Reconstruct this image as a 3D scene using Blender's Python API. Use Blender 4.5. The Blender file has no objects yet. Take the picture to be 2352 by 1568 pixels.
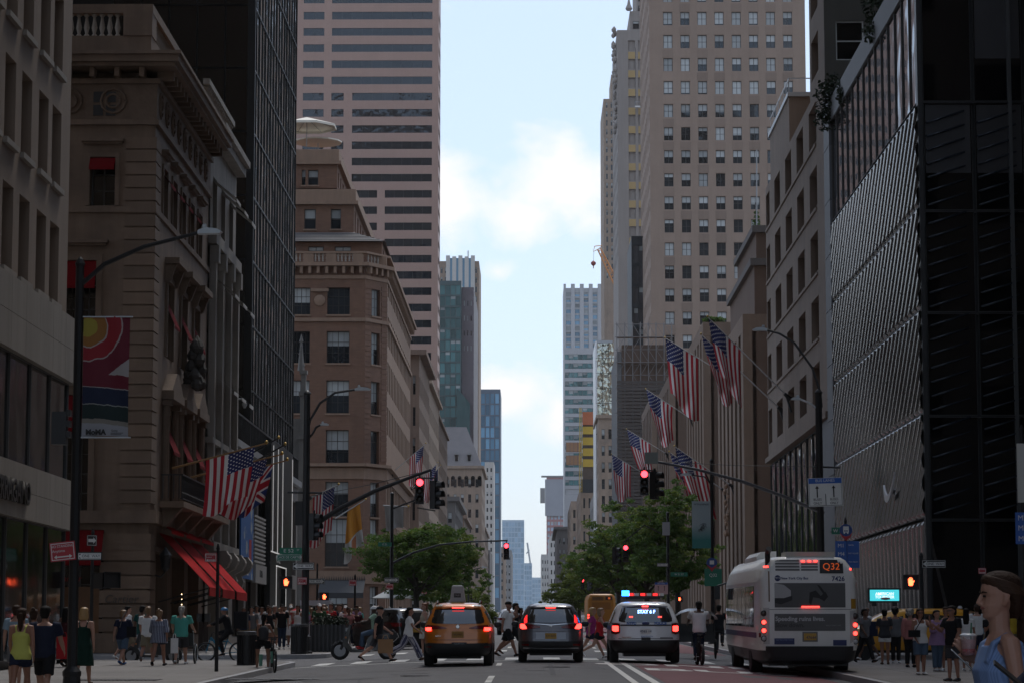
import bpy, math, random
from mathutils import Vector, Matrix
import numpy as np
R = random.Random(7)
rad = math.radians
SC = bpy.context.scene
COL = SC.collection

# ---------------------------------------------------------------- camera
FPX, CXP, CYP = 5800.0, 1176.0, 784.0          # focal length and centre in 2352x1568 picture units
PITCH = math.atan((1475 - CYP) / FPX)
YAW = math.atan((1225 - CXP) / FPX * math.cos(PITCH))
CAMZ = 1.5
cd = bpy.data.cameras.new('camera')
cam = bpy.data.objects.new('camera', cd)
COL.objects.link(cam)
cam.location = (0, 0, CAMZ)
cam.rotation_euler = (math.pi / 2 + PITCH, 0, YAW)
cd.sensor_width = 36
cd.lens = 36 * FPX / 2352
cd.clip_start = 0.5
cd.clip_end = 12000
SC.camera = cam

# ---------------------------------------------------------------- sky and sun
SUN_EL, SUN_AZ = 60, 14                        # degrees; azimuth from +Y (down the avenue) towards +X
wd = bpy.data.worlds.new('World')
SC.world = wd
wd.use_nodes = True
nt = wd.node_tree
nt.nodes.clear()
def N(tree, t, **kw):
	n = tree.nodes.new(t)
	for k, v in kw.items():
		setattr(n, k, v)
	return n
def val(tree, op, a, b=None, c=None, clamp=False):
	n = N(tree, 'ShaderNodeMath', operation=op, use_clamp=clamp)
	for i, x in enumerate((a, b, c)):
		if x is None:
			continue
		if isinstance(x, (int, float)):
			n.inputs[i].default_value = x
		else:
			tree.links.new(x, n.inputs[i])
	return n.outputs[0]
out = N(nt, 'ShaderNodeOutputWorld')
bg = N(nt, 'ShaderNodeBackground')
SKY_STRENGTH = 0.134
bg.inputs[1].default_value = SKY_STRENGTH
nt.links.new(bg.outputs[0], out.inputs[0])
sky = N(nt, 'ShaderNodeTexSky', sky_type='NISHITA')
sky.sun_disc = False
sky.sun_elevation = rad(SUN_EL)
sky.sun_rotation = rad(SUN_AZ)
sky.air_density = 1.0
sky.dust_density = 1.5
sky.ozone_density = 1.0
# broken cumulus over the whole sky, thicker banks towards the end of the avenue
tc = N(nt, 'ShaderNodeTexCoord')
sep = N(nt, 'ShaderNodeSeparateXYZ')
nt.links.new(tc.outputs['Generated'], sep.inputs[0])
def noise(tree, vec, scale, detail=6, rough=.55, dist=0.0):
	n = N(tree, 'ShaderNodeTexNoise')
	n.inputs['Scale'].default_value = scale
	n.inputs['Detail'].default_value = detail
	n.inputs['Roughness'].default_value = rough
	n.inputs['Distortion'].default_value = dist
	if vec is not None:
		tree.links.new(vec, n.inputs['Vector'])
	return n.outputs[0]
mp = N(nt, 'ShaderNodeMapping')
mp.inputs['Scale'].default_value = (1, 1, 1.4)
nt.links.new(tc.outputs['Generated'], mp.inputs[0])
big = noise(nt, mp.outputs[0], 2.1, 2, .5)
fine = noise(nt, mp.outputs[0], 15, 12, .60, .2)
ysafe = val(nt, 'MAXIMUM', sep.outputs[1], .05)
ax = val(nt, 'DIVIDE', sep.outputs[0], ysafe)
ez = val(nt, 'DIVIDE', sep.outputs[2], ysafe)
def bank(u, v, ru, rv, amp):                   # a cloud bank centred on one compass bearing and height
	a = val(nt, 'DIVIDE', val(nt, 'SUBTRACT', ax, (u - 1225) / FPX), ru / FPX)
	e = val(nt, 'DIVIDE', val(nt, 'SUBTRACT', ez, (1475 - v) / FPX), rv / FPX)
	r2 = val(nt, 'ADD', val(nt, 'MULTIPLY', a, a), val(nt, 'MULTIPLY', e, e))
	return val(nt, 'MULTIPLY', val(nt, 'SUBTRACT', 1.0, val(nt, 'SQRT', r2), clamp=True), amp)
banks = None
for b in ((1330, 400, 290, 215, 1.2), (1000, 470, 210, 170, 1.1), (1140, 900, 230, 150, 1.2), (1330, 960, 280, 130, .9), (1145, 620, 90, 50, .6), (1200, 500, 230, 100, 1.0)):
	x = bank(*b)
	banks = x if banks is None else val(nt, 'MAXIMUM', banks, x)
cover = val(nt, 'ADD', val(nt, 'MULTIPLY', banks, .55), val(nt, 'MULTIPLY', fine, 1.3))
ahead = val(nt, 'SUBTRACT', 1.0, val(nt, 'MULTIPLY', val(nt, 'ADD', val(nt, 'ABSOLUTE', ax), val(nt, 'ABSOLUTE', val(nt, 'SUBTRACT', ez, .2))), 2.2), clamp=True)
cover = val(nt, 'ADD', cover, val(nt, 'MULTIPLY', big, val(nt, 'MULTIPLY_ADD', ahead, -.38, .60)))
rmp = N(nt, 'ShaderNodeMapRange')
rmp.inputs[1].default_value = .97
rmp.inputs[2].default_value = 1.24
nt.links.new(cover, rmp.inputs[0])
cl = val(nt, 'MULTIPLY', rmp.outputs[0], .93)
mixc = N(nt, 'ShaderNodeMixRGB')
mixc.inputs[2].default_value = (6.5, 6.3, 6.2, 1)
nt.links.new(cl, mixc.inputs[0])
hz = N(nt, 'ShaderNodeMixRGB')                 # thin white veil of a humid summer day
hz.inputs[0].default_value = .52
hz.inputs[2].default_value = (4.1, 5.0, 6.5, 1)
nt.links.new(sky.outputs[0], hz.inputs[1])
nt.links.new(hz.outputs[0], mixc.inputs[1])
nt.links.new(mixc.outputs[0], bg.inputs[0])

sl = bpy.data.lights.new('sun', 'SUN')
sl.energy = 1.2
sl.angle = rad(12)
sl.color = (1.0, .96, .9)
sun = bpy.data.objects.new('sun', sl)
COL.objects.link(sun)
sdir = Vector((math.sin(rad(SUN_AZ)) * math.cos(rad(SUN_EL)), math.cos(rad(SUN_AZ)) * math.cos(rad(SUN_EL)), math.sin(rad(SUN_EL))))
sun.rotation_euler = sdir.to_track_quat('Z', 'Y').to_euler()
sun.location = (0, 0, 400)

SC.view_settings.view_transform = 'Standard'
SC.view_settings.look = 'None'
SC.view_settings.exposure = 0.36
SC.view_settings.gamma = 1.0
SC.cycles.use_denoising = True
SC.cycles.max_bounces = 5
SC.cycles.diffuse_bounces = 2
SC.cycles.glossy_bounces = 3
SC.cycles.transparent_max_bounces = 8
SC.cycles.volume_bounces = 1

# ---------------------------------------------------------------- geometry of the street
_F = Vector((-math.sin(YAW) * math.cos(PITCH), math.cos(YAW) * math.cos(PITCH), math.sin(PITCH)))
_R = Vector((math.cos(YAW), math.sin(YAW), 0))
_U = _R.cross(_F)
def P(u, v, d):
	"""point at depth d (metres down the avenue) seen at picture position u, v"""
	r = _F + _R * ((u - CXP) / FPX) - _U * ((v - CYP) / FPX)
	r *= d / r.y
	return Vector((r.x, d, r.z + CAMZ))
_t = P(1225, 1397, 1000.0)
GR = (_t.z - CAMZ) / 1000.0                    # the avenue climbs a little over one in a hundred
def gy(y):
	return GR * min(y, 1200.0)
def gz(x, y):                                  # crowned roadway
	return gy(y) - .0045 * min(abs(x), 7.4) ** 2
def sw(y):                                     # footway level
	return gy(y) - .10
def UX(u, d):
	return P(u, 1397, d).x
def VZ(v, d):
	return P(1225, v, d).z

# ---------------------------------------------------------------- helpers: materials
MATS = {}
def lk(t, a, b):
	t.links.new(a, b)
def M(name, col=(.5, .5, .5), rough=.7, metal=0.0, var=.12, scale=1.2, bump=0.0, bscale=40, spec=.5, emit=None, estr=1.0, streak=0.0, dirt=None, alpha=None, rnd=0.0, coat=0.0, trans=0.0, wav=0.0, band=0.0):
	if name in MATS:
		return MATS[name]
	m = bpy.data.materials.new(name)
	MATS[name] = m
	m.use_nodes = True
	t = m.node_tree
	b = t.nodes['Principled BSDF']
	b.inputs['Base Color'].default_value = (*col, 1)
	b.inputs['Roughness'].default_value = rough
	b.inputs['Metallic'].default_value = metal
	b.inputs['Specular IOR Level'].default_value = spec
	b.inputs['Coat Weight'].default_value = coat
	b.inputs['Coat Roughness'].default_value = .05
	if trans:
		b.inputs['Transmission Weight'].default_value = trans
	if alpha is not None:
		b.inputs['Alpha'].default_value = alpha
	if emit is not None:
		b.inputs['Emission Color'].default_value = (*emit, 1)
		b.inputs['Emission Strength'].default_value = estr
	g = N(t, 'ShaderNodeNewGeometry')
	last = None
	if var > 0:
		n1 = noise(t, g.outputs['Position'], scale, 5, .6)
		k = val(t, 'MULTIPLY_ADD', n1, 2 * var, 1 - var)
		if band:
			mpb = N(t, 'ShaderNodeMapping')
			mpb.inputs['Scale'].default_value = (.8, .8, 5.5)
			lk(t, g.outputs['Position'], mpb.inputs[0])
			k = val(t, 'MULTIPLY', k, val(t, 'MULTIPLY_ADD', noise(t, mpb.outputs[0], 1.1, 3, .7), 2 * band, 1 - band))
		if streak:
			streak = min(.45, streak * 1.7)
			mpn = N(t, 'ShaderNodeMapping')
			mpn.inputs['Scale'].default_value = (1, 1, .06)
			lk(t, g.outputs['Position'], mpn.inputs[0])
			n2 = noise(t, mpn.outputs[0], 1.8, 4, .7)
			k = val(t, 'MULTIPLY', k, val(t, 'MULTIPLY_ADD', n2, 2 * streak, 1 - streak))
		if rnd:
			oi = N(t, 'ShaderNodeObjectInfo')
			k = val(t, 'MULTIPLY', k, val(t, 'MULTIPLY_ADD', oi.outputs['Random'], 2 * rnd, 1 - rnd))
		mx = N(t, 'ShaderNodeVectorMath', operation='SCALE')
		mx.inputs[0].default_value = col
		lk(t, k, mx.inputs['Scale'])
		last = mx.outputs[0]
		if dirt:
			n3 = noise(t, g.outputs['Position'], .35, 6, .65)
			rm = N(t, 'ShaderNodeMapRange')
			rm.inputs[1].default_value = .5
			rm.inputs[2].default_value = .72
			lk(t, n3, rm.inputs[0])
			mm = N(t, 'ShaderNodeMixRGB')
			mm.inputs[2].default_value = (*dirt, 1)
			lk(t, val(t, 'MULTIPLY', rm.outputs[0], .5), mm.inputs[0])
			lk(t, last, mm.inputs[1])
			last = mm.outputs[0]
		lk(t, last, b.inputs['Base Color'])
	if bump:
		bn = N(t, 'ShaderNodeBump')
		bn.inputs['Strength'].default_value = bump
		bn.inputs['Distance'].default_value = .02
		lk(t, noise(t, g.outputs['Position'], bscale, 4, .6), bn.inputs['Height'])
		lk(t, bn.outputs[0], b.inputs['Normal'])
	if wav:
		bn = N(t, 'ShaderNodeBump')
		bn.inputs['Strength'].default_value = 1
		bn.inputs['Distance'].default_value = wav
		lk(t, noise(t, g.outputs['Position'], .55, 1, .4), bn.inputs['Height'])
		lk(t, bn.outputs[0], b.inputs['Normal'])
	return m

# ---------------------------------------------------------------- helpers: meshes and objects
class MB:
	def __init__(s):
		s.v = []; s.f = []; s.m = []; s.uv = None
	def add(s, vs, fs, mi=0):
		o = len(s.v)
		s.v.extend(tuple(p) for p in vs)
		for f in fs:
			s.f.append(tuple(i + o for i in f))
			s.m.append(mi)
	def quad(s, a, b, c, d, mi=0):
		s.add([a, b, c, d], [(0, 1, 2, 3)], mi)
	def box(s, x0, x1, y0, y1, z0, z1, mi=0):
		s.add([(x0, y0, z0), (x1, y0, z0), (x1, y1, z0), (x0, y1, z0), (x0, y0, z1), (x1, y0, z1), (x1, y1, z1), (x0, y1, z1)],
			  [(0, 3, 2, 1), (4, 5, 6, 7), (0, 1, 5, 4), (1, 2, 6, 5), (2, 3, 7, 6), (3, 0, 4, 7)], mi)
	def prism(s, poly, axis, a, b, mi=0):
		"""extrude 2-D polygon along axis 'x','y','z' from a to b"""
		n = len(poly)
		def p3(p, t):
			return {'x': (t, p[0], p[1]), 'y': (p[0], t, p[1]), 'z': (p[0], p[1], t)}[axis]
		s.add([p3(p, a) for p in poly] + [p3(p, b) for p in poly],
			  [tuple(range(n))[::-1], tuple(range(n, 2 * n))] + [(i, (i + 1) % n, n + (i + 1) % n, n + i) for i in range(n)], mi)
	def tube(s, pts, rads, n=8, mi=0, caps=True, flat=1.0):
		pts = [Vector(p) for p in pts]
		if isinstance(rads, (int, float)):
			rads = [rads] * len(pts)
		up = Vector((0, 0, 1))
		rings = []
		pu = None
		for i, p in enumerate(pts):
			t = (pts[min(i + 1, len(pts) - 1)] - pts[max(i - 1, 0)]).normalized()
			if pu is None:
				a = Vector((1, 0, 0)) if abs(t.z) > .8 else up
				pu = t.cross(a).normalized()
			pu = (pu - t * pu.dot(t)).normalized()
			w = t.cross(pu)
			rings.append([p + (pu * math.cos(2 * math.pi * k / n) + w * math.sin(2 * math.pi * k / n) * flat) * rads[i] for k in range(n)])
		vs = [q for r in rings for q in r]
		fs = [(i * n + k, i * n + (k + 1) % n, (i + 1) * n + (k + 1) % n, (i + 1) * n + k) for i in range(len(pts) - 1) for k in range(n)]
		if caps:
			fs.append(tuple(range(n))[::-1])
			fs.append(tuple((len(pts) - 1) * n + k for k in range(n)))
		s.add(vs, fs, mi)
	def lathe(s, prof, c=(0, 0, 0), n=12, mi=0, axis='z'):
		rings = []
		for r, h in prof:
			for k in range(n):
				a = 2 * math.pi * k / n
				q = (r * math.cos(a), r * math.sin(a), h)
				if axis == 'y':
					q = (q[0], q[2], q[1])
				elif axis == 'x':
					q = (q[2], q[0], q[1])
				rings.append((c[0] + q[0], c[1] + q[1], c[2] + q[2]))
		m = len(prof)
		fs = [(i * n + k, i * n + (k + 1) % n, (i + 1) * n + (k + 1) % n, (i + 1) * n + k) for i in range(m - 1) for k in range(n)]
		fs += [tuple(range(n))[::-1], tuple((m - 1) * n + k for k in range(n))]
		s.add(rings, fs, mi)
	def mesh(s, name, smooth=False):
		me = bpy.data.meshes.new(name)
		me.from_pydata(s.v, [], s.f)
		if any(s.m):
			me.polygons.foreach_set('material_index', s.m)
		if smooth:
			me.polygons.foreach_set('use_smooth', [True] * len(me.polygons))
		me.update()
		return me
	def obj(s, name, mats, parent=None, loc=(0, 0, 0), rotz=0.0, smooth=False):
		return mk(name, s.mesh(name, smooth), parent, loc, rotz, mats)
def smooth_by_angle(me, deg=40):
	me.polygons.foreach_set('use_smooth', [True] * len(me.polygons))
	try:
		me.set_sharp_from_angle(angle=rad(deg))
	except Exception:
		pass
def mk(name, me, parent=None, loc=(0, 0, 0), rotz=0.0, mats=None, rot=None):
	o = bpy.data.objects.new(name, me)
	COL.objects.link(o)
	if mats is not None and len(me.materials) == 0:
		for m in (mats if isinstance(mats, (list, tuple)) else [mats]):
			me.materials.append(m)
	o.location = loc
	o.rotation_euler = rot if rot is not None else (0, 0, rotz)
	if parent is not None:
		o.parent = parent
	return o
def tag(o, label, cat, group=None):
	o['label'] = label
	o['category'] = cat
	if group:
		o['group'] = group
	return o
def thing(name, label, cat, loc=(0, 0, 0), rotz=0.0, group=None, rot=None):
	o = bpy.data.objects.new(name, None)
	COL.objects.link(o)
	o.empty_display_size = .3
	o.location = loc
	o.rotation_euler = rot if rot is not None else (0, 0, rotz)
	return tag(o, label, cat, group)
def struct(o):
	o['kind'] = 'structure'
	return o
def setmat(o, *ms):                            # materials on the object, mesh stays shared
	for i, m in enumerate(ms):
		o.material_slots[i].link = 'OBJECT'
		o.material_slots[i].material = m
	return o
_txt = {}
def text_mesh(s, size, depth=.004, align='CENTER', bold=0.0, sx=1.0, shear=0.0, spacing=1.0):
	key = (s, round(size, 4), depth, align, bold, sx, shear, spacing)
	if key in _txt:
		return _txt[key]
	c = bpy.data.curves.new('lettering', 'FONT')
	c.body = s
	c.size = size
	c.align_x = align
	c.align_y = 'CENTER'
	c.extrude = depth
	c.offset = bold
	c.shear = shear
	c.space_character = spacing
	c.resolution_u = 3
	o = bpy.data.objects.new('lettering', c)
	COL.objects.link(o)
	dg = bpy.context.evaluated_depsgraph_get()
	me = bpy.data.meshes.new_from_object(o.evaluated_get(dg))
	bpy.data.objects.remove(o)
	n = len(me.vertices)
	co = np.empty(n * 3, 'f')
	me.vertices.foreach_get('co', co)
	co = co.reshape(-1, 3)
	new = np.stack([co[:, 0] * sx, -co[:, 2], co[:, 1]], 1)   # stands upright, faces -y
	me.vertices.foreach_set('co', new.ravel())
	me.materials.clear()
	me.update()
	_txt[key] = me
	return me
def text(s, size, mat, parent, loc, rotz=0.0, name='lettering', **kw):
	me = text_mesh(s, size, **kw)
	o = mk(name, me, parent, loc, rotz, [mat])
	if me.materials[0] is not mat:
		setmat(o, mat)
	return o

# ---------------------------------------------------------------- palette
ASPHALT = M('asphalt', (.125, .123, .128), .85, var=.22, scale=1.6, bump=.6, bscale=90, dirt=(.06, .06, .065))
PAINT = M('road_paint', (.62, .61, .58), .7, var=.22, scale=5)
REDLANE = M('bus_lane_red', (.165, .062, .070), .85, var=.22, scale=1.5, bump=.4, bscale=120, dirt=(.11, .08, .085))
CONC = M('footway_concrete', (.20, .187, .178), .85, var=.13, scale=1.3, bump=.3, bscale=90, dirt=(.13, .122, .118))
CURB = M('kerb_granite', (.34, .34, .35), .6, var=.2, scale=4)
DARKM = M('black_paint', (.012, .012, .013), .45, var=.2, scale=6)
DARKP = M('dark_plastic', (.02, .02, .021), .5, var=.15)
RUBBER = M('rubber', (.018, .018, .018), .8, var=.2, scale=8)
STEEL = M('steel', (.45, .46, .47), .35, .9, var=.15)
GREYM = M('grey_metal', (.38, .39, .40), .4, .4, var=.12)
WHITEP = M('white_print', (.7, .7, .68), .6, var=.05)
BLACKP = M('black_print', (.015, .015, .015), .6, var=0)
REDSIGN = M('red_sign', (.42, .022, .035), .45, var=.06)
GREENSIGN = M('green_sign', (.01, .17, .10), .45, var=.06)
BLUESIGN = M('blue_sign', (.025, .11, .42), .45, var=.06)
REDLAMP = M('red_lamp', (.8, .03, .03), .4, var=0, emit=(1, .035, .05), estr=6)
HANDLAMP = M('hand_lamp', (.8, .1, .02), .4, var=0, emit=(1, .09, .03), estr=6)
GLASS = M('window_glass', (.020, .023, .026), .06, spec=.7, var=.3, scale=.8, rnd=.5, wav=.03)
GLASSD = M('dark_glass', (.006, .0065, .007), .07, spec=.5, var=.3, scale=.5, wav=.02)
FRAME = M('window_frame', (.055, .05, .045), .55, var=.15)
FRAMEL = M('pale_frame', (.30, .29, .27), .6, var=.12)
BLIND = M('window_blind', (.30, .31, .30), .75, var=.12, rnd=.35)
WARM = M('lit_room', (.5, .3, .1), .6, var=.4, scale=3, emit=(1, .55, .2), estr=.25)
RED = M('red_canvas', (.15, .006, .008), .9, var=.15, scale=2.5, spec=.08)
REDB = M('red_awning', (.40, .013, .014), .9, var=.12, scale=2.5, spec=.08)
# ================================================================ setting: ground
def DU(u, X):
	p = P(u, 1397, 1.0)
	return X / p.x
GROUND = MB()
ys = [-100, -20] + list(range(0, 340, 10)) + [400, 500, 650, 850, 1200, 2000, 3500, 4600]
xs = [-1200, -400, -60, -7.4, -6, -4.5, -3, -1.5, 0, 1.5, 3, 4.5, 6, 7.4, 60, 400, 1200]
GROUND.add([(x, y, gz(x, y)) for y in ys for x in xs],
		   [(j * len(xs) + i, j * len(xs) + i + 1, (j + 1) * len(xs) + i + 1, (j + 1) * len(xs) + i) for j in range(len(ys) - 1) for i in range(len(xs) - 1)])
struct(GROUND.obj('road', ASPHALT, smooth=True))

def road_sheet(mb, x0, x1, y0, y1, h=.004, n=6, m=1):
	for i in range(n):
		for j in range(m):
			a, b = x0 + (x1 - x0) * i / n, x0 + (x1 - x0) * (i + 1) / n
			c, d = y0 + (y1 - y0) * j / m, y0 + (y1 - y0) * (j + 1) / m
			mb.quad((a, c, gz(a, c) + h), (b, c, gz(b, c) + h), (b, d, gz(b, d) + h), (a, d, gz(a, d) + h))
# bus lane, lines, crosswalks
rl = MB()
road_sheet(rl, 2.75, 7.15, -10, 73.2, .004, 6, 16)
struct(rl.obj('bus_lane', REDLANE))
rl2 = MB()
road_sheet(rl2, 2.75, 7.15, 94, 152, .004, 6, 8)
road_sheet(rl2, 2.75, 7.15, 172, 230, .004, 6, 8)
struct(rl2.obj('bus_lane_beyond', REDLANE))
def line(name, x0, x1, y0, y1, h=.008, n=2, m=6):
	b = MB()
	road_sheet(b, x0, x1, y0, y1, h, n, m)
	return struct(b.obj(name, PAINT))
rng = random.Random(12)
for k in range(16):                              # sealed cracks in the asphalt
	x, y = rng.uniform(-6, 2), rng.uniform(50, 73)
	a = rng.choice((0, 1.57)) + rng.uniform(-.3, .3)
	pts = []
	for q in range(9):
		pts.append((x, y)); x += .5 * math.cos(a) * (.6 if k % 2 else 1); y += .5 * math.sin(a); a += rng.uniform(-.35, .35)
	b = MB()
	for (x0, y0), (x1, y1) in zip(pts, pts[1:]):
		w = rng.uniform(.015, .04)
		b.quad((x0 - w, y0 - w, gz(x0, y0) + .003), (x0 + w, y0 + w, gz(x0, y0) + .003), (x1 + w, y1 + w, gz(x1, y1) + .003), (x1 - w, y1 - w, gz(x1, y1) + .003))
	struct(b.obj('road_crack', M('crack_tar', (.035, .035, .037), .7, var=.2)))
line('lane_line', 2.02, 2.17, -10, 73.2, m=20)
line('lane_line', 2.45, 2.62, -10, 73.2, m=20)
line('stop_line', -6.9, 2.6, 73.4, 73.85, n=12)
for y0 in (40, 52, 54.0, 67.5, 98, 110, 122, 134):
	line('lane_dash', -1.0, -.86, y0, y0 + 3.2, m=3)
for y0 in (98, 110, 122, 134):
	line('lane_dash', 2.3, 2.44, y0, y0 + 3, m=3)
for k in range(12):
	x = -6.6 + k * 1.15
	line('crosswalk_bar', x, x + .5, 75.2, 78.6, n=2, m=2)
for k in range(11):
	x = -6.2 + k * 1.2
	line('crosswalk_bar', x, x + .45, 90.0, 92.8, n=2, m=2)
for y0, y1 in ((78.9, 79.05), (82.2, 82.32)):
	line('side_street_line', -40, -8.2, y0, y1, n=4, m=1)
	line('side_street_line', 8.6, 40, y0 + .2, y1 + .2, n=4, m=1)
for s, sz, yy in (('BUS', 2.0, 65.0), ('ONLY', 2.0, 70.4)):
	me = text_mesh(s, sz, depth=.0, bold=.05).copy()
	for v in me.vertices:                       # lay the lettering on the crowned road
		x = 4.75 + v.co.x * 1.15
		y = yy + v.co.z * 1.5
		v.co = (x, y, gz(x, y) + .0085)
	struct(mk('bus_lane_lettering', me, None, mats=[PAINT]))
PATCHA = M('asphalt_patch', (.085, .085, .09), .9, var=.2, scale=2)
pm = MB()
for (x, y, w, l) in ((-5.2, 57, 1.6, .8), (-3.4, 60.5, .9, .25), (-4.4, 63.5, 1.8, .16), (.4, 58, .12, 12), (-2.5, 70, .6, 2.4), (5, 60, 1.2, 2.0), (-.2, 62, .5, .5)):
	road_sheet(pm, x, x + w, y, y + l, .004, 2, 4)
struct(pm.obj('road_patch', PATCHA))
# steel plate and manhole covers
MANH = M('manhole_iron', (.09, .085, .085), .6, .3, var=.3, scale=12)
for x, y in ((-2.7, 58.5), (.6, 66.0)):
	b = MB()
	b.lathe([(.36, 0), (.36, .010), (.30, .010), (.30, .006), (.12, .006), (.12, .011), (.02, .011)], n=20)
	tag(b.obj('manhole_cover', MANH, loc=(x, y, gz(x, y))), 'round iron manhole cover in the asphalt %s' % ('behind the orange taxi' if x < 0 else 'behind the grey car'), 'manhole cover')
plate = MB()
plate.box(-1.5, 1.5, -.9, .9, 0, .012)
for k in range(9):
	plate.box(-1.4 + k * .32, -1.25 + k * .32, -.8, .8, .012, .017)
tag(plate.obj('vent_grate', MANH, loc=(-5.6, 59.2, gz(-5.6, 59.2) + .01)), 'iron grating set in the asphalt near the left kerb', 'grate')

def footway(side, x_in, x_out, y0, y1, name, corners=True):
	"""raised footway slab with a rounded kerb corner at each end; x_in is the kerb side"""
	s = 1 if x_out > x_in else -1
	r = 3.0
	def arc(yc, a0, a1):
		return [(x_in + s * r - s * r * math.cos(a), yc + r * math.sin(a)) for a in [a0 + (a1 - a0) * i / 7 for i in range(8)]]
	edge = []
	if corners:
		edge += [(x_out, y0)] + arc(y0 + r, -math.pi / 2, 0) + arc(y1 - r, 0, math.pi / 2) + [(x_out, y1)]
	else:
		edge += [(x_out, y0), (x_in, y0), (x_in, y1), (x_out, y1)]
	# top
	inner = [(x + (s * .16 if abs(x - x_in) < 2.9 else 0), y + (.12 if y < y0 + r * .9 else -.12 if y > y1 - r * .9 else 0)) for x, y in edge]
	t = MB()
	nn = len(inner)
	t.add([(x, y, sw(y)) for x, y in inner] + [(x, y, sw(y) - .3) for x, y in inner],
		  [tuple(range(nn)) if s < 0 else tuple(range(nn))[::-1]] + [(i, (i + 1) % nn, nn + (i + 1) % nn, nn + i) for i in range(nn)])
	o = struct(t.obj(name, CONC))
	k = MB()
	for i in range(nn - 1):
		(ax_, ay), (bx, by) = edge[i], edge[i + 1]
		(cx_, cy), (dx, dy) = inner[i], inner[i + 1]
		if abs(ax_ - x_out) < .01 and abs(bx - x_out) < .01:
			continue
		h = .006
		k.quad((ax_, ay, sw(ay) + h), (bx, by, sw(by) + h), (dx, dy, sw(dy) + h), (cx_, cy, sw(cy) + h))
		k.quad((ax_, ay, sw(ay) - .3), (bx, by, sw(by) - .3), (bx, by, sw(by) + h), (ax_, ay, sw(ay) + h))
	struct(k.obj(name.replace('footway', 'kerb'), CURB))
	return o
fw_l = footway('L', -7.15, -40, -12, 79.4, 'footway_left')
fw_r = footway('R', 7.6, 40, -12, 79.2, 'footway_right')
blocks = [(88.2, 155.5), (169.0, 234.0), (248, 313), (327, 392), (406, 471), (485, 700), (715, 1190)]
for i, (a, b) in enumerate(blocks):
	footway('L', -7.3, -60, a, b, 'footway_left_block')
	footway('R', 7.4, 60, a, b, 'footway_right_block')
# paving flags (scored concrete), each a low slab of its own
slab = MB()
S_ = 1.52
slab.add([(0, 0, 0), (S_ - .02, 0, 0), (S_ - .02, S_ - .02, GR * S_), (0, S_ - .02, GR * S_), (0.01, .01, .007), (S_ - .03, .01, .007), (S_ - .03, S_ - .03, GR * S_ + .007), (.01, S_ - .03, GR * S_ + .007)],
		 [(4, 5, 6, 7), (0, 1, 5, 4), (1, 2, 6, 5), (2, 3, 7, 6), (3, 0, 4, 7)])
slab_me = slab.mesh('paving_slab')
SLAB = M('paving_slab', (.205, .192, .184), .85, var=.16, scale=.8, bump=.3, bscale=90, dirt=(.13, .122, .118), rnd=.09)
slab_me.materials.append(SLAB)
for i in range(4):
	for j in range(17):
		y = 50.3 + j * S_
		if y + S_ < 76.2:
			mk('paving_slab', slab_me, fw_l, (-7.45 - (i + 1) * S_, y, sw(y) + .001))
			mk('paving_slab', slab_me, fw_r, (7.9 + i * S_, y, sw(y) + .001))
gr = MB()
gr.box(0, 2.0, 0, 1.1, 0, .006)
for k in range(22):
	gr.box(.04 + k * .09, .07 + k * .09, .04, 1.06, .006, .012)
go = tag(gr.obj('footway_grate', MANH, loc=(-10.4, 56.6, sw(56.6) + .012)), 'dark iron grating in the left footway beyond the lamp post', 'grate')
go.rotation_euler = (math.atan(GR), 0, 0)

# ================================================================ buildings
_win = {}
def window(w, h, style='sash', blind=0.0, glass=None, frame=None, bl=None):
	key = (round(w, 2), round(h, 2), style, blind, glass and glass.name, frame and frame.name, bl and bl.name)
	if key in _win:
		return _win[key]
	b = MB()
	b.quad((0, .03, 0), (w, .03, 0), (w, .03, h), (0, .03, h), 0)
	fw = min(.07, w * .07)
	def bar(x0, x1, z0, z1, y0=-.03):
		b.box(x0, x1, y0, .05, z0, z1, 1)
	if style != 'pane':
		bar(0, fw, 0, h); bar(w - fw, w, 0, h); bar(fw, w - fw, 0, fw); bar(fw, w - fw, h - fw, h)
	else:
		e = .025
		bar(0, e, 0, h); bar(w - e, w, 0, h); bar(e, w - e, 0, e); bar(e, w - e, h - e, h)
	if style == 'sash':
		bar(fw, w - fw, h * .48, h * .48 + fw * .8, -.02)
	elif style == 'sash2':
		bar(fw, w - fw, h * .48, h * .48 + fw * .8, -.02)
		bar(w / 2 - fw * .6, w / 2 + fw * .6, fw, h * .48, -.015)
		bar(w / 2 - fw * .6, w / 2 + fw * .6, h * .48 + fw * .8, h - fw, -.015)
	elif style.startswith('grid'):
		nx, nz = int(style[4]), int(style[5])
		for i in range(1, nx):
			t = fw * (.9 if (i * 2 == nx) else .4)
			bar(w * i / nx - t / 2, w * i / nx + t / 2, fw, h - fw, -.01)
		for j in range(1, nz):
			t = fw * (.7 if j == nz - 1 else .4)
			bar(fw, w - fw, h * j / nz - t / 2, h * j / nz + t / 2, -.018)
	elif style == 'mid':
		bar(w / 2 - fw / 2, w / 2 + fw / 2, fw, h - fw, -.02)
	if blind > 0:
		zb = h - fw - (h - 2 * fw) * blind
		b.quad((fw, .018, zb), (w - fw, .018, zb), (w - fw, .018, h - fw), (fw, .018, h - fw), 2)
	me = b.mesh('window')
	for m in (glass or GLASS, frame or FRAME, bl or BLIND):
		me.materials.append(m)
	_win[key] = me
	return me
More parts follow.
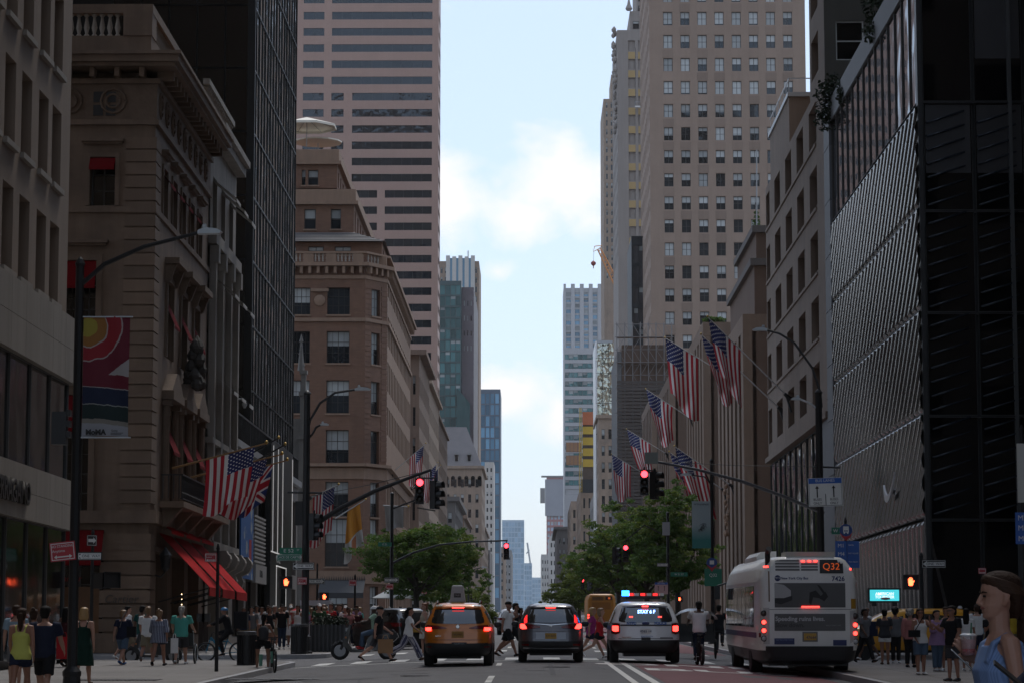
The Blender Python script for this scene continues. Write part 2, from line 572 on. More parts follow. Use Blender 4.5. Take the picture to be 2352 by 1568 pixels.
def facade(root, loc, rotz, W, z0, z1, cols, rows, wmat, depth=.28, win=None, skip=None, name='wall', sill=None):
	"""sheet of wall with real openings (local x along, y inward); z0, z1, rows are heights above the root"""
	b = MB()
	zs = z0
	rows = sorted(rows)
	def face(xa, xb, za, zb):
		if xb - xa > 1e-4 and zb - za > 1e-4:
			b.quad((xa, 0, za), (xb, 0, za), (xb, 0, zb), (xa, 0, zb))
	c, s_ = math.cos(rotz), math.sin(rotz)
	for j, (ra, rb) in enumerate(rows):
		face(0, W, zs, ra)
		xp = 0
		for i, (ca, cb) in enumerate(cols):
			if skip and skip(i, j):
				continue
			face(xp, ca, ra, rb)
			xp = cb
			dd = depth
			b.quad((ca, 0, ra), (ca, dd, ra), (ca, dd, rb), (ca, 0, rb))
			b.quad((cb, dd, ra), (cb, 0, ra), (cb, 0, rb), (cb, dd, rb))
			b.quad((ca, dd, rb), (cb, dd, rb), (cb, 0, rb), (ca, 0, rb))
			b.quad((ca, 0, ra), (cb, 0, ra), (cb, dd, ra), (ca, dd, ra))
			if win:
				me = win(i, j, cb - ca, rb - ra)
				if me is not None:
					yy = dd - .06
					o = mk('window', me, root, (loc[0] + ca * c - yy * s_, loc[1] + ca * s_ + yy * c, loc[2] + ra), rotz)
					if sill is not None:
						sb = _sill(cb - ca, sill)
						mk('sill', sb, o, (0, -dd, 0))
		face(xp, W, ra, rb)
		zs = rb
	face(0, W, zs, z1)
	return b.obj(name, wmat, root, loc, rotz)
_sl = {}
def _sill(w, m):
	k = (round(w, 2), m.name)
	if k not in _sl:
		b = MB()
		b.box(-.1, w + .1, -.06, .2, -.16, -.002)
		_sl[k] = b.mesh('sill')
		_sl[k].materials.append(m)
	return _sl[k]
def cols_of(W, n, frac, margin=0.0):
	p = (W - 2 * margin) / n
	return [(margin + p * i + p * (1 - frac) / 2, margin + p * i + p * (1 + frac) / 2) for i in range(n)]
def core(root, x0, x1, y0, y1, z0, z1, mat, name='body'):
	b = MB()
	b.box(x0, x1, y0, y1, z0, z1)
	return b.obj(name, mat, root)
def plain(m, x0, x1, y0, y1, z0, z1, root, name):
	b = MB()
	b.box(x0, x1, y0, y1, z0, z1)
	return b.obj(name, m, root)
def blinds(p=(0, .3, .5, .5, .7, 1.0), style='sash', seed=1, **kw):
	rr = random.Random(seed)
	return lambda i, j, w, h: window(w, h, style, rr.choice(p), **kw)

# ---- pale stone shop building, first on the left
LIME = M('limestone', (.225, .168, .125), .8, var=.12, scale=.7, streak=.12, bump=.15)
LIMEP = M('limestone_panel', (.255, .225, .19), .75, var=.1, scale=.9, streak=.16, rnd=.05, bump=.1)
X = -14.0
b1 = thing('shop_building', 'pale stone building at the left edge with slab bands over dark shop glass', 'building', (X, 58, sw(58)))
z_ = lambda a: a - sw(58)
core(b1, -20, -.75, 0, 17, 0, z_(70), LIME)
fx = [(y - 58, y2 - 58) for y, y2 in ((59.2, 60.6), (61.3, 62.7), (63.4, 64.8), (65.6, 67.0), (67.8, 69.2), (70.2, 71.6), (72.2, 73.6))]
fr = [(z_(a), z_(a + 2.3)) for a in (11.35, 14.78, 18.2, 21.63, 25.06)]
facade(b1, (0, 0, 0), rad(90), 17, z_(11.1), z_(30), fx, fr, LIME, .55, blinds((0, 0, 0, .3), 'mid', 3), sill=LIMEP)
plain(LIME, -.7, -.02, 16.9, 17.05, z_(11.1), z_(30), b1, 'corner_pier')
def panelrow(root, z0, z1, n, y0, y1, xf, name='stone_panel'):
	p = (y1 - y0) / n
	b = MB()
	b.box(-.4, 0, .008, p - .008, .006, z1 - z0 - .006)
	me = b.mesh(name)
	me.materials.append(LIMEP)
	for i in range(n):
		mk(name, me, root, (xf, y0 + i * p, z0))
for za, zb in ((9.16, 10.13), (10.13, 11.1), (4.8, 5.53), (5.53, 6.27)):
	panelrow(b1, z_(za), z_(zb), 9, 0, 17.35, .3)
for za, zb in ((6.27, 9.16), (1.0, 4.8)):
	for i in range(6):
		mk('shop_pane', window(17 / 6 - .02, zb - za, 'pane', glass=GLASSD), b1, (.1, i * 17 / 6, z_(za)), rad(90))
core(b1, -.75, -.1, .01, 16.98, 0, z_(11.08), DARKP, 'shop_interior')
plain(DARKM, -.05, .12, 16.85, 17.0, 0, z_(9.1), b1, 'corner_mullion')
LET = M('sign_letters', (.05, .045, .04), .4, .5, var=.1)
text('FERRAGAMO', .85, LET, b1, (.34, 8.0, z_(5.45)), rad(90), name='sign_lettering', depth=.05, bold=.01, sx=.95)

# ---- ornate brownish stone mansion with red awnings
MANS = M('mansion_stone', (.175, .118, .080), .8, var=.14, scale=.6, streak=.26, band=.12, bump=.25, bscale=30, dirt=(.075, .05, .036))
MANSD = M('carved_stone', (.15, .102, .07), .85, var=.3, scale=2.5, bump=1.0, bscale=7, dirt=(.075, .051, .036))
YC = 92.0
b2 = thing('corner_mansion', 'ornate brown stone corner mansion with red awnings and black balcony', 'building', (X, YC, sw(YC)))
z_ = lambda a: a - sw(YC)
ZC = 20.55
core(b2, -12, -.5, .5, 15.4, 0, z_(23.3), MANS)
# north front (towards the camera): local x = world x + 12
def nx(u):
	return UX(u, YC) - X + 12
dk = blinds((0, 0, .25), 'grid23', 5)
def facade_list(root, loc, rotz, W, z0, z1, ops, wmat, depth, win, name='wall'):
	"""openings given one by one: (x0, x1, z0, z1), one per level"""
	ops = sorted(ops, key=lambda o: o[2])
	zs = z0
	for k, (xa, xb, za, zb) in enumerate(ops):
		top = ops[k + 1][2] if k + 1 < len(ops) else z1
		facade(root, loc, rotz, W, zs, (zb + min(top, z1)) / 2 if k + 1 < len(ops) else z1, [(xa, xb)], [(za, zb)], wmat, depth, win, name=name)
		zs = (zb + min(top, z1)) / 2
ops = [(nx(187), nx(246), VZ(471, YC), VZ(360, YC)), (nx(128), nx(206), VZ(762, YC), VZ(597, YC)), (nx(118), nx(196), VZ(1175, YC), VZ(905, YC)), (nx(120), nx(236), sw(YC) + .5, VZ(1215, YC))]
ops = [(a, b, z_(c), z_(d)) for a, b, c, d in ops]
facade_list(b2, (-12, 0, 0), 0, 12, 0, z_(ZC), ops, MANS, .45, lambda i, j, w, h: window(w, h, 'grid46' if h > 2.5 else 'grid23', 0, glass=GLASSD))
BALC = M('carved_balcony', (.22, .18, .15), .8, var=.2, scale=3)
# window surrounds and hoods on the north front
def surround(mb, xa, xb, za, zb, t=.16, pr=.07, hood=True):
	mb.box(xa - t, xa - .002, -pr, .0, za, zb)
	mb.box(xb + .002, xb + t, -pr, .0, za, zb)
	mb.box(xa - t, xb + t, -pr, .0, zb + .002, zb + t)
	if hood:
		mb.box(xa - t * 1.6, xb + t * 1.6, -pr * 2.5, 0, zb + t + .32, zb + t + .40)
		mb.box(xa - t * 2.0, xb + t * 2.0, -pr * 4.0, 0, zb + t + .402, zb + t + .52)
for o_, t_ in zip(ops, (.16, .22, .22)):
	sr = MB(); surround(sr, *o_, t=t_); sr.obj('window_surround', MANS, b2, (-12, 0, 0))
for za, h, pr in ((z_(VZ(487, YC)), .22, .08), (z_(VZ(1200, YC)), .45, .30), (z_(VZ(1262, YC)), .2, .1)):
	b = MB()
	b.box(-12, pr, -pr, .3, za, za + h)
	b.box(-.3, pr, .3, 15.5, za, za + h)
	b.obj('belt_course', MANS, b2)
# quoin stones up the corner, one course each
qs = MB()
qs.box(-1.08, .06, -.06, 1.2, .03, .455)
qs_me = qs.mesh('stone')
qs_me.materials.append(M('quoin_stone', (.185, .124, .084), .8, var=.14, scale=1.2, streak=.1, bump=.25, bscale=30, rnd=.2, dirt=(.09, .062, .044)))
k = 0
zq = z_(VZ(1190, YC)) + .55
while zq < z_(ZC) - .5:
	mk('stone', qs_me, b2, (0, 0, zq))
	zq += .485
	k += 1
qg = MB()
qg.box(-1.75, .08, -.08, 1.35, .03, .485)
qg_me = qg.mesh('stone')
qg_me.materials.append(qs_me.materials[0])
zq = .75
while zq < z_(VZ(1215, YC)) - .4:
	mk('stone', qg_me, b2, (0, 0, zq))
	zq += .515
bb = MB()
bb.box(-1.95, .2, -.22, 15.4, .02, .72)
bb.obj('plinth', MANS, b2)
# street front
def sy(u):
	return DU(u, X) - YC
c3 = [(y - .55, y + .55) for y in (2.5, 5.0, 7.5, 10.0, 12.5)]
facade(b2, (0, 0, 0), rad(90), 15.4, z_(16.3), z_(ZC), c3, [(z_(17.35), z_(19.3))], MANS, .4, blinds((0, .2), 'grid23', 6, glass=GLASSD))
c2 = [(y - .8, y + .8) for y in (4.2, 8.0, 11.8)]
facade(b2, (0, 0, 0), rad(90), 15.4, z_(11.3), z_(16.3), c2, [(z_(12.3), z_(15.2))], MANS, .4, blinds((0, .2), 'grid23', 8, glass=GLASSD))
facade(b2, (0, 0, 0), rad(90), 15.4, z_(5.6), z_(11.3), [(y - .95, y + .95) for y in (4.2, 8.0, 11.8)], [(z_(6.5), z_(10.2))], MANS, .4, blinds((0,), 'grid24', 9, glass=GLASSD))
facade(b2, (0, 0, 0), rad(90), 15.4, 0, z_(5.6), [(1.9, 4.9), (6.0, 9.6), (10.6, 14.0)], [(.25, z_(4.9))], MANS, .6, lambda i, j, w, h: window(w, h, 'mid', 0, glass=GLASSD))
def sdone(mb):
	mb.obj('window_surround', MANSD, b2, (0, 0, 0), rad(90))
for a, c in c3:
	sr = MB(); surround(sr, a, c, z_(17.35), z_(19.3), .14, .07); sdone(sr)
for a, c in c2:
	sr = MB(); surround(sr, a, c, z_(12.3), z_(15.2), .2, .09)
	sr.box(a - .42, c + .42, -.55, 0, z_(15.2) + .62, z_(15.2) + .85)
	for q in (a - .3, c + .12):
		sr.prism([(0, z_(15.2) - .1), (-.2, z_(15.2)), (-.42, z_(15.2) + .6), (0, z_(15.2) + .6)], 'x', q, q + .2)
	sdone(sr)
for y in (4.2, 8.0, 11.8):
	sr = MB()
	for q in (-1.35, 1.05):                     # half columns beside the tall windows
		sr.tube([(y + q + .15, -.12, z_(6.3)), (y + q + .15, -.12, z_(10.4))], [.17, .14], 10)
		sr.box(y + q - .08, y + q + .38, -.35, 0, z_(10.4), z_(10.62))
	sr.box(y - 1.5, y + 1.5, -.45, 0, z_(10.63), z_(10.95))
	sr.prism([(y - 1.5, z_(10.96)), (y + 1.5, z_(10.96)), (y + .3, z_(11.7)), (y - .3, z_(11.7))], 'y', -.4, 0)
	sdone(sr)
# carved keystone group above the middle window
kg = MB()
rr = random.Random(4)
for k in range(26):
	a, h = rr.uniform(0, 6.28), rr.random()
	r0 = .55 * (1 - h) + .1
	kg.lathe([(.02, 0), (.2, .12), (.24, .28), (.12, .5), (.02, .62)], (.55 + r0 * math.cos(a) * .5, 8.0 + r0 * math.sin(a), z_(11.3) + h * 1.9), 7)
kg.obj('carved_figure', M('dark_carving', (.04, .035, .03), .8, var=.3, scale=6), b2)
# frieze, dentils, brackets and great cornice around the corner
cn = MB()
def around(mb, z0, z1, pr):
	mb.box(-12, pr, -pr, .6, z0, z1)
	mb.box(-.6, pr, .6, 15.6, z0, z1)
around(cn, z_(ZC), z_(ZC) + .2, .14)
cn.obj('architrave', MANS, b2)
cn = MB()
around(cn, z_(ZC) + .2, z_(ZC) + 1.55, .05)
cn.obj('carved_frieze', MANSD, b2)
# carved scrollwork of the frieze as real rings
for k in range(7):
	x0 = -11.3 + k * 1.62
	sc_ = MB()
	for r_ in (.46, .26):
		sc_.tube([(x0 + r_ * math.cos(t * .52), -.07, z_(ZC) + .9 + r_ * math.sin(t * .52)) for t in range(13)], .055, 5)
	sc_.obj('scroll', MANSD, b2, smooth=True)
for k in range(9):
	y0 = .9 + k * 1.62
	sc_ = MB()
	for r_ in (.46, .26):
		sc_.tube([(.07, y0 + r_ * math.cos(t * .52), z_(ZC) + .9 + r_ * math.sin(t * .52)) for t in range(13)], .055, 5)
	sc_.obj('scroll', MANSD, b2, smooth=True)
aw = MB()
for i in range(2):
	for j in range(2):
		aw.box(nx(192) - 12 + i * .47, nx(192) - 12 + i * .47 + .36, -.075, -.04, z_(ZC) + .35 + j * .5, z_(ZC) + .75 + j * .5)
aw.obj('attic_grille', DARKP, b2)
cn = MB()
z0 = z_(ZC) + 1.55
around(cn, z0, z0 + .18, .18)
around(cn, z0 + .52, z0 + .66, .80)
around(cn, z0 + .66, z0 + .92, .95)
around(cn, z0 + .92, z0 + 1.05, 1.05)
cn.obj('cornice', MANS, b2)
dn = MB()
dn.box(-.09, .09, 0, .62, 0, .34)
dn_me = dn.mesh('bracket')
dn_me.materials.append(MANS)
for k in range(13):
	mk('bracket', dn_me, b2, (-11.5 + k * .92, -.62, z0 + .18))
for k in range(17):
	mk('bracket', dn_me, b2, (.62, .3 + k * .92, z0 + .18), rad(90))
bal = MB()
bal.lathe([(.1, 0), (.1, .06), (.05, .12), (.11, .34), (.06, .62), (.05, .74), (.1, .8), (.1, .86)], n=8)
bal_me = bal.mesh('baluster', True)
bal_me.materials.append(M('baluster_stone', (.30, .26, .22), .8, var=.2, scale=3))
zb = z0 + 1.05
pb = MB()
around(pb, zb, zb + .85, -.25)
around(pb, zb + 1.71, zb + 2.05, -.2)
pb.box(-1.3, -.22, .2, 1.3, zb + .85, zb + 1.71)
pb.box(-1.2, -.22, 8.0, 9.0, zb + .85, zb + 1.71)
pb.obj('parapet', MANS, b2)
for k in range(26):
	mk('baluster', bal_me, b2, (-1.55 - k * .29, .42, zb + .85))
for k in range(22):
	mk('baluster', bal_me, b2, (-.42, 1.5 + k * .29, zb + .85))
# balcony with wrought iron rail
bz = z_(VZ(1160, 96))
bc = MB()
bc.box(.25, 1.15, .8, 14.6, bz - .22, bz)
for y in (1.6, 4.6, 7.7, 10.7, 13.8):
	bc.prism([(.28, bz - .23), (1.0, bz - .23), (.4, bz - .9), (.28, bz - .9)], 'y', y - .2, y + .2)
bc.obj('balcony', MANS, b2)
IRON = M('wrought_iron', (.012, .012, .012), .5, var=.1)
ri = MB()
ri.box(1.01, 1.11, .85, 14.5, bz + .95, bz + 1.0)
ri.box(1.01, 1.11, .85, 14.5, bz + .08, bz + .12)
ri.box(.3, 1.05, .85, .9, bz + .95, bz + 1.0)
for k in range(46):
	y = .9 + k * .3
	ri.box(1.04, 1.08, y, y + .03, bz + .12, bz + .95)
	ri.tube([(1.06, y + .15 + .11 * math.cos(t * .9), bz + .55 + .25 * math.sin(t * .9)) for t in range(8)], .016, 4)
for k in range(4):
	ri.box(.35 + k * .2, .38 + k * .2, .86, .89, bz + .1, bz + .95)
ri.obj('iron_railing', IRON, b2)
text('1847', .32, M('gilt', (.35, .28, .16), .4, .6, var=.1), b2, (1.14, 9.2, bz + .55), rad(90), depth=.01)
# awnings: canvas, valance and ribs
def awning(root, y0, y1, x0, z_top, proj, drop, mat, face='x', val_h=.22, n=1, name='awning'):
	"""sloping canvas fixed at x0 and reaching out by proj; face 'x' looks to +x, '-y' to the camera"""
	b = MB()
	t = .03
	if face == 'x':
		q = lambda a, h, y: (x0 + a, y, z_top - h)
	else:
		q = lambda a, h, y: (y, x0 - a, z_top - h)
	for k in range(6):                           # sagging canvas strips
		a0, a1 = proj * k / 6, proj * (k + 1) / 6
		h0, h1 = drop * k / 6, drop * (k + 1) / 6
		b.quad(q(a0, h0, y0), q(a1, h1, y0), q(a1, h1, y1), q(a0, h0, y1))
		b.quad(q(a0, h0 + t, y0), q(a0, h0 + t, y1), q(a1, h1 + t, y1), q(a1, h1 + t, y0))
	b.quad(q(proj, drop, y0), q(proj, drop + val_h, y0), q(proj, drop + val_h, y1), q(proj, drop, y1))
	b.quad(q(proj - t, drop, y1), q(proj - t, drop + val_h, y1), q(proj - t, drop + val_h, y0), q(proj - t, drop, y0))
	o = b.obj(name, mat, root)
	return o
AW = RED
for (ya, yb) in ((1.9, 4.9), (6.0, 9.6), (10.6, 14.0)):
	a = awning(b2, ya - .1, yb + .1, .12, z_(5.55), 1.9, 2.0, REDB, val_h=.32)
	awning(b2, ya - .1, yb + .1, .10, z_(5.95), .5, .3, REDB, val_h=.12, name='awning_hood')
	ar = MB()
	for y in (ya - .05, yb + .05):
		ar.tube([(.12, y, z_(3.0)), (1.95, y, z_(3.5))], .025, 5)
	ar.obj('awning_arm', DARKM, a)
for y in (2.5, 5.0, 7.5, 10.0, 12.5):
	awning(b2, y - .6, y + .6, -.15, z_(19.25), .5, .55, AW, val_h=.12)
for y in (4.2, 8.0, 11.8):
	awning(b2, y - .7, y + .7, -.15, z_(14.6), .5, 1.1, RED, val_h=.1)
	awning(b2, y - .85, y + .85, -.15, z_(9.9), .55, 1.2, RED, val_h=.12)
for (xa, xb, za, zb2), fr_ in zip(ops, (.22, .36, .30, .30)):
	awning(b2, xa - 12, xb - 12, -.02 if zb2 > 6 else -.1, zb2 - .02, .30 if zb2 > 6 else .55, (zb2 - za) * fr_, AW, face='-y', val_h=.1)
# warm shop light painted as a brown panel in the north shop window
plain(M('painted_shop_glow', (.16, .075, .03), .6, var=.5, scale=2), ops[3][0] - 12 + .2, ops[3][1] - 12 - .2, .34, .37, .6, 2.4, b2, 'shop_glow_panel')
text('Cartier', .42, M('carved_letters', (.10, .082, .07), .8, var=.1), b2, (-.95, -.10, z_(VZ(1375, YC))), 0, depth=.01, shear=.2)
text('Cartier', .3, M('awning_letters', (.22, .01, .01), .8, var=.1), b2, (nx(165) - 12, -.68, z_(VZ(1330, YC)) + .02), 0, depth=.004, shear=.2)
# wall lantern
ln = MB()
ln.lathe([(.05, 0), (.16, .12), (.2, .55), (.24, .6), (.1, .78), (.02, .9)], (.45, 1.2, z_(4.1)), 8)
ln.tube([(0, 1.2, z_(4.0)), (.3, 1.2, z_(3.9)), (.45, 1.2, z_(4.1))], .03, 5)
ln.obj('wall_lantern', DARKM, b2)

# ---- light grey stone house next to it
GREYS = M('grey_stone', (.25, .225, .195), .8, var=.2, scale=.8, streak=.25, bump=.3, bscale=20, dirt=(.16, .15, .14))
y0 = 107.6
b3 = thing('grey_stone_house', 'narrow weathered grey stone house with white awnings beside the mansion', 'building', (X + .05, y0, sw(y0)))
z_ = lambda a: a - sw(y0)
core(b3, -14, -.5, .03, 9.4, 0, z_(24), GREYS)
cc = [(a, a + 1.4) for a in (.9, 3.9, 6.9)]
facade(b3, (0, 0, 0), rad(90), 9.4, z_(5.4), z_(24), cc, [(z_(a), z_(a + 2.5)) for a in (6.6, 10.8, 15.0, 19.2)], GREYS, .4, blinds((0, .3), 'mid', 11, glass=GLASSD))
facade(b3, (0, 0, 0), rad(90), 9.4, 0, z_(5.4), [(1.0, 4.2), (5.2, 8.4)], [(.3, z_(4.3))], GREYS, .6, lambda i, j, w, h: window(w, h, 'mid', 0, glass=GLASSD))
for k, (zz, pr, h) in enumerate(((z_(5.4), .35, .4), (z_(10.0), .25, .25), (z_(18.6), .3, .5), (z_(23.2), .45, .4), (z_(23.61), .65, .3), (z_(25.6), -.1, .25))):
	b = MB()
	b.box(-.4, pr, .02, 9.38, zz, zz + h)
	b.obj('cornice' if k > 2 else 'belt_course', GREYS, b3)
for y in (.3, 2.95, 5.95, 8.7):
	b = MB()
	b.box(.0, .26, y, y + .42, z_(5.85), z_(17.8))
	b.box(-.02, .38, y - .08, y + .5, z_(17.801), z_(18.55))
	b.obj('pilaster', GREYS, b3)
for k in range(18):
	mk('baluster', bal_me, b3, (-.3, .5 + k * .5, z_(24.2)), 0).scale = (1.5, 1.5, 1.6)
cs = MB()
cs.prism([(0, 0), (.5, 0), (.62, .35), (.5, .62), (.85, .8), (1.0, 1.15), (.8, 1.5), (0, 1.5)], 'y', -.3, .3)
cs.lathe([(.28, -.34), (.28, .34)], (.72, 0, 1.15), 12, axis='y')
cs_me = cs.mesh('scroll_bracket')
cs_me.materials.append(GREYS)
for y in (.6, 3.3, 6.1, 8.8):
	mk('scroll_bracket', cs_me, b3, (.05, y, z_(3.9)))
WHITEC = M('white_canvas', (.5, .49, .46), .8, var=.12)
for r_, zz in enumerate((9.0, 13.2, 17.4, 21.6)):
	for y in (1.6, 4.6, 7.6):
		awning(b3, y - .75, y + .75, -.05, z_(zz), 1.1, .9, WHITEC, val_h=.15)

# ---- black glass tower with podium
y0 = 117.2
OLY = M('tower_glass', (.58, .55, .51), .045, .85, spec=.8, var=.25, scale=.4, wav=.05, rnd=.4)
BRZ = M('black_bronze', (.010, .0095, .009), .4, .4, var=.2)
b4 = thing('black_glass_tower', 'tall black glass tower with thin mullions on the left', 'building', (X - .3, 126.6, sw(126)))
z_ = lambda a: a - sw(126)
core(b4, -34, -.3, .3, 23.2, 0, z_(150), BRZ)
pw, ph = 23.2 / 16, 3.3
pane_w = window(pw - .03, ph - .03, 'pane', glass=OLY, frame=BRZ)
rr = random.Random(5)
for i in range(16):
	for j in range(11):
		o = mk('glass_pane', pane_w, b4, (0, i * pw, z_(10.9 + j * ph)), rad(90))
		o.rotation_euler = (rad(rr.uniform(-.12, .12)), 0, rad(90 + rr.uniform(-.16, .16)))
for j in range(15):
	for i in range(5):
		mk('glass_pane', window(1.42, ph - .03, 'pane', glass=GLASSD, frame=BRZ), b4, (-7.25 + i * 1.45, 0, z_(10.9 + j * ph)))
ml = MB()
ml.box(.0, .035, -.03, .03, 0, 40)
ml_me = ml.mesh('mullion')
ml_me.materials.append(BRZ)
for i in range(17):
	mk('mullion', ml_me, b4, (-.02, i * pw, z_(10.9)))
plain(BRZ, -.3, .1, -.1, .02, z_(10.9), z_(60), b4, 'corner_post')
GRN = M('podium_stone', (.20, .18, .165), .6, var=.15, scale=.8, streak=.1)
p4 = thing('shop_podium', 'dark shop podium with roof railing below the black glass tower', 'building', (X + .02, y0, sw(y0)))
z_ = lambda a: a - sw(y0)
core(p4, -20, -.4, .02, 32.6, 0, z_(10.6), BRZ)
pc = [(.5, 5.2), (6.0, 10.5), (11.3, 19), (20, 25.5), (26.3, 31.8)]
facade(p4, (0, 0, 0), rad(90), 32.6, 0, z_(10.6), pc, [(.3, z_(4.6)), (z_(5.4), z_(9.7))], GRN, .35, lambda i, j, w, h: window(w, h, 'mid', 0, glass=GLASSD, frame=BRZ))
plain(GREYM, -.3, .25, .05, 32.55, z_(10.61), z_(10.95), p4, 'coping')
ra = MB()
for k in range(66):
	ra.box(.05, .09, .1 + k * .49, .14 + k * .49, z_(10.95), z_(12.2))
ra.box(.03, .11, .1, 32.4, z_(12.2), z_(12.28))
ra.obj('roof_railing', DARKM, p4)
# blue poster with clouds, ribbed white panel, dark shopfront with light strips
SKYP = M('poster_blue', (.012, .095, .30), .6, var=.2, scale=.5)
tb = MATS['poster_blue'].node_tree
gnn = N(tb, 'ShaderNodeNewGeometry')
vor = N(tb, 'ShaderNodeTexVoronoi')
vor.inputs['Scale'].default_value = .75
nz_ = N(tb, 'ShaderNodeTexNoise'); nz_.inputs['Scale'].default_value = 2.2
lk(tb, gnn.outputs['Position'], nz_.inputs['Vector'])
av = N(tb, 'ShaderNodeVectorMath', operation='ADD')
lk(tb, gnn.outputs['Position'], av.inputs[0]); lk(tb, nz_.outputs['Color'], av.inputs[1])
lk(tb, av.outputs[0], vor.inputs['Vector'])
rm = N(tb, 'ShaderNodeMapRange'); rm.inputs[1].default_value = .36; rm.inputs[2].default_value = .26
lk(tb, vor.outputs['Distance'], rm.inputs[0])
mxx = N(tb, 'ShaderNodeMixRGB'); mxx.inputs[2].default_value = (.32, .36, .38, 1)
old = tb.nodes['Principled BSDF'].inputs['Base Color'].links[0].from_socket
lk(tb, rm.outputs[0], mxx.inputs[0]); lk(tb, old, mxx.inputs[1]); lk(tb, mxx.outputs[0], tb.nodes['Principled BSDF'].inputs['Base Color'])
po = MB()
po.box(0, .06, 0, 5.2, 0, 3.5)
ps = thing('cloud_poster', 'tall blue shop poster painted with white clouds left of the street signs', 'poster', (X + .35, 117.6, VZ(1328, 120)))
po.obj('poster_sheet', SKYP, ps)
b = MB(); b.box(.06, .07, 3.4, 4.3, .9, 1.9); b.obj('red_mark', REDSIGN, ps)
text('SAVOR', .6, WHITEP, ps, (.075, 2.4, .35), rad(90), depth=.003)
CORR = M('white_ribbed', (.33, .32, .30), .6, var=.1)
wp = thing('ribbed_shop_panel', 'pale ribbed panel over a shopfront beside the cloud poster', 'panel', (X + .3, 123.2, VZ(1338, 125)))
for k in range(12):
	b = MB() if k == 0 else b
	if k == 0:
		b.prism([(0, 0), (.14, .05), (.14, .14), (0, .19)], 'y', 0, 5.0)
		rme = b.mesh('rib'); rme.materials.append(CORR)
	mk('rib', rme, wp, (0, 0, k * .2 + .95))
b = MB(); b.box(0, .2, 0, 5, 0, .9); b.obj('sign_board', M('sign_grey', (.30, .29, .28), .5, var=.08), wp)
text('FURLA', .5, BLACKP, wp, (.205, 2.5, .45), rad(90), depth=.005)
STRIP = M('light_strip', (.8, .8, .8), .4, var=0, emit=(1, .97, .92), estr=.22)
ds = thing('dark_shopfront', 'black shopfront outlined with thin light strips near the street signs', 'shopfront', (X + .3, 129.0, sw(129)))
b = MB(); b.box(0, .3, 0, 11.5, 3.9, 10.2); b.obj('black_cladding', BRZ, ds)
b = MB(); b.box(0, .3, 0, 3, 0, 3.9); b.box(0, .3, 8.2, 11.5, 0, 3.9); b.box(0, .05, 3, 8.2, 0, 3.9); b.obj('door_surround', BRZ, ds)
for k, (ya, yb, za, zb2) in enumerate(((3.0, 3.06, .1, 3.9), (8.14, 8.2, .1, 3.9), (3.0, 8.2, 3.84, 3.9), (0.2, 11.3, 4.5, 4.56), (11.24, 11.3, 4.56, 10.0), (.9, .94, 4.56, 10), (3.4, 3.44, 4.56, 10), (5.9, 5.94, 4.56, 10))):
	b = MB(); b.box(.3, .33, ya, yb, za, zb2); b.obj('light_strip', STRIP, ds)
text('VERSACE', .55, M('letters_pale', (.4, .4, .38), .5, var=.05), ds, (.32, 3.8, 4.2), rad(90), depth=.01)
SHOPL = M('shop_lamp', (1, .8, .5), .4, var=0, emit=(1, .75, .4), estr=5)
shop_l = thing('shop_window_lamps', 'string of tiny warm lamps inside the mansion doorway', 'lamps', (X + .2, 99.5, sw(99.5)))
for k in range(9):
	b = MB(); b.lathe([(.005, 0), (.022, .02), (.005, .04)], (.0, .04 * math.sin(k * 2.1), .55 + k * .2), 6); b.obj('bulb', SHOPL, shop_l)

# ---- cathedral side with pinnacle
CATH = M('cathedral_stone', (.20, .185, .165), .85, var=.25, scale=.5, streak=.2, bump=.6, bscale=6, dirt=(.16, .155, .15))
y0 = 178
b5 = thing('stone_cathedral', 'grey gothic church flank with a pinnacle just beyond the black tower', 'church', (UX(694, y0), y0, sw(y0)))
z_ = lambda a: a - sw(y0)
core(b5, -18, 0, 0, 4, 0, z_(VZ(960, y0)), CATH)
bt = MB()
for k in range(5):
	w = .42 - k * .05
	zt = [0, z_(VZ(1250, y0)), z_(VZ(1120, y0)), z_(VZ(1000, y0)), z_(VZ(900, y0)), z_(VZ(850, y0))]
	bt.box(-w, .35 - k * .06, -.4 + k * .05, w, zt[k] + .01, zt[k + 1])
	bt.box(-w - .1, .45 - k * .06, -.5 + k * .05, w + .1, zt[k + 1] - .25, zt[k + 1] + .005)
bt.obj('buttress', CATH, b5)
b = MB()
zp = z_(VZ(850, y0))
b.lathe([(.26, 0), (.22, .4), (.07, 2.0), (.15, 2.1), (.09, 2.3), (.02, 2.6)], (-.25, .1, zp), 6)
for k in range(6):
	b.lathe([(.01, 0), (.09, .07), (.01, .18)], (-.25 + (.22 - k * .03) * math.cos(k), .1 + (.22 - k * .03) * math.sin(k), zp + .3 + k * .27), 5)
b.obj('pinnacle', CATH, b5)

# ---- brown brick department store with a chamfered corner
BRICK = M('brown_brick', (.160, .084, .052), .85, var=.22, scale=1.5, bump=.7, bscale=9, streak=.08, band=.35, dirt=(.10, .054, .035))
BRST = M('brown_stone_trim', (.235, .150, .10), .8, var=.15, scale=.9, streak=.15)
BRON = M('bronze_window', (.045, .036, .03), .5, .2, var=.15)
DN = 250.0
xr, xc = UX(833, DN), UX(884, 252.5)
b6 = thing('department_store', 'large brown brick corner store with chamfered corner, balustrade and stepped roof', 'building', (xc, DN, sw(DN)))
z_ = lambda a: a - sw(DN)
zr = lambda va, vb: (z_(VZ(max(va, vb), DN)), z_(VZ(min(va, vb), DN)))
ZTOP = z_(VZ(606, DN))
Wn = 16.0
xa = xr - Wn - xc                              # west end of north front, local to root
chw = math.hypot(xc - xr, 3.2)
cha = math.atan2(3.2, xc - xr)
core(b6, xa, xr - xc - .4, .45, 52, 0, ZTOP, BRICK)
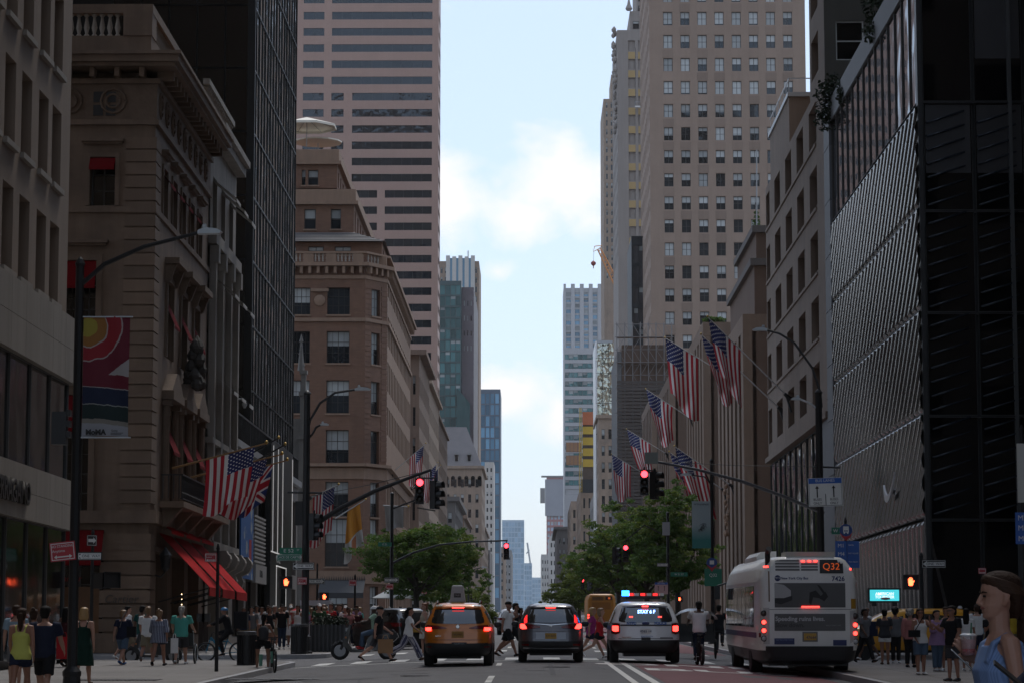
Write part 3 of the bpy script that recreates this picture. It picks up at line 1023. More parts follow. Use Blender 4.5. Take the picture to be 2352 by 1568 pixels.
core(b6, xr - xc - .41, -.45, 3.3, 52, 0, ZTOP - .01, BRICK, 'body')
rows6 = [zr(1300, 1190), zr(1185, 1105), zr(1062, 986), zr(948, 872), zr(833, 760), zr(722, 660)]
rows6.insert(0, (.4, z_(VZ(1345, DN))))
lc = lambda u0, u1: (UX(u0, DN) - xr + Wn, UX(u1, DN) - xr + Wn)
cols6 = [lc(605, 660), lc(677, 712), lc(745, 798)]
cols6[1] = lc(664, 706)
def w6(i, j, w, h):
	r = random.Random(i * 31 + j * 7)
	if j < 3:
		return window(w, h, 'grid43', r.choice((0, .35, .5)), glass=GLASS, frame=BRON)
	return window(w, h, 'grid43', r.choice((.0, .45, .55, .6, .35)), frame=BRON)
facade(b6, (xa, 0, 0), 0, Wn, 0, ZTOP, cols6, rows6, BRICK, .4, w6, sill=BRST)
cw = (chw * .30, chw * .68)
facade(b6, (xr - xc, 0, 0), cha, chw, 0, ZTOP, [cw], rows6, BRICK, .4, lambda i, j, w, h: window(w, h, 'grid33', random.Random(j + 3).choice((0, .5, .6, 1)), frame=BRON), sill=BRST)
Ls = 49.0
rowsS = [(.4, 4.6), (6.0, 10.5), (11.4, 15.2), (19.2, 22.0), (23.6, 26.6), (28.2, 31.2), (33.2, 35.9)]
facade(b6, (0, 3.2, 0), rad(90), Ls, 0, ZTOP, cols_of(Ls, 16, .62, .8), rowsS, BRST, .35, lambda i, j, w, h: window(w, h, 'mid', (0, .4, .6)[(i * 5 + j) % 3], frame=BRON))
# stone base, belts, cornice
def belt6(z0, z1, pr, name='belt_course', mat=BRST):
	t = math.tan((math.pi / 2 - cha) / 2) * 0 + pr * math.tan(cha / 2)
	t2 = pr * math.tan((math.pi / 2 - cha) / 2)
	poly = [(xa, .2), (xa, -pr), (xr - xc + t, -pr), (pr, 3.2 - t2), (pr, 3.2 + Ls), (-.3, 3.2 + Ls), (-.3, 3.35), (xr - xc, .2)]
	b = MB()
	b.prism(poly, 'z', z0, z1)
	return b.obj(name, mat, b6)
belt6(z_(VZ(1080, DN)) - .8, z_(VZ(1080, DN)) + .3, .12)
belt6(z_(VZ(1070, DN)), z_(VZ(1062, DN)) - .05, .55)
belt6(z_(VZ(738, DN)), z_(VZ(730, DN)), .22)
belt6(z_(VZ(640, DN)), z_(VZ(632, DN)), .12)
belt6(z_(VZ(612, DN)), z_(VZ(604, DN)), .75, 'cornice')
belt6(z_(VZ(1345, DN)) + .25, z_(VZ(1310, DN)), .2)
dn2 = MB(); dn2.box(-.14, .14, 0, .55, 0, .7)
dn2_me = dn2.mesh('bracket'); dn2_me.materials.append(BRST)
zbk = z_(VZ(612, DN)) - .72
for k in range(17):
	mk('bracket', dn2_me, b6, (xr - xc - .4 - k * .85, -.56, zbk))
for k in range(4):
	mk('bracket', dn2_me, b6, ((xr - xc) * (1 - (k + .5) / 4) + .4, 3.2 * (k + .5) / 4 - .45, zbk), cha)
for k in range(40):
	mk('bracket', dn2_me, b6, (.56, 3.6 + k * 1.2, zbk), rad(90))
# rusticated brick bands on the chamfer
rb = MB(); rb.box(0, chw * .26, -.05, 0, 0, .42)
rb_me = rb.mesh('brick_band'); rb_me.materials.append(BRICK)
for k in range(38):
	zz = z_(VZ(1062, DN)) + .3 + k * .52
	if zz < z_(VZ(640, DN)) - .5:
		mk('brick_band', rb_me, b6, (xr - xc, 0, zz), cha)
		mk('brick_band', rb_me, b6, (xr - xc + (chw * .74) * math.cos(cha), chw * .74 * math.sin(cha), zz), cha)
# crest between the top windows
cr = MB(); cr.lathe([(.1, 0), (.55, .1), (.6, .2), (.2, .3)], (0, 0, 0), 10, axis='y'); cr.box(-.9, .9, 0, .12, .9, 1.2)
cr.obj('stone_crest', BRST, b6, (UX(728, DN) - xc, -.25, z_(VZ(690, DN))))
# balustrade
bz0 = z_(VZ(604, DN))
def bal6(x0, x1, y, h=.95):
	n = int((x1 - x0) / .38)
	for k in range(n):
		mk('baluster', bal_me, b6, (x0 + k * .38, y, bz0 + .15)).scale = (1.1, 1.1, .95)
belt6(bz0 + .95, bz0 + 1.15, .35, 'balustrade_rail')
bal6(xr - xc - 8.4, xr - xc - .6, -.1)
for k in range(6):
	f = (k + 1) / 7
	mk('baluster', bal_me, b6, ((xr - xc) * (1 - f), 3.2 * f - .1, bz0 + .15))
for u in (702, 755, 818, 870):
	px = UX(u, DN) - xc
	b = MB(); b.box(px - .55, px + .45, -.3 if u < 850 else 1.9, .25 if u < 850 else 2.5, bz0 + .01, bz0 + .94); b.obj('balustrade_pier', BRST, b6)
# stepped upper storeys
def tier(u_r, v_t, v_b, yoff, colsu, wv, wdt=14, mat=BRICK, cor=True, style='sash', yl=40, ncs=10):
	d = DN + yoff
	x1 = UX(u_r, d) - xc
	z0, z1 = z_(VZ(v_b, d)), z_(VZ(v_t, d))
	core(b6, x1 - wdt, x1 - .4, yoff + .4, yoff + yl, z0, z1, mat)
	cs_ = [(UX(a, d) - xc - (x1 - wdt), UX(c, d) - xc - (x1 - wdt)) for a, c in colsu]
	rws = [(z_(VZ(wv[1], d)), z_(VZ(wv[0], d)))]
	facade(b6, (x1 - wdt, yoff, 0), 0, wdt, z0, z1, cs_, rws, mat, .3, lambda i, j, w, h: window(w, h, style, .45, frame=BRON), sill=BRST)
	facade(b6, (x1, yoff, 0), rad(90), yl, z0, z1, cols_of(yl, ncs, .45), rws, mat, .3, lambda i, j, w, h: window(w, h, style, .4, frame=BRON))
	if cor:
		b = MB()
		b.box(x1 - wdt, x1 + .45, yoff - .45, yoff + .2, z1, z1 + .35)
		b.box(x1 - .2, x1 + .45, yoff + .201, yoff + yl, z1, z1 + .35)
		b.box(x1 - wdt, x1 + .2, yoff - .2, yoff + .2, z1 + .351, z1 + 1.6)
		b.box(x1 - .2, x1 + .2, yoff + .201, yoff + yl, z1 + .351, z1 + 1.6)
		b.obj('cornice', BRST, b6)
	return x1, z1
tier(872, 552, 606, 3.2, [(640, 672), (700, 736), (762, 800)], (566, 585), cor=False, style='mid', yl=46)
SLATE = M('slate_roof', (.09, .085, .085), .5, var=.25, scale=2, bump=.4, bscale=6)
hx = UX(880, DN + 3) - xc
hr = MB()
zs0, zs1 = z_(VZ(556, DN + 3)), z_(VZ(534, DN + 6))
hr.add([(hx - 18, 2.4, zs0), (hx, 2.4, zs0), (hx, 49, zs0), (hx - 3.4, 6, zs1), (hx - 18, 6, zs1), (hx - 3.4, 46, zs1)],
	   [(0, 1, 3, 4), (1, 2, 5, 3)])
hr.obj('slate_roof', SLATE, b6)
# slate courses
for k in range(6):
	f = k / 6
	b = MB(); b.box(hx - 18, hx - 3.4 * f, 2.4 + 3.6 * f - .02, 2.4 + 3.6 * f + .55, zs0 + (zs1 - zs0) * f + .02, zs0 + (zs1 - zs0) * f + .07); b.obj('slate_course', SLATE, b6)
tier(806, 470, 535, 8, [(690, 717), (752, 776)], (480, 526), style='sash', yl=40)
tier(766, 378, 432, 12, [(683, 692), (698, 722)], (390, 425), style='sash', yl=34)
# roof terrace parasol
par = thing('roof_parasol', 'large cream parasol on the roof terrace of the brown store', 'parasol', P(704, 378, 264) + Vector((0, 0, 1.9)))
b = MB(); b.tube([(0, 0, 0), (0, 0, 2.6)], .05, 6); b.obj('pole', FRAMEL, par)
b = MB()
pr_ = 3.3
b.add([(0, 0, 3.2)] + [(pr_ * math.cos(k * math.pi / 4 + .39), pr_ * math.sin(k * math.pi / 4 + .39), 2.25) for k in range(8)], [(0, k + 1, (k + 1) % 8 + 1) for k in range(8)])
b.add([(pr_ * math.cos(k * math.pi / 4 + .39), pr_ * math.sin(k * math.pi / 4 + .39), 2.25 - .25 * j) for j in range(2) for k in range(8)], [(k, (k + 1) % 8, 8 + (k + 1) % 8, 8 + k) for k in range(8)])
CREAM = M('cream_canvas', (.72, .66, .55), .8, var=.08)
b.obj('canopy', CREAM, par)
for k in range(8):
	b = MB(); a = k * math.pi / 4 + .39; b.tube([(0, 0, 3.1), (pr_ * math.cos(a), pr_ * math.sin(a), 2.2)], .03, 4); b.obj('rib', FRAMEL, par)
par2 = thing('roof_parasol', 'low flat white parasol behind the cream one on the brown store roof', 'parasol', P(730, 378, 268) + Vector((0, 0, 1.2)))
b = MB(); b.tube([(0, 0, 0), (0, 0, 1.2)], .05, 6); b.obj('pole', FRAMEL, par2)
b = MB(); b.lathe([(2.6, 1.15), (2.6, 1.3), (.2, 1.7)], n=12); b.obj('canopy', CREAM, par2)
# street awnings of the store
AWD = M('grey_awning', (.035, .036, .038), .8, var=.15)
aw = thing('store_awning', 'long dark grey awning along the front of the brown store', 'awning', (UX(745, 246), 246, sw(246)))
b = MB()
b.prism([(0, 4.3), (0, 4.35), (-2.6, 3.1), (-2.6, 2.6), (-2.55, 2.6), (-2.55, 3.05)], 'x', UX(735, 246) - aw.location.x, UX(838, 246) - aw.location.x)
b.obj('canvas', AWD, aw)
b = MB()
for k in range(26):
	x_ = UX(735, 246) - aw.location.x + k * .17
	b.prism([(x_, 4.35), (x_ + .14, 4.35), (x_ + .07, 4.8)], 'y', -.05, 0)
b.obj('cresting', IRON, aw)
# ================================================================ generic towers further down the avenue
def tower(name, label, side, d, u0, u1, v_top, mat, nrow, floor, ncol, wf=.5, hf=.55, style='sash', d1=None, ncs=0, pb=(0, .4, .6), glass=None, frame=None, margin=.3, seed=1, zfirst=None, cornice=None, dep=.25, cat='building', extra=None, skip=None):
	x0, x1 = UX(u0, d), UX(u1, d)
	zb = gy(d) - .1
	root = thing(name, label, cat, ((x1 if side == 'L' else x0), d, zb))
	ox = root.location.x
	H = VZ(v_top, d) - zb
	d1 = d1 or d + 30
	W = x1 - x0
	cl_, cr_ = (x0 - ox, x1 - ox)
	core(root, cl_ + (.35 if side == 'R' else 0), cr_ - (.35 if side == 'L' else 0), .35, d1 - d, 0, H, mat)
	zf = (zfirst - zb) if zfirst is not None else H - nrow * floor - floor * .25
	rows = [(zf + k * floor, zf + k * floor + floor * hf) for k in range(nrow)]
	rows = [r for r in rows if r[0] > .5 and r[1] < H - .2]
	w = blinds(pb, style, seed, glass=glass, frame=frame)
	fcols = cols_of(W, ncol, wf, margin)
	facade(root, (cl_, 0, 0), 0, W, 0, H, fcols, rows, mat, dep, w, skip=skip)
	L = d1 - d
	if ncs:
		scol = cols_of(L, ncs, wf)
		if side == 'L':
			facade(root, (0, 0, 0), rad(90), L, 0, H, scol, rows, mat, dep, w)
		else:
			facade(root, (0, L, 0), rad(-90), L, 0, H, scol, rows, mat, dep, w)
	else:
		b = MB()
		if side == 'L':
			b.box(-.36, -.001, .001, L, 0, H - .01)
		else:
			b.box(.001, .36, .001, L, 0, H - .01)
		b.obj('side_wall', mat, root)
	if cornice:
		b = MB()
		pr, h = cornice
		b.box(cl_ - pr, cr_ + pr, -pr, .3, H, H + h)
		if side == 'L':
			b.box(-.3, pr, .301, L, H, H + h)
		else:
			b.box(-pr, .3, .301, L, H, H + h)
		b.obj('cornice', mat, root)
	root['H'] = H
	return root, W, H

PINK = M('pink_granite', (.375, .24, .19), .55, var=.1, band=.06, scale=.25, streak=.05)
dP = 560.0
xp0, xp1 = UX(640, dP), UX(1003, dP)
b7 = thing('pink_granite_tower', 'tall pink granite office tower with dark ribbon windows', 'building', (xp1, dP, gy(dP)))
z_ = lambda a: a - gy(dP)
core(b7, xp0 - xp1, -.4, .4, 12, 0, 175, PINK)
GLP = M('ribbon_glass', (.012, .014, .018), .04, spec=.75, var=.2, scale=.3, rnd=.25, wav=.03)
pxs = lambda u: UX(u, dP) - xp1
zrow = []
v = 1190.0
kk = 0
rib_rows = []
pp = 37.25
k = -3
while True:
	vt = 39 + k * pp - 12
	if vt > 1180:
		break
	rib_rows.append((vt, vt + 17.5, k))
	k += 1
wall = MB()
def wq(ua, ub, vt, vb):
	wall.quad((pxs(ua), 0, z_(VZ(vb, dP))), (pxs(ub), 0, z_(VZ(vb, dP))), (pxs(ub), 0, z_(VZ(vt, dP))), (pxs(ua), 0, z_(VZ(vt, dP))))
uL, uR = 640.0, 1003.0
pitchu = 23.4
prev = -160
npn = 0
_pan = {}
sec_all = []
for vt, vb, k in rib_rows:
	if k <= 4:
		secs = [(684, 733), (751, 988)]
	elif k <= 10:
		secs = [(684, 733), (751, 780), (800, 988)]
	elif k <= 16:
		secs = [(684, 733), (800, 860), (878, 988)]
	elif k <= 18:
		secs = [(800, 860), (878, 988)]
	else:
		secs = [(870, 907), (925, 988)]
	wq(uL, uR, prev, vt)
	pu_ = uL
	za, zb2 = z_(VZ(vb, dP)), z_(VZ(vt, dP))
	for a, c in secs:
		wq(pu_, a, vt, vb)
		pu_ = c
		n = max(1, round((c - a) / pitchu))
		w = (pxs(c) - pxs(a)) / n
		me = window(round(w, 2), round(zb2 - za, 2), 'pane', glass=GLP, frame=FRAME)
		for i in range(n):
			o = mk('window_pane', me, b7, (pxs(a) + i * w, .14, za))
			o.rotation_euler = (rad(R.uniform(-.05, .05)), 0, rad(R.uniform(-.08, .08)))
			npn += 1
		wall.quad((pxs(a), 0, zb2), (pxs(a), .2, zb2), (pxs(c), .2, zb2), (pxs(c), 0, zb2))
		wall.quad((pxs(a), 0, za), (pxs(c), 0, za), (pxs(c), .2, za), (pxs(a), .2, za))
	wq(pu_, uR, vt, vb)
	prev = vb
wq(uL, uR, prev, 1390)
wall.obj('wall', PINK, b7)
# stone joints: shallow vertical fins every bay between the ribbons
jt = MB(); jt.box(-.02, .02, -.012, .0, 0, 170)
jm = jt.mesh('panel_joint'); jm.materials.append(M('joint_grey', (.20, .14, .12), .8, var=.1))
rowsW = sorted((z_(VZ(vb, dP)), z_(VZ(vt, dP))) for vt, vb, k in rib_rows if k > -1)
facade(b7, (0, 0, 0), rad(90), 12, 0, 175, [(1.2, 5.8), (6.6, 11.2)], rowsW, PINK, .2, lambda i, j, w, h: window(w, h, 'pane', glass=GLP))

# ---- left side, receding
STB = M('brown_masonry', (.215, .148, .108), .85, var=.16, scale=.5, streak=.2, dirt=(.12, .09, .075))
STC = M('tan_masonry', (.30, .222, .165), .85, var=.15, scale=.4, streak=.2, dirt=(.16, .13, .11))
STG = M('grey_masonry', (.24, .23, .22), .85, var=.15, scale=.4, streak=.2)
STD = M('dark_masonry', (.13, .115, .105), .85, var=.15, scale=.4, streak=.15)
WHT = M('pale_masonry', (.55, .52, .48), .8, var=.1, scale=.3, streak=.1)
TEAL = M('teal_glass', (.055, .15, .155), .06, spec=.7, var=.25, scale=.2, rnd=.5, wav=.04)
BLUEG = M('blue_glass', (.13, .26, .37), .08, spec=.6, var=.2, scale=.1, rnd=.45)
PURP = M('mauve_cladding', (.115, .09, .095), .5, var=.2, scale=.5)
tower('brown_facade_building', 'tan masonry building with cornice and roof plants just past the brown store', 'L', 312, 900, 961, 815, STB, 9, 3.9, 4, .5, .6, 'sash', 342, 10, cornice=(.9, .6), seed=2)
tower('brown_facade_building', 'narrow brown masonry building with bracketed cornice beyond the tan one', 'L', 345, 930, 981, 880, STC, 8, 3.9, 4, .5, .6, 'sash', 385, 12, cornice=(.6, .5), seed=3)
tower('brown_facade_building', 'reddish brown building with plain parapet right of the first street flags', 'L', 405, 950, 1002, 955, STB, 8, 3.8, 5, .5, .6, 'sash', 455, 12, cornice=(.4, .4), seed=4)
t_, W_, H_ = tower('mansard_building', 'tan building with grey mansard roof, dormers and arched windows', 'L', 720, 1000, 1106, 1075, STC, 9, 4.3, 6, .42, .55, 'sash', 770, 8, cornice=(.7, .8), seed=5)
ms = MB()
hm = VZ(948, 720) - VZ(1040, 720)
zt = H_ + .8
ms.add([(-W_, 0, zt), (0, 0, zt), (0, 50, zt), (-W_, 50, zt), (-W_, 4, zt + hm), (-4.5, 5, zt + hm), (-4.5, 45, zt + hm), (-W_, 45, zt + hm)], [(0, 1, 5, 4), (1, 2, 6, 5), (4, 5, 6, 7), (2, 3, 7, 6)])
ms.obj('mansard_roof', M('mansard_grey', (.20, .18, .175), .6, var=.2, scale=.5), t_)
for k in range(3):
	b = MB(); x_ = -10.8 + k * 3.6
	b.box(x_ - .7, x_ + .7, .4, 3, zt + 1.2, zt + 3.2); b.lathe([(.7, .4), (.7, 3)], (x_, 0, zt + 3.2), 10, axis='y'); b.obj('dormer', STG, t_)
	b = MB(); b.box(x_ - .4, x_ + .4, .33, .4, zt + 1.4, zt + 3.1); b.obj('dormer_window', GLASSD, t_)
for k in range(7):
	b = MB(); x_ = -12 + k * 1.9
	b.lathe([(.55, -.12), (.55, -.05)], (x_, 0, H_ - 2.6), 12, axis='y'); b.box(x_ - .55, x_ + .55, -.12, -.05, H_ - 5.0, H_ - 2.6); b.obj('arched_window', GLASSD, t_)
tower('mid_block_building', 'grey brown building with green copper cornice at mid left distance', 'L', 560, 985, 1045, 1150, STD, 6, 3.8, 3, .5, .6, 'sash', 620, 8, cornice=(1.0, 1.0), seed=6)
tower('mid_block_building', 'slim brown building stepping down behind the left mast arm signal', 'L', 640, 1010, 1065, 1190, STB, 5, 3.8, 4, .5, .6, 'sash', 700, 8, cornice=(.8, .8), seed=7)
t_, W_, H_ = tower('teal_glass_tower', 'teal glass office tower with mauve upper cladding left of the sky gap', 'L', 832, 995, 1058, 645, M('teal_frame', (.05, .08, .08), .4, var=.15), 24, 3.7, 5, .92, .86, 'pane', 880, 0, pb=(0, 0, 0, .3), glass=TEAL, margin=.1, seed=8)
t_, W_, H_ = tower('mauve_tower', 'dark mauve clad tower with an angled glass wing left of the sky gap', 'L', 835, 1059, 1087, 660, PURP, 4, 5.0, 3, .3, .35, 'pane', 900, 0, pb=(0, 1), seed=9)
wg = MB()
zw = lambda v_: VZ(v_, 826) - gy(826)
wg.add([(UX(1048, 826), 826, gy(826)), (UX(1078, 826), 826, gy(826)), (UX(1078, 826), 826, VZ(925, 826)), (UX(1048, 826), 826, VZ(890, 826)), (UX(1048, 834), 834, gy(834)), (UX(1080, 834), 834, gy(834)), (UX(1080, 834), 834, VZ(925, 834)), (UX(1048, 834), 834, VZ(890, 834))],
	   [(0, 1, 2, 3), (1, 5, 6, 2), (3, 2, 6, 7), (0, 3, 7, 4)])
tag(wg.obj('glass_wing', TEAL), 'slanted teal glass wing in front of the mauve tower', 'building')
t_, W_, H_ = tower('crowned_tower', 'tan tower with a white and blue striped crown above the left roofs', 'L', 1000, 1005, 1099, 600, STC, 20, 3.9, 9, .42, .6, 'sash', 1040, 0, pb=(0, .3, .6), seed=10)
for k in range(5):
	b = MB(); x_ = UX(1022 + k * 14.5, 1000) - t_.location.x
	b.box(x_, x_ + 1.6, -.7, .5, H_ - 17, H_ + 2.2 - (k % 2) * .4); b.obj('white_fin', WHT, t_)
b = MB(); b.box(UX(1026, 1000) - t_.location.x, UX(1082, 1000) - t_.location.x, -.3, .1, H_ - 16, H_ + 1.2); b.obj('blue_crown_glass', BLUEG, t_)
b = MB(); b.tube([(-4.5, 5, H_), (-4.5, 5, H_ + 5)], .25, 5); b.obj('mast', GREYM, t_)
tower('balcony_tower', 'pale slab of flats with small square windows below the blue tower', 'L', 1080, 1113, 1134, 1060, WHT, 16, 3.4, 2, .4, .5, 'pane', 1110, 0, pb=(0, .5), seed=11)
tower('blue_glass_tower', 'slim blue glass tower with dark frame at the left of the sky gap', 'L', 1150, 1101, 1149, 893, M('blue_frame', (.10, .13, .17), .4, var=.1), 18, 5.2, 4, .8, .88, 'pane', 1190, 0, pb=(0,), glass=BLUEG, margin=.4, seed=12)
tower('far_left_building', 'tan stepped building seen just under the mansard roof', 'L', 900, 1060, 1112, 1215, STC, 6, 4, 5, .5, .55, 'sash', 980, 8, cornice=(.6, .8), seed=13)
tower('far_left_building', 'grey building wrapped in dark scaffolding at the far left end', 'L', 1000, 1085, 1125, 1262, STD, 8, 3.2, 6, .8, .75, 'pane', 1060, 0, pb=(0,), seed=14)
tower('far_left_building', 'small pinkish building at the far left end of the avenue', 'L', 1300, 1120, 1158, 1255, STC, 6, 4.2, 5, .5, .5, 'pane', 1400, 0, pb=(0, .4), seed=15)
tower('far_left_building', 'dull blue grey block at the foot of the far blue tower', 'L', 1500, 1135, 1175, 1262, STG, 7, 4.6, 5, .5, .5, 'pane', 1600, 0, pb=(0, .4), seed=16)
# far towers; haze mostly painted into their pale glass colours
PALEB = M('hazed_blue_glass', (.24, .36, .46), .2, spec=.6, var=.15, scale=.02, rnd=.2)
FAR = M('hazed_far_glass', (.34, .44, .52), .35, var=.1, scale=.02)
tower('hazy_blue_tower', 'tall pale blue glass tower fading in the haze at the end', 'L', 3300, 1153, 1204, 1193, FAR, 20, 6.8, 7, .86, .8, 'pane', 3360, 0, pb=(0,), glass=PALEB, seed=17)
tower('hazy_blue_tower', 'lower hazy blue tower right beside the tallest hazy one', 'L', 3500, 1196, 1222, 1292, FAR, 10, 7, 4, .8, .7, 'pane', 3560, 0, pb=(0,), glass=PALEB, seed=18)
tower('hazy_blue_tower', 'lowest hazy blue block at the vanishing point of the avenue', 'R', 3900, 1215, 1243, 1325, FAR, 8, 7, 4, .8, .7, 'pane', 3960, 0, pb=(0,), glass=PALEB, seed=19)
jb = MB()
p0, p1 = P(1218, 1292, 3500), P(1211, 1245, 3500)
jb.tube([p0, p1], 1.2, 4); jb.tube([P(1216, 1262, 3500), P(1209, 1270, 3500)], .8, 4)
tag(jb.obj('far_crane', GREYM), 'thin crane on the hazy tower at the end of the avenue', 'crane')

# ================================================================ right side
XR = 14.7
NIK = M('ribbed_glass', (.21, .205, .205), .15, .9, var=.2, scale=.8, spec=.6)
NIKF = M('panel_frame', (.03, .024, .02), .5, .3, var=.3, scale=3)
GRP = M('grey_pier', (.125, .13, .14), .6, var=.12, scale=.8)
yn0, yn1 = 94.8, 122.4
b8 = thing('ribbed_glass_store', 'store of slanted ribbed glass panels over a black glass front', 'building', (XR, yn0, sw(yn0)))
z_ = lambda a: a - sw(yn0)
core(b8, .7, 18, .7, yn1 - yn0, 0, z_(27.4), DARKP)
nc = 12
pw = (yn1 - yn0) / nc
ph = 3.93
def ribpanel(w, h, n=5, shift=.55):
	"""corrugated pane: slanted ribs of half-round section; local x along, -y outward"""
	b = MB()
	nz, nx_ = 40, n * 12
	m = .02
	vs, fs = [], []
	for j in range(nz + 1):
		zz = m + (h - 2 * m) * j / nz
		amp = (.01, .13)[min(j, nz - j) > 0]
		for i in range(nx_ + 1):
			xx = m + (w - 2 * m) * i / nx_
			ph_ = (i / nx_ * n - shift * n * .42 * j / nz)
			k_ = abs(math.sin(math.pi * ph_))
			edge = 1
			vs.append((xx, -amp * k_ ** 1.2 * edge, zz))
	for j in range(nz):
		for i in range(nx_):
			a = j * (nx_ + 1) + i
			fs.append((a, a + 1, a + nx_ + 2, a + nx_ + 1))
	b.add(vs, fs, 0)
	b.box(0, w, -.03, .08, 0, .02, 1); b.box(0, w, -.03, .08, h - .02, h, 1)
	b.box(0, .015, -.03, .08, .021, h - .021, 1); b.box(w - .015, w, -.03, .08, .021, h - .021, 1)
	return b
rp = ribpanel(pw - .01, ph - .01, 2, 5.4)
rp_me = rp.mesh('ribbed_panel')
smooth_by_angle(rp_me, 50)
rp_me.materials.append(NIK); rp_me.materials.append(NIKF)
for r_ in range(4):
	for c_ in range(nc):
		mk('ribbed_panel', rp_me, b8, (0, (c_ + 1) * pw, z_(6.15) + r_ * ph), rad(-90))
# bottom row leans inwards
lp = ribpanel(pw - .01, 4.6, 2, 6.0).mesh('ribbed_panel')
smooth_by_angle(lp, 50)
lp.materials.append(NIK); lp.materials.append(NIKF)
for c_ in range(nc):
	o = mk('ribbed_panel', lp, b8, (.0, (c_ + 1) * pw, z_(6.1)), rad(-90))
	o.location = (.95, (c_ + 1) * pw, z_(1.55))
	o.rotation_euler = (Matrix.Rotation(rad(-90), 3, 'Z') @ Matrix.Rotation(rad(12), 3, 'X')).to_euler()
UPG = M('upper_store_glass', (.05, .05, .055), .035, spec=.9, var=.1, scale=.3, wav=.012)
for c_ in range(14):
	w = (yn1 - yn0) / 14
	o = mk('glass_pane', window(round(w - .01, 3), 4.95, 'pane', glass=UPG), b8, (.02, (c_ + 1) * w, z_(22.0)), rad(-90))
	o.rotation_euler = (rad(R.uniform(-.06, .06)), 0, rad(-90 + R.uniform(-.08, .08)))
b = MB(); b.box(-.05, .7, 0, yn1 - yn0, z_(26.96), z_(28.1)); b.obj('roof_band', GRP, b8)
for k in range(10):
	b = MB(); b.box(-.12, .8, yn1 - yn0 + .01, yn1 - yn0 + 2.3, z_(1.5 + k * 2.7) + .02, z_(1.5 + (k + 1) * 2.7) - .02); b.obj('stone_panel', GRP, b8)
# north glass front with slanting ribs behind each pane
BLK = M('black_front_glass', (.004, .0042, .005), .06, spec=.45, var=.2, scale=.4)
NR = M('front_rib', (.022, .03, .042), .2, .2, var=.3, scale=1.5)
zn = [1.6, 6.1, 10.0, 13.9, 17.8, 22.0, 26.9]
b = MB(); b.box(-.02, .16, -.12, .3, z_(.9), z_(28.1)); b.obj('corner_post', DARKM, b8)
for j in range(len(zn) - 1):
	for i in range(3):
		x0 = .2 + i * 1.95
		o = mk('front_pane', window(1.85, zn[j + 1] - zn[j] - .06, 'pane', .66 if (j, i) in ((4, 0), (4, 1), (5, 1)) else 0, glass=BLK, frame=DARKM, bl=M('dim_blind', (.045, .045, .05), .6, var=.2)), b8, (x0, 0, z_(zn[j])))
		if 0 < j < 5:
			rbm = MB()
			nr = 7
			for k in range(nr):
				zz = .18 + k * .53
				rbm.tube([(.09, -.02, zz + .02), (.14, -.07, zz), (1.55, -.07, zz + .46)], [.035, .05, .035], 6)
			rbm.obj('pane_rib', NR, o, smooth=True)
b = MB()
for zz in zn:
	b.box(.16, 6.1, -.09, .2, z_(zz) - .09, z_(zz) - .02)
b.obj('front_transom', DARKM, b8)
b = MB(); b.box(3.42, 3.56, -.12, .2, z_(.9), z_(28)); b.obj('front_mullion', M('grey_mullion', (.10, .105, .11), .4, .5, var=.1), b8)
core(b8, .17, 18, .25, .69, 0, z_(27), DARKP, 'front_backing')
# white tick emblem on the ribbed glass
sw_ = MB()
pts = []
for k in range(25):
	t = k / 24
	pts.append((t * 5.2, .95 * math.exp(-((t - .02) * 3.1)) * 1.55 - .55 + t * 2.0 * t + .1, .62 * (1 - t) ** .8 * min(1, .35 + t * 5)))
up = [(x_, y_) for x_, y_, w in pts]
lo = [(x_, y_ - w) for x_, y_, w in pts][::-1]
sw_.prism(up + lo, 'y', -.14, -.06)
em = sw_.obj('emblem', M('emblem_white', (.75, .76, .78), .25, var=.03), b8, (-.28, 8.4, z_(7.2)), rad(-90))
em.scale = (.62, 1, .62)
# planters with shrubs on its roof
LEAFD = M('dark_leaf', (.018, .032, .012), .7, var=.4, scale=3, rnd=.2)
LEAF = M('tree_leaf', (.07, .12, .026), .65, var=.45, scale=1.2, spec=.3)
def leafball(mb, c, r, n, size, rng, sq=1.0):
	for k in range(n):
		while True:
			p = Vector((rng.uniform(-1, 1), rng.uniform(-1, 1), rng.uniform(-1, 1)))
			if .15 < p.length < 1:
				break
		p = Vector((p.x * r, p.y * r, p.z * r * sq)) + Vector(c)
		a = Vector((rng.uniform(-1, 1), rng.uniform(-1, 1), rng.uniform(-.7, .7))).normalized() * size * rng.uniform(.6, 1.3)
		q = a.cross(Vector((rng.uniform(-1, 1), rng.uniform(-1, 1), rng.uniform(-1, 1)))).normalized() * size * rng.uniform(.35, .6)
		mb.add([p - a, p + q, p + a, p - q], [(0, 1, 2, 3)])
rng = random.Random(21)
for lab, (u, v, d, r_) in (('dark green shrub hanging over the ribbed store roof edge', (1925, 245, 122, 1.2)), ('dark shrub at the top of the ribbed store roof', (2030, 40, 107, 1.1)), ('green shrub beside the grey wall window', (1962, 200, 118, .8))):
	p = P(u, v, d)
	p.x = max(p.x, XR + .6)
	s_ = thing('roof_shrub', lab, 'shrub', (p.x, d, p.z - r_))
	b = MB()
	for k in range(9):
		leafball(b, (rng.uniform(-.7, .7) * r_, rng.uniform(-.9, .9) * r_, r_ + rng.uniform(-.9, .9) * r_), r_ * .55, 130, .13, rng)
	b.obj('foliage', LEAFD, s_)
	b = MB(); b.tube([(0, 0, -.6), (0, 0, r_)], .05, 5); b.obj('stem', STD, s_)

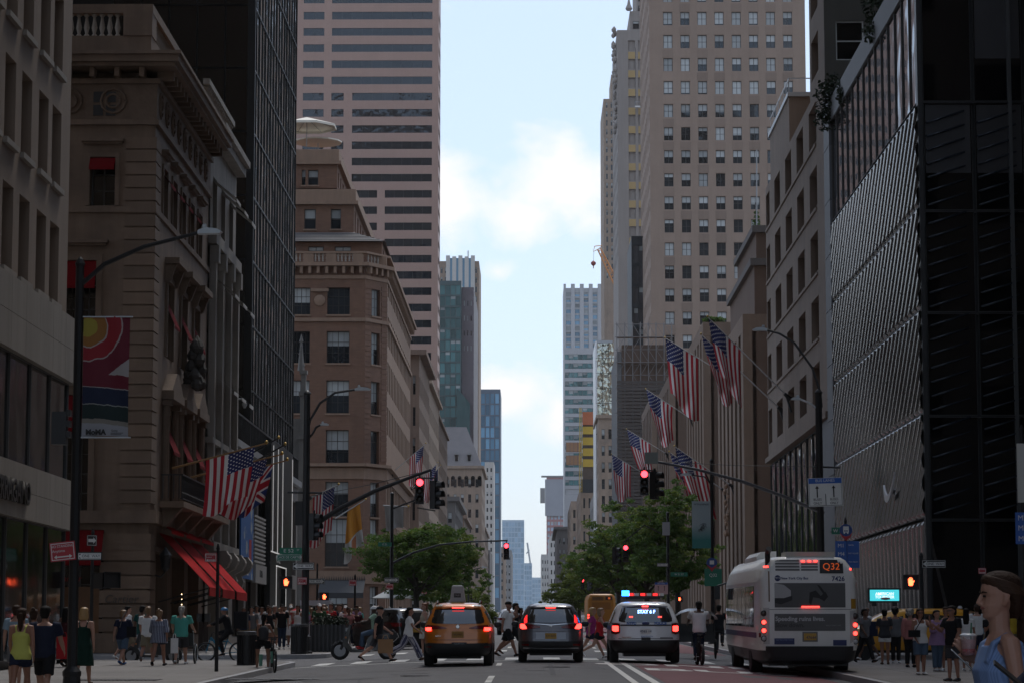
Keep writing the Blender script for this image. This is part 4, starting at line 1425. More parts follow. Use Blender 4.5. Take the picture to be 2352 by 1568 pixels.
# ---- beige block with punched windows
BEI = M('beige_stone', (.215, .163, .126), .85, var=.13, scale=.45, streak=.14, bump=.15, dirt=(.14, .11, .09))
yb0, yb1 = 124.8, 157.5
b9 = thing('beige_block', 'beige stone office block with deep punched windows beside the ribbed store', 'building', (XR, yb0, sw(yb0)))
z_ = lambda a: a - sw(yb0)
L9 = yb1 - yb0
zrs = [(z_(a), z_(a + 2.1)) for a in (13.75, 17.15, 20.55, 23.95, 27.3)]
yc_ = [130.6, 137.0, 143.4, 150.0, 156.0]
scol = sorted([(yb1 - c - 1.75, yb1 - c + 1.75) for c in yc_])
scol[0] = (.3, 2.6)
core(b9, .75, 22, .5, L9 - .01, 0, z_(29.9), BEI)
BFR = M('beige_block_frame', (.06, .055, .05), .5, var=.1)
facade(b9, (0, L9, 0), rad(-90), L9, z_(12.9), z_(29.9), scol, zrs, BEI, .6, lambda i, j, w, h: window(w, h, 'mid', 0, frame=BFR, glass=GLASSD))
b = MB(); b.box(-.22, .3, 0, L9, z_(12.6), z_(12.9)); b.obj('ledge', BEI, b9)
for zz in (16.9, 20.3, 23.7, 27.05):
	b = MB(); b.box(-.08, .25, 4.2, L9 - .4, z_(zz), z_(zz) + .16); b.obj('sill', BEI, b9)
# raised near part and far penthouse
core(b9, .5, 22, .3, 6.6, z_(29.91), z_(110), BEI, 'tower_core')
rws = [(z_(a), z_(a + 2.1)) for a in (30.75, 34.1, 37.5, 40.9)]
facade(b9, (0, 6.7, 0), rad(-90), 6.7, z_(29.9), z_(56), [(.8, 4.0)], rws, BEI, .6, lambda i, j, w, h: window(w, h, 'mid', 0, frame=BFR, glass=GLASSD))
NWALL = M('olive_render', (.115, .11, .095), .9, var=.14, scale=.5, streak=.1)
wx0, wx1 = UX(1940, 124.8) - XR, UX(2006, 124.8) - XR
facade(b9, (0, 0, 0), 0, 22, 0, z_(56), [(wx0, wx1)], [(z_(VZ(140, 124.8)), z_(VZ(50, 124.8)))], NWALL, .2, lambda i, j, w, h: window(w, h, 'sash', 0, frame=WHITEP, glass=GLASSD))
core(b9, .3, 20, 20.5, L9 - .3, z_(29.9), z_(33.2), BEI, 'penthouse')
b = MB(); b.box(.2, 20, 20.3, L9, z_(33.2), z_(33.45)); b.obj('coping', GREYM, b9)
ra = MB()
for k in range(8):
	ra.box(.3, .34, 20.6 + k * 1.6, 20.64 + k * 1.6, z_(33.45), z_(34.3))
ra.box(.29, .35, 20.6, L9 - .3, z_(34.3), z_(34.36)); ra.box(.3, 8, 20.6, 20.66, z_(34.3), z_(34.36))
ra.obj('roof_railing', GREYM, b9)
# dark reflecting shop glass at its foot
for k in range(9):
	w = (L9 - 6) / 9
	o = mk('shop_pane', window(round(w - .03, 3), 11.0, 'pane', glass=M('shop_glass', (.03, .033, .034), .05, spec=.8, var=.2, scale=.4, wav=.12), frame=DARKM), b9, (.12, 6 + (k + 1) * w, z_(1.5)), rad(-90))
core(b9, .3, .74, 6, L9 - .02, 0, z_(12.58), DARKP, 'shop_backing')
b = MB(); b.box(-.02, .6, 0.5, 6, 0, z_(12.58)); b.obj('dark_pier', GRP, b9)

# ---- Rockefeller wings: limestone piers with deep slots
RCK = M('wing_limestone', (.215, .15, .108), .85, var=.12, scale=.4, streak=.16, dirt=(.15, .103, .075))
RCKB = M('wing_wall', (.135, .088, .063), .85, var=.14, scale=.5, streak=.12)
def wing(label, ucor, d0, L, vtop, npier, back=18, topbox=None):
	x0 = UX(ucor, d0)
	r_ = thing('limestone_wing', label, 'building', (x0, d0, sw(d0)))
	z_ = lambda a: a - sw(d0)
	H = z_(VZ(vtop, d0))
	core(r_, .9, back, .02, L, 0, H - 1.2, RCKB)
	core(r_, .0, back, 0, .9, H - 1.2, H, RCK, 'parapet')
	b = MB(); b.box(0, .9, .901, L, H - 1.2, H); b.obj('parapet', RCK, r_)
	p = L / npier
	pm_ = MB(); pm_.box(0, .9, 0, p * .52, 0, H - 1.21)
	pme = pm_.mesh('pier'); pme.materials.append(RCK)
	for k in range(npier):
		mk('pier', pme, r_, (0, k * p, 0))
		for zz in np.arange(3.5, H - 4, 4.1):
			mk('window', window(round(p * .47, 2), 2.3, 'sash', (0, .4)[k % 2], glass=GLASSD), r_, (.6, (k + 1) * p, zz), rad(-90))
	b = MB(); b.box(.65, .9, 0, L, 0, H - 1.22); b.obj('spandrel', RCKB, r_)
	if topbox:
		for (a, c, y0, y1, h) in topbox:
			core(r_, a, c, y0, y1, H, H + h, RCKB, 'upper_storey')
			b = MB(); b.box(a - .3, c, y0 - .3, y1, H + h, H + h + .5); b.obj('cornice', STD, r_)
	return r_, H
w1, hw1 = wing('brown limestone wing with vertical slots, nearest of the row on the right', 1713, 174.5, 26, 722, 7, topbox=[(1.2, 17, 4, 26, 4.0), (1.8, 17, 9, 26, 7.2)])
wing('second brown limestone wing with vertical slots and roof planting', 1620, 217, 26, 740, 7)
wing('third brown limestone wing partly behind the flags', 1541, 270, 28, 860, 7)
wing('fourth brown limestone wing at the foot of the scaffolding', 1500, 318, 30, 905, 7)
# roof planting
hb = MB()
rng = random.Random(5)
for k in range(7):
	leafball(hb, P(1625 + k * 5, 736, 219), .5, 60, .16, rng, .6)
tag(hb.obj('roof_hedge', LEAF), 'low hedge along the roof of the second limestone wing', 'hedge')
rt = thing('roof_tree', 'small bare topped conifer on the nearest wing roof beside a pole', 'tree', P(1738, 555, 190))
b = MB(); b.tube([(0, 0, -.3), (0, 0, 3.0)], .06, 5); b.obj('trunk', STD, rt)
b = MB()
for k in range(7):
	leafball(b, (0, 0, .3 + k * .32), .55 - k * .06, 60, .1, rng, .5)
b.obj('crown', LEAF, rt)
b = MB(); b.tube([P(1738, 555, 189), P(1738, 345, 189)], .05, 5); tag(b.obj('roof_pole', GREYM), 'thin dark pole rising from the nearest limestone wing roof', 'pole')
# gilded doorway carving
gc = MB()
rng = random.Random(9)
pc0 = P(1678, 1175, 190)
for k in range(40):
	gc.lathe([(.01, 0), (.12, .1), (.15, .25), (.02, .42)], (pc0.x - .2 + rng.uniform(-.25, .15), 190 + rng.uniform(-.6, .6), pc0.z - 2.2 + rng.random() * 4), 6)
tag(gc.obj('door_carving', M('gilt_carving', (.26, .16, .10), .6, .2, var=.5, scale=2)), 'gilded carved relief over the doorway of the nearest limestone wing', 'carving')

# ---- tall tan tower (grid of sash windows)
TAN = M('tan_limestone', (.31, .225, .172), .85, var=.1, band=.08, scale=.12, streak=.07, dirt=(.265, .19, .145))
dT = 410.0
xt0, xt1 = UX(1500, dT), UX(1868, dT)
b10 = thing('tan_office_tower', 'broad tan stone tower with a regular grid of sash windows on the right', 'building', (xt0, dT, gy(dT)))
z_ = lambda a: a - gy(dT)
core(b10, .35, xt1 - xt0, .35, 36, 0, 140, TAN)
ucs = [1533 + 40.4 * k for k in range(8)]
tc_ = [(UX(u, dT) - xt0, UX(u + 21.5, dT) - xt0) for u in ucs]
tr = [(z_(VZ(59 + 52.9 * k, dT)), z_(VZ(29 + 52.9 * k, dT))) for k in range(-3, 16)]
rr = random.Random(12)
BL2 = M('white_blind', (.46, .47, .46), .7, var=.1, rnd=.3)
def w10(i, j, w, h):
	top = 15 - j
	c = rr.choice((.0, .25, .45, .5, .5, .6, 1.0)) if top > 3 else rr.choice((.45, .5, .9, 1.0, 1.0))
	return window(w, h, 'sash2', c, bl=BL2)
facade(b10, (0, 0, 0), 0, xt1 - xt0, 0, 140, tc_, tr, TAN, .35, w10)
# stone courses: alternately shaded spandrel slabs, slightly proud
sp = MB(); sp.box(0, tc_[0][1] - tc_[0][0] + .3, -.03, 0, 0, 1.35)
sp_me = sp.mesh('spandrel_stone'); sp_me.materials.append(M('tan_spandrel', (.285, .206, .158), .85, var=.08, scale=.3, streak=.1, rnd=.16))
for a, c in tc_:
	for (ra_, rb_) in sorted(tr)[:-1]:
		mk('spandrel_stone', sp_me, b10, (a - .15, 0, rb_ + .1))
L = 36.0
facade(b10, (0, L, 0), rad(-90), L, 0, 140, cols_of(L, 8, .35), tr, TAN, .35, lambda i, j, w, h: window(w, h, 'pane', .4))
# ---- art deco tower with yellow spandrels
DEC = M('deco_stone', (.32, .285, .258), .85, var=.1, scale=.25, streak=.1)
YSP = M('yellow_spandrel', (.46, .33, .16), .8, var=.12, scale=.5)
dD = 490.0
xd0, xd1 = UX(1424, dD), UX(1520, dD)
b11 = thing('deco_tower', 'grey deco tower with yellow spandrels and carved crown left of the tan tower', 'building', (xd0, dD, gy(dD)))
z_ = lambda a: a - gy(dD)
HD = z_(VZ(70, dD))
core(b11, .35, xd1 - xd0, .35, 30, 0, HD, DEC)
dc = [(UX(a, dD) - xd0, UX(c, dD) - xd0) for a, c in ((1450, 1466), (1473, 1489))]
dr = [(z_(VZ(118 + 42.7 * k, dD)), z_(VZ(94 + 42.7 * k, dD))) for k in range(0, 12)]
facade(b11, (0, 0, 0), 0, xd1 - xd0, 0, HD, dc, dr, DEC, .5, blinds((0, .4, .6, .8), 'sash2', 14, bl=BL2))
ysp = MB(); ysp.box(0, dc[0][1] - dc[0][0], -.03, .1, .05, 1.45)
yme = ysp.mesh('yellow_spandrel'); yme.materials.append(YSP)
for a, c in dc:
	for (ra_, rb_) in sorted(dr)[:-1]:
		mk('yellow_spandrel', yme, b11, (a, 0, rb_))
facade(b11, (0, 30, 0), rad(-90), 30, 0, HD, cols_of(30, 8, .4), dr, DEC, .4, lambda i, j, w, h: window(w, h, 'pane', .3))
core(b11, 2.6, 12, 1.5, 25, HD, HD + 4.2, DEC, 'upper_stage')
core(b11, 4.0, 12, 3, 22, HD + 4.2, HD + 14, DEC, 'upper_stage')
for k, (uu, vv) in enumerate(((1468, 55), (1486, 55), (1482, 15), (1482, -12))):
	mk('window', window(1.2, 1.5, 'sash', .3), b11, (UX(uu - 6, dD) - xd0, 1.42 if k < 2 else 2.9, z_(VZ(vv + 8, dD))))
fi = MB()
fi.lathe([(.5, 0), (.7, .4), (.35, 1.2), (.15, 2.2), (.02, 3.2)], (2.4, 1.0, HD + 4.2), 6)
rng = random.Random(3)
for k in range(46):                              # carved crest down the street side corner
	zz = HD - rng.random() ** 1.3 * 20
	fi.lathe([(.05, 0), (.35, .3), (.4, .7), (.05, 1.2)], (-.25 - rng.random() * .5 * (1 - (HD - zz) / 24), rng.uniform(0, 8), zz), 6)
fi.obj('carved_crown', DEC, b11)
gd = thing('window_cleaning_cradle', 'window cleaning cradle hanging on the deco tower', 'cradle', P(1478, 248, dD - 1.2))
b = MB(); b.box(-1.7, 1.7, -.5, .5, 0, .3); b.obj('platform', WHITEP, gd)
b = MB()
for x_ in (-1.65, -.55, .55, 1.65):
	b.box(x_ - .04, x_ + .04, -.5, -.42, .3, 1.1)
b.box(-1.7, 1.7, -.5, -.42, 1.05, 1.12); b.obj('rail', GREYM, gd)
b = MB(); b.tube([(-1.5, 0, .3), (-1.5, 0, 12)], .03, 4); b.tube([(1.5, 0, .3), (1.5, 0, 12)], .03, 4); b.obj('rope', DARKM, gd)
# mirrored slab in front
t_, W_, H_ = tower('mirror_glass_slab', 'narrow dark mirror glass slab at the foot of the deco tower', 'R', 440, 1455, 1487, 543, DARKP, 9, 3.7, 2, .86, .8, 'pane', 460, 0, pb=(0, .3), glass=UPG, seed=23)
# ---- thin tan tower and grey shaft behind
tower('slim_tan_tower', 'slim tan tower with small dark windows behind the deco tower', 'R', 917, 1391, 1440, 228, STC, 22, 3.35, 4, .35, .62, 'sash', 960, 0, pb=(0, .3, .5), seed=24, zfirst=VZ(640, 917))
core_u = thing('slim_tan_tower', 'upper setback of the slim tan tower touching the sky', 'building', P(1404, 228, 920))
core(core_u, 0, 10, 0, 25, 0, VZ(172, 920) - VZ(228, 920), STC)
# crane
CRN = M('crane_orange', (.62, .27, .09), .6, var=.15)
cr_ = thing('tower_crane_jib', 'orange lattice crane jib leaning over the right roofs', 'crane', P(1420, 660, 700))
def lattice(mb, a, b_, w, n, r_=.14):
	a, b_ = Vector(a), Vector(b_)
	ax_ = (b_ - a).normalized()
	s1 = ax_.cross(Vector((0, 1, 0))).normalized() * w
	s2 = Vector((0, 1, 0)) * w
	cs_ = [s1 + s2, s1 - s2, -s1 - s2, -s1 + s2]
	for c in cs_:
		mb.tube([a + c, b_ + c * .6], r_, 4)
	for k in range(n):
		p, q = a + (b_ - a) * (k / n), a + (b_ - a) * ((k + 1) / n)
		f0, f1 = 1 - .4 * k / n, 1 - .4 * (k + 1) / n
		for i in range(4):
			mb.tube([p + cs_[i] * f0, q + cs_[(i + 1) % 4] * f1], r_ * .6, 3)
b = MB()
base = P(1420, 660, 700)
tip = P(1376, 572, 700)
lattice(b, (0, 0, 0), tip - base, .75, 12)
b.tube([tip - base, P(1363, 578, 700) - base, P(1366, 566, 700) - base, tip + Vector((.8, 0, 1)) - base, tip - base], .13, 4)
b.obj('jib', CRN, cr_)
b = MB(); b.tube([P(1364, 577, 700) - base, P(1363, 602, 700) - base], .04, 4); b.obj('cable', DARKM, cr_)
b = MB(); b.lathe([(.1, 0), (.7, .6), (.7, 1.1), (.1, 1.6)], P(1363, 612, 700) - base, 8); b.tube([P(1363, 612, 700) - base, P(1363, 617, 700) - base], .12, 5); b.obj('hook_block', M('hook_red', (.25, .05, .04), .6, var=.1), cr_)

# ---- grey tower with vertical fins, banded tower in front
FING = M('fin_grey', (.42, .41, .41), .7, var=.06, scale=.05)
t_, W_, H_ = tower('finned_grey_tower', 'pale grey tower with vertical fins closing the right of the sky gap', 'R', 1650, 1296, 1400, 662, FING, 24, 3.75, 5, .58, .66, 'pane', 1690, 0, pb=(0, .5, 1), glass=BLUEG, seed=25, skip=None, zfirst=VZ(850, 1650) - 9 * 3.75)
for k in range(6):
	b = MB(); x_ = W_ * k / 5 - 1.0
	b.box(x_ if k else 0, x_ + 2.6, -1.2, 0, VZ(865, 1650) - gy(1650), H_ + 2.6); b.obj('fin', FING, t_)
t_, W_, H_ = tower('banded_tower', 'grey banded office tower with green glass in front of the finned tower', 'R', 1222, 1297, 1372, 800, FING, 16, 4.37, 1, .985, .60, 'mid', 1260, 0, pb=(0,), glass=TEAL, seed=26, dep=.4)
for j in range(15):
	for i in range(7):
		mk('window_pane', window(round(W_ / 7 - .1, 2), 2.5, 'pane', (0, 0, .4, .7)[(i * 3 + j) % 4], glass=TEAL), t_, (W_ * i / 7 + .05, .2, H_ - 4.37 * (j + 1) - 1.0))
# ---- distorting mirror glass building
MIR = M('wavy_mirror', (.50, .50, .42), .03, .85, var=.12, scale=.3, wav=.55)
dM = 590.0
xm0, xm1 = UX(1371, dM), UX(1416, dM)
b12 = thing('mirror_glass_building', 'building of wavy greenish mirror panes with a bright white edge', 'building', (xm0, dM, gy(dM)))
Hm = VZ(787, dM) - gy(dM)
core(b12, .3, xm1 - xm0, .3, 25, 0, Hm, STG)
for i in range(3):
	for j in range(9):
		w, h = (xm1 - xm0) / 3, 3.55
		o = mk('mirror_pane', window(round(w - .05, 2), h - .05, 'pane', glass=MIR), b12, (i * w, .1, Hm - (j + 1) * h))
		o.rotation_euler = (rad(R.uniform(-.6, .6)), 0, rad(R.uniform(-.8, .8)))
b = MB(); b.box(-.1, .28, .1, 25, 0, Hm + .4); b.obj('white_edge', M('white_metal', (.75, .75, .75), .3, .2, var=.05), b12)
b = MB(); b.box(0, 4, 2, 6, Hm, Hm + .8); b.obj('roof_plant', GREYM, b12)
# ---- mid right buildings
t_, W_, H_ = tower('beige_ornate_building', 'beige building with carved top cartouche below the mirror glass', 'R', 575, 1376, 1430, 960, STC, 10, 3.8, 3, .45, .6, 'sash', 605, 8, cornice=(.5, .8), seed=27)
tower('beige_plain_building', 'plain beige building with two tall dark windows under the yellow hoist', 'R', 700, 1334, 1376, 1118, STC, 5, 4.6, 3, .35, .6, 'pane', 760, 8, pb=(0,), seed=28)
tower('beige_plain_building', 'grey beige building with slanted roof edge above the right trees', 'R', 640, 1366, 1400, 1130, STG, 5, 4.4, 2, .45, .6, 'pane', 690, 8, pb=(0, .4), seed=29)
tower('beige_plain_building', 'narrow tan building at far right middle distance', 'R', 800, 1312, 1350, 1150, STC, 6, 4.2, 3, .5, .6, 'sash', 880, 6, seed=30)
tower('green_cornice_building', 'dark building with a green copper cornice at the far right', 'R', 900, 1280, 1330, 1215, STD, 6, 4.2, 5, .5, .55, 'sash', 1000, 0, cornice=(1.2, 1.0), seed=31)
tower('far_right_building', 'pale stone building at the far right end of the avenue', 'R', 1300, 1262, 1300, 1230, WHT, 8, 4.6, 5, .45, .5, 'pane', 1400, 0, pb=(0, .3), seed=32)
tower('far_right_building', 'small pale building at the very end of the right side', 'R', 1700, 1243, 1268, 1272, WHT, 7, 5, 4, .4, .5, 'pane', 1800, 0, pb=(0, .3), seed=33)
REDF = M('red_formwork', (.36, .16, .15), .7, var=.2, scale=.1)
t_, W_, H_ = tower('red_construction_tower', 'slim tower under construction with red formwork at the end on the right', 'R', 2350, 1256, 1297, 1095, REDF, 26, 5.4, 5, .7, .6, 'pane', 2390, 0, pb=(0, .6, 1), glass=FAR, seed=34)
b = MB(); b.box(-1.5, W_ + 1, -2, -.2, H_ - 36, H_ - 2); b.obj('grey_netting', M('netting', (.28, .28, .30), .8, var=.2, scale=.1), t_)
b = MB(); b.box(-5, W_, -1, 4, H_, H_ + 1.5); b.box(-6, -1.6, -1, 3, H_ - 24, H_ - 10); b.obj('site_platform', STG, t_)
# yellow hoist mast and orange netting
YEL = M('hoist_yellow', (.50, .33, .04), .7, var=.2, scale=.4)
hs = thing('yellow_builders_hoist', 'yellow clad builders hoist climbing a tower on the right', 'hoist', (UX(1338, 690), 690, gy(690)))
zh = lambda v_: VZ(v_, 690) - gy(690)
xw = UX(1371, 690) - UX(1338, 690)
for k in range(5):
	b = MB(); b.box(.2, xw, 0, 3, zh(1072 - k * 25) + .1, zh(1072 - (k + 1) * 25) - .8); b.obj('yellow_panel', YEL, hs)
	b = MB()
	for q in range(7):
		b.box(.3 + q * .5, .4 + q * .5, .1, .2, zh(1072 - (k + 1) * 25) - .8, zh(1072 - (k + 1) * 25) + .1)
	b.obj('panel_grille', DARKM, hs)
b = MB(); b.box(.25, xw - .1, .2, 2.8, zh(1110), zh(952)); b.obj('hoist_core', M('hoist_dark', (.10, .07, .05), .8, var=.2), hs)
b = MB(); b.box(.15, xw + .05, -.1, .0, zh(975), zh(945)); b.obj('orange_net', M('orange_net', (.45, .14, .06), .8, var=.2, scale=1), hs)
b = MB(); lattice(b, (-.4, 0, zh(1130)), (-.4, 0, zh(935)), .35, 30, .07); b.obj('mast', YEL, hs)
b = MB(); b.box(-.3, xw + 1.2, -.3, 2, zh(1130), zh(1100)); b.obj('dark_cage', DARKP, hs)
for k, (ua, ub, va, vb) in enumerate(((1300, 1336, 1015, 1036), (1300, 1336, 1045, 1066))):
	og = thing('orange_scaffold_deck', 'orange screened scaffold deck left of the yellow hoist, %s' % ('upper one' if k == 0 else 'lower one'), 'scaffold', P(ua, vb, 1190))
	b = MB(); b.box(0, UX(ub, 1190) - UX(ua, 1190), 0, 4, 0, VZ(va, 1190) - VZ(vb, 1190)); b.obj('screen', M('deck_orange', (.34, .17, .08), .8, var=.2, scale=.3), og)
	b = MB()
	for q in range(5):
		b.box(q * 1.8, q * 1.8 + .2, -.15, 0, -.3, 4.4)
	b.obj('post', STD, og)

# ---- scaffolded building with netting
NET = M('dark_netting', (.085, .068, .058), .9, var=.25, scale=.6)
dS = 395.0
xs0, xs1 = UX(1420, dS), UX(1548, dS)
b13 = thing('scaffolded_building', 'building wrapped in grey scaffolding and dark netting behind the flags', 'building', (xs0, dS, gy(dS)))
Hs = VZ(790, dS) - gy(dS)
core(b13, .8, xs1 - xs0, 1.3, 30, 0, Hs, RCKB)
facade(b13, (.8, 1.25, 0), 0, xs1 - xs0 - .8, 0, Hs, cols_of(xs1 - xs0 - .8, 4, .4), [(a, a + 2.2) for a in np.arange(6, Hs - 4, 3.9)], RCKB, .2, lambda i, j, w, h: window(w, h, 'sash', .3))
b = MB(); b.box(.05, .75, 1.3, 30, 0, Hs - 1); b.obj('street_netting', M('grey_netting_side', (.16, .155, .15), .9, var=.2, scale=.5), b13)
zt = VZ(740, dS) - gy(dS)
POLE = M('scaffold_pole', (.20, .18, .17), .5, .3, var=.15)
nps = 8
pl = MB(); pl.tube([(0, 0, 0), (0, 0, zt)], .06, 5)
pme = pl.mesh('scaffold_pole'); pme.materials.append(POLE)
for k in range(nps):
	x_ = (xs1 - xs0) * k / (nps - 1)
	for yy in (-.1, 1.1):
		mk('scaffold_pole', pme, b13, (x_, yy, 0))
hp = MB(); hp.tube([(-.3, 0, 0), (xs1 - xs0 + .3, 0, 0)], .05, 5)
hme = hp.mesh('scaffold_ledger'); hme.materials.append(POLE)
lvl = np.arange(4, zt + .1, 2.0)
for zz in lvl:
	mk('scaffold_ledger', hme, b13, (0, -.16, zz))
dk_ = MB(); dk_.box(0, xs1 - xs0, 0, 1.0, 0, .08)
dme = dk_.mesh('scaffold_deck'); dme.materials.append(M('scaffold_plank', (.20, .14, .10), .8, var=.3, scale=2))
for zz in lvl[::2]:
	mk('scaffold_deck', dme, b13, (0, 0, zz - .1))
for k in range(nps - 1):
	for j, zz in enumerate(lvl[:-1]):
		if (k + j) % 2 == 0 or zz > Hs - 6:
			w = (xs1 - xs0) / (nps - 1)
			b = MB(); b.tube([(w * k, -.2, zz), (w * (k + 1), -.2, zz + 2.0)] if j % 2 else [(w * (k + 1), -.2, zz), (w * k, -.2, zz + 2.0)], .035, 4)
			b.obj('scaffold_brace', POLE, b13)
# see-through net: fine strands in front of the lower floors
ns = MB()
for zz in np.arange(2, Hs - 6, .55):
	ns.box(0, xs1 - xs0, -.27, -.25, zz, zz + .42)
ns.obj('net_sheet', NET, b13)['kind'] = 'stuff'

# ---- unseen street walls and added towers that shade and mirror in the glass
BEH = M('opposite_masonry', (.26, .22, .19), .85, var=.12, scale=.2)
def behind(label, x0, x1, y0, y1, h, nc_, fl):
	r_ = thing('unseen_building', label, 'building', (x0, y0, -.2))
	core(r_, 0, x1 - x0, 0, y1 - y0 - .4, 0, h, BEH)
	rows = [(k * fl + 1, k * fl + 1 + fl * .5) for k in range(1, int(h / fl) - 1)]
	facade(r_, (x1 - x0, y1 - y0, 0), rad(180), x1 - x0, 0, h, cols_of(x1 - x0, nc_, .6), rows, BEH, .2, None)
	b = MB(); b.quad((0, y1 - y0 - .25, 1), (x1 - x0, y1 - y0 - .25, 1), (x1 - x0, y1 - y0 - .25, h - 1), (0, y1 - y0 - .25, h - 1)); b.obj('window_band', GLASSD, r_)
behind('tall masonry tower behind the viewer on the left side', -95, -24, -60, -30, 245, 16, 6)  # invented tower, its height set to darken far window reflections
behind('masonry block behind the viewer on the right side', 24, 95, -60, -30, 120, 16, 6)
behind('left street wall level with the viewer', -60, -14.3, -25, 57, 120, 10, 5)  # both street walls raised to cut sky light on the near fronts
behind('right street wall level with the viewer', 15.2, 60, -25, 74, 120, 10, 5)
behind('set back tower above the ribbed glass store, outside the picture', 28, 64, 84, 126, 150, 10, 5)  # added out of view to block sky over the street
behind('tower behind the mansion, outside the picture', -70, -34, 90, 124, 150, 10, 5)  # stands out of view only to hold back sky light
# ================================================================ poles, lamps, signals, signs
LENSOFF = M('dark_lens', (.03, .025, .02), .3, var=.1)
LAMPH = M('lamp_head', (.42, .44, .45), .4, .3, var=.08)
def arc_pts(p0, p1, h, n=10, up=1.0):
	p0, p1 = Vector(p0), Vector(p1)
	return [p0 + (p1 - p0) * (k / n) + Vector((0, 0, h * math.sin(math.pi * (k / n)) * up)) for k in range(n + 1)]
def lamp_head(parent, p, sx):
	b = MB()
	b.prism([(0, .05), (sx * .25, .12), (sx * .6, .09), (sx * .78, .02), (sx * .7, -.03), (0, -.04)], 'y', -.11, .11)
	b.lathe([(.04, .1), (.05, .14), (.03, .22)], (sx * .2, 0, 0), 6)
	o = b.obj('lamp_head', LAMPH, parent, p)
	o.scale = (1, .5 + abs(sx) * .5, .35 + abs(sx) * .6)
	return o
def post(name, label, x, y, top_z, r=.11, base=None, ground=None):
	g = sw(y) if ground is None else ground
	t = thing(name, label, 'lamp post' if 'lamp' in name else 'pole', (x, y, g))
	b = MB(); b.tube([(0, 0, 0), (0, 0, top_z - g)], [r, r * .8], 8); b.lathe([(r * .8, 0), (r, .05), (r * .6, .12), (.02, .16)], (0, 0, top_z - g), 8)
	b.obj('pole', DARKM, t)
	if base:
		b = MB(); w, h = base
		b.lathe([(w * 1.15, 0), (w * 1.15, .06), (w, .1), (w * .82, h - .08), (w * .9, h - .06), (w * .9, h), (r, h + .08)], n=8)
		b.obj('base', DARKM, t)
	return t, g
_sg = {}
def signal(label, p, rotz, lit=None, s=1.0, group=None):
	"""three-lens signal head, hanging point at its top; faces local -y"""
	t = thing('traffic_signal', label, 'traffic light', p, rotz, group)
	if 'h' not in _sg:
		b = MB(); b.box(-.17, .17, -.08, .14, -1.02, 0); b.box(-.03, .03, -.02, .04, 0, .12)
		_sg['h'] = b.mesh('housing'); _sg['h'].materials.append(DARKM)
		b = MB()
		n = 10
		for k in range(n):
			a0, a1 = math.pi * (-.15 + 1.3 * k / n), math.pi * (-.15 + 1.3 * (k + 1) / n)
			q = lambda a, y, r_: (r_ * math.cos(a), y, r_ * math.sin(a))
			b.quad(q(a0, -.08, .15), q(a1, -.08, .15), q(a1, -.32, .155), q(a0, -.32, .155))
			b.quad(q(a0, -.08, .14), q(a0, -.32, .145), q(a1, -.32, .145), q(a1, -.08, .14))
		_sg['v'] = b.mesh('visor'); _sg['v'].materials.append(DARKM)
		b = MB(); b.lathe([(.135, -.085), (.12, -.10), (.06, -.12), (.01, -.125)], n=14, axis='y')
		_sg['l'] = b.mesh('lens', True); _sg['l'].materials.append(LENSOFF)
	mk('housing', _sg['h'], t)
	for k in range(3):
		z = -.18 - k * .33
		mk('visor', _sg['v'], t, (0, 0, z))
		o = mk('lens', _sg['l'], t, (0, 0, z))
		if lit == k:
			setmat(o, REDLAMP)
	t.scale = (s, s, s)
	return t
HANDPTS = [(-.055, -.10), (.05, -.10), (.07, -.02), (.105, .03), (.09, .055), (.055, .025), (.052, .115), (.03, .12), (.026, .04), (.018, .14), (-.006, .142), (-.008, .04), (-.018, .135), (-.042, .13), (-.04, .035), (-.052, .105), (-.074, .095), (-.07, -.02)]
def ped_signal(label, p, rotz=0, s=1.0, lit=True):
	t = thing('walk_signal', label, 'walk signal', p, rotz)
	b = MB(); b.box(-.24, .24, 0, .2, -.24, .24); b.box(-.26, .26, -.14, 0, .22, .25); b.box(-.26, -.235, -.14, 0, -.24, .22); b.box(.235, .26, -.14, 0, -.24, .22)
	b.obj('housing', DARKM, t)
	if lit:
		b = MB(); b.add([(x * 1.15, -.006, z * 1.15) for x, z in HANDPTS], [tuple(range(len(HANDPTS)))]); b.obj('hand_symbol', HANDLAMP, t)
	t.scale = (s, s, s)
	return t
def sign(name, label, p, w, h, mat, texts=(), border=None, rotz=0, tilt=0, cat='sign', shapes=()):
	t = thing(name, label, cat, p, 0, rot=(0, tilt, rotz))
	b = MB(); b.box(-w / 2, w / 2, 0, .012, -h / 2, h / 2)
	pl = b.obj('plate', mat, t)
	if border:
		b = MB(); e = .018; f = .012
		for (x0, x1, z0, z1) in ((-w / 2 + e, w / 2 - e, h / 2 - e - f, h / 2 - e), (-w / 2 + e, w / 2 - e, -h / 2 + e, -h / 2 + e + f), (-w / 2 + e, -w / 2 + e + f, -h / 2 + e + f, h / 2 - e - f), (w / 2 - e - f, w / 2 - e, -h / 2 + e + f, h / 2 - e - f)):
			b.box(x0, x1, -.003, 0, z0, z1)
		o = b.obj('border', border, t)
	for (poly, m) in shapes:
		b = MB(); b.prism(poly, 'y', -.005, 0.001); b.obj('symbol', m, t)
	for (s, size, x, z, m, sx) in texts:
		text(s, size, m, t, (x, -.006, z), depth=.002, sx=sx)
	return t
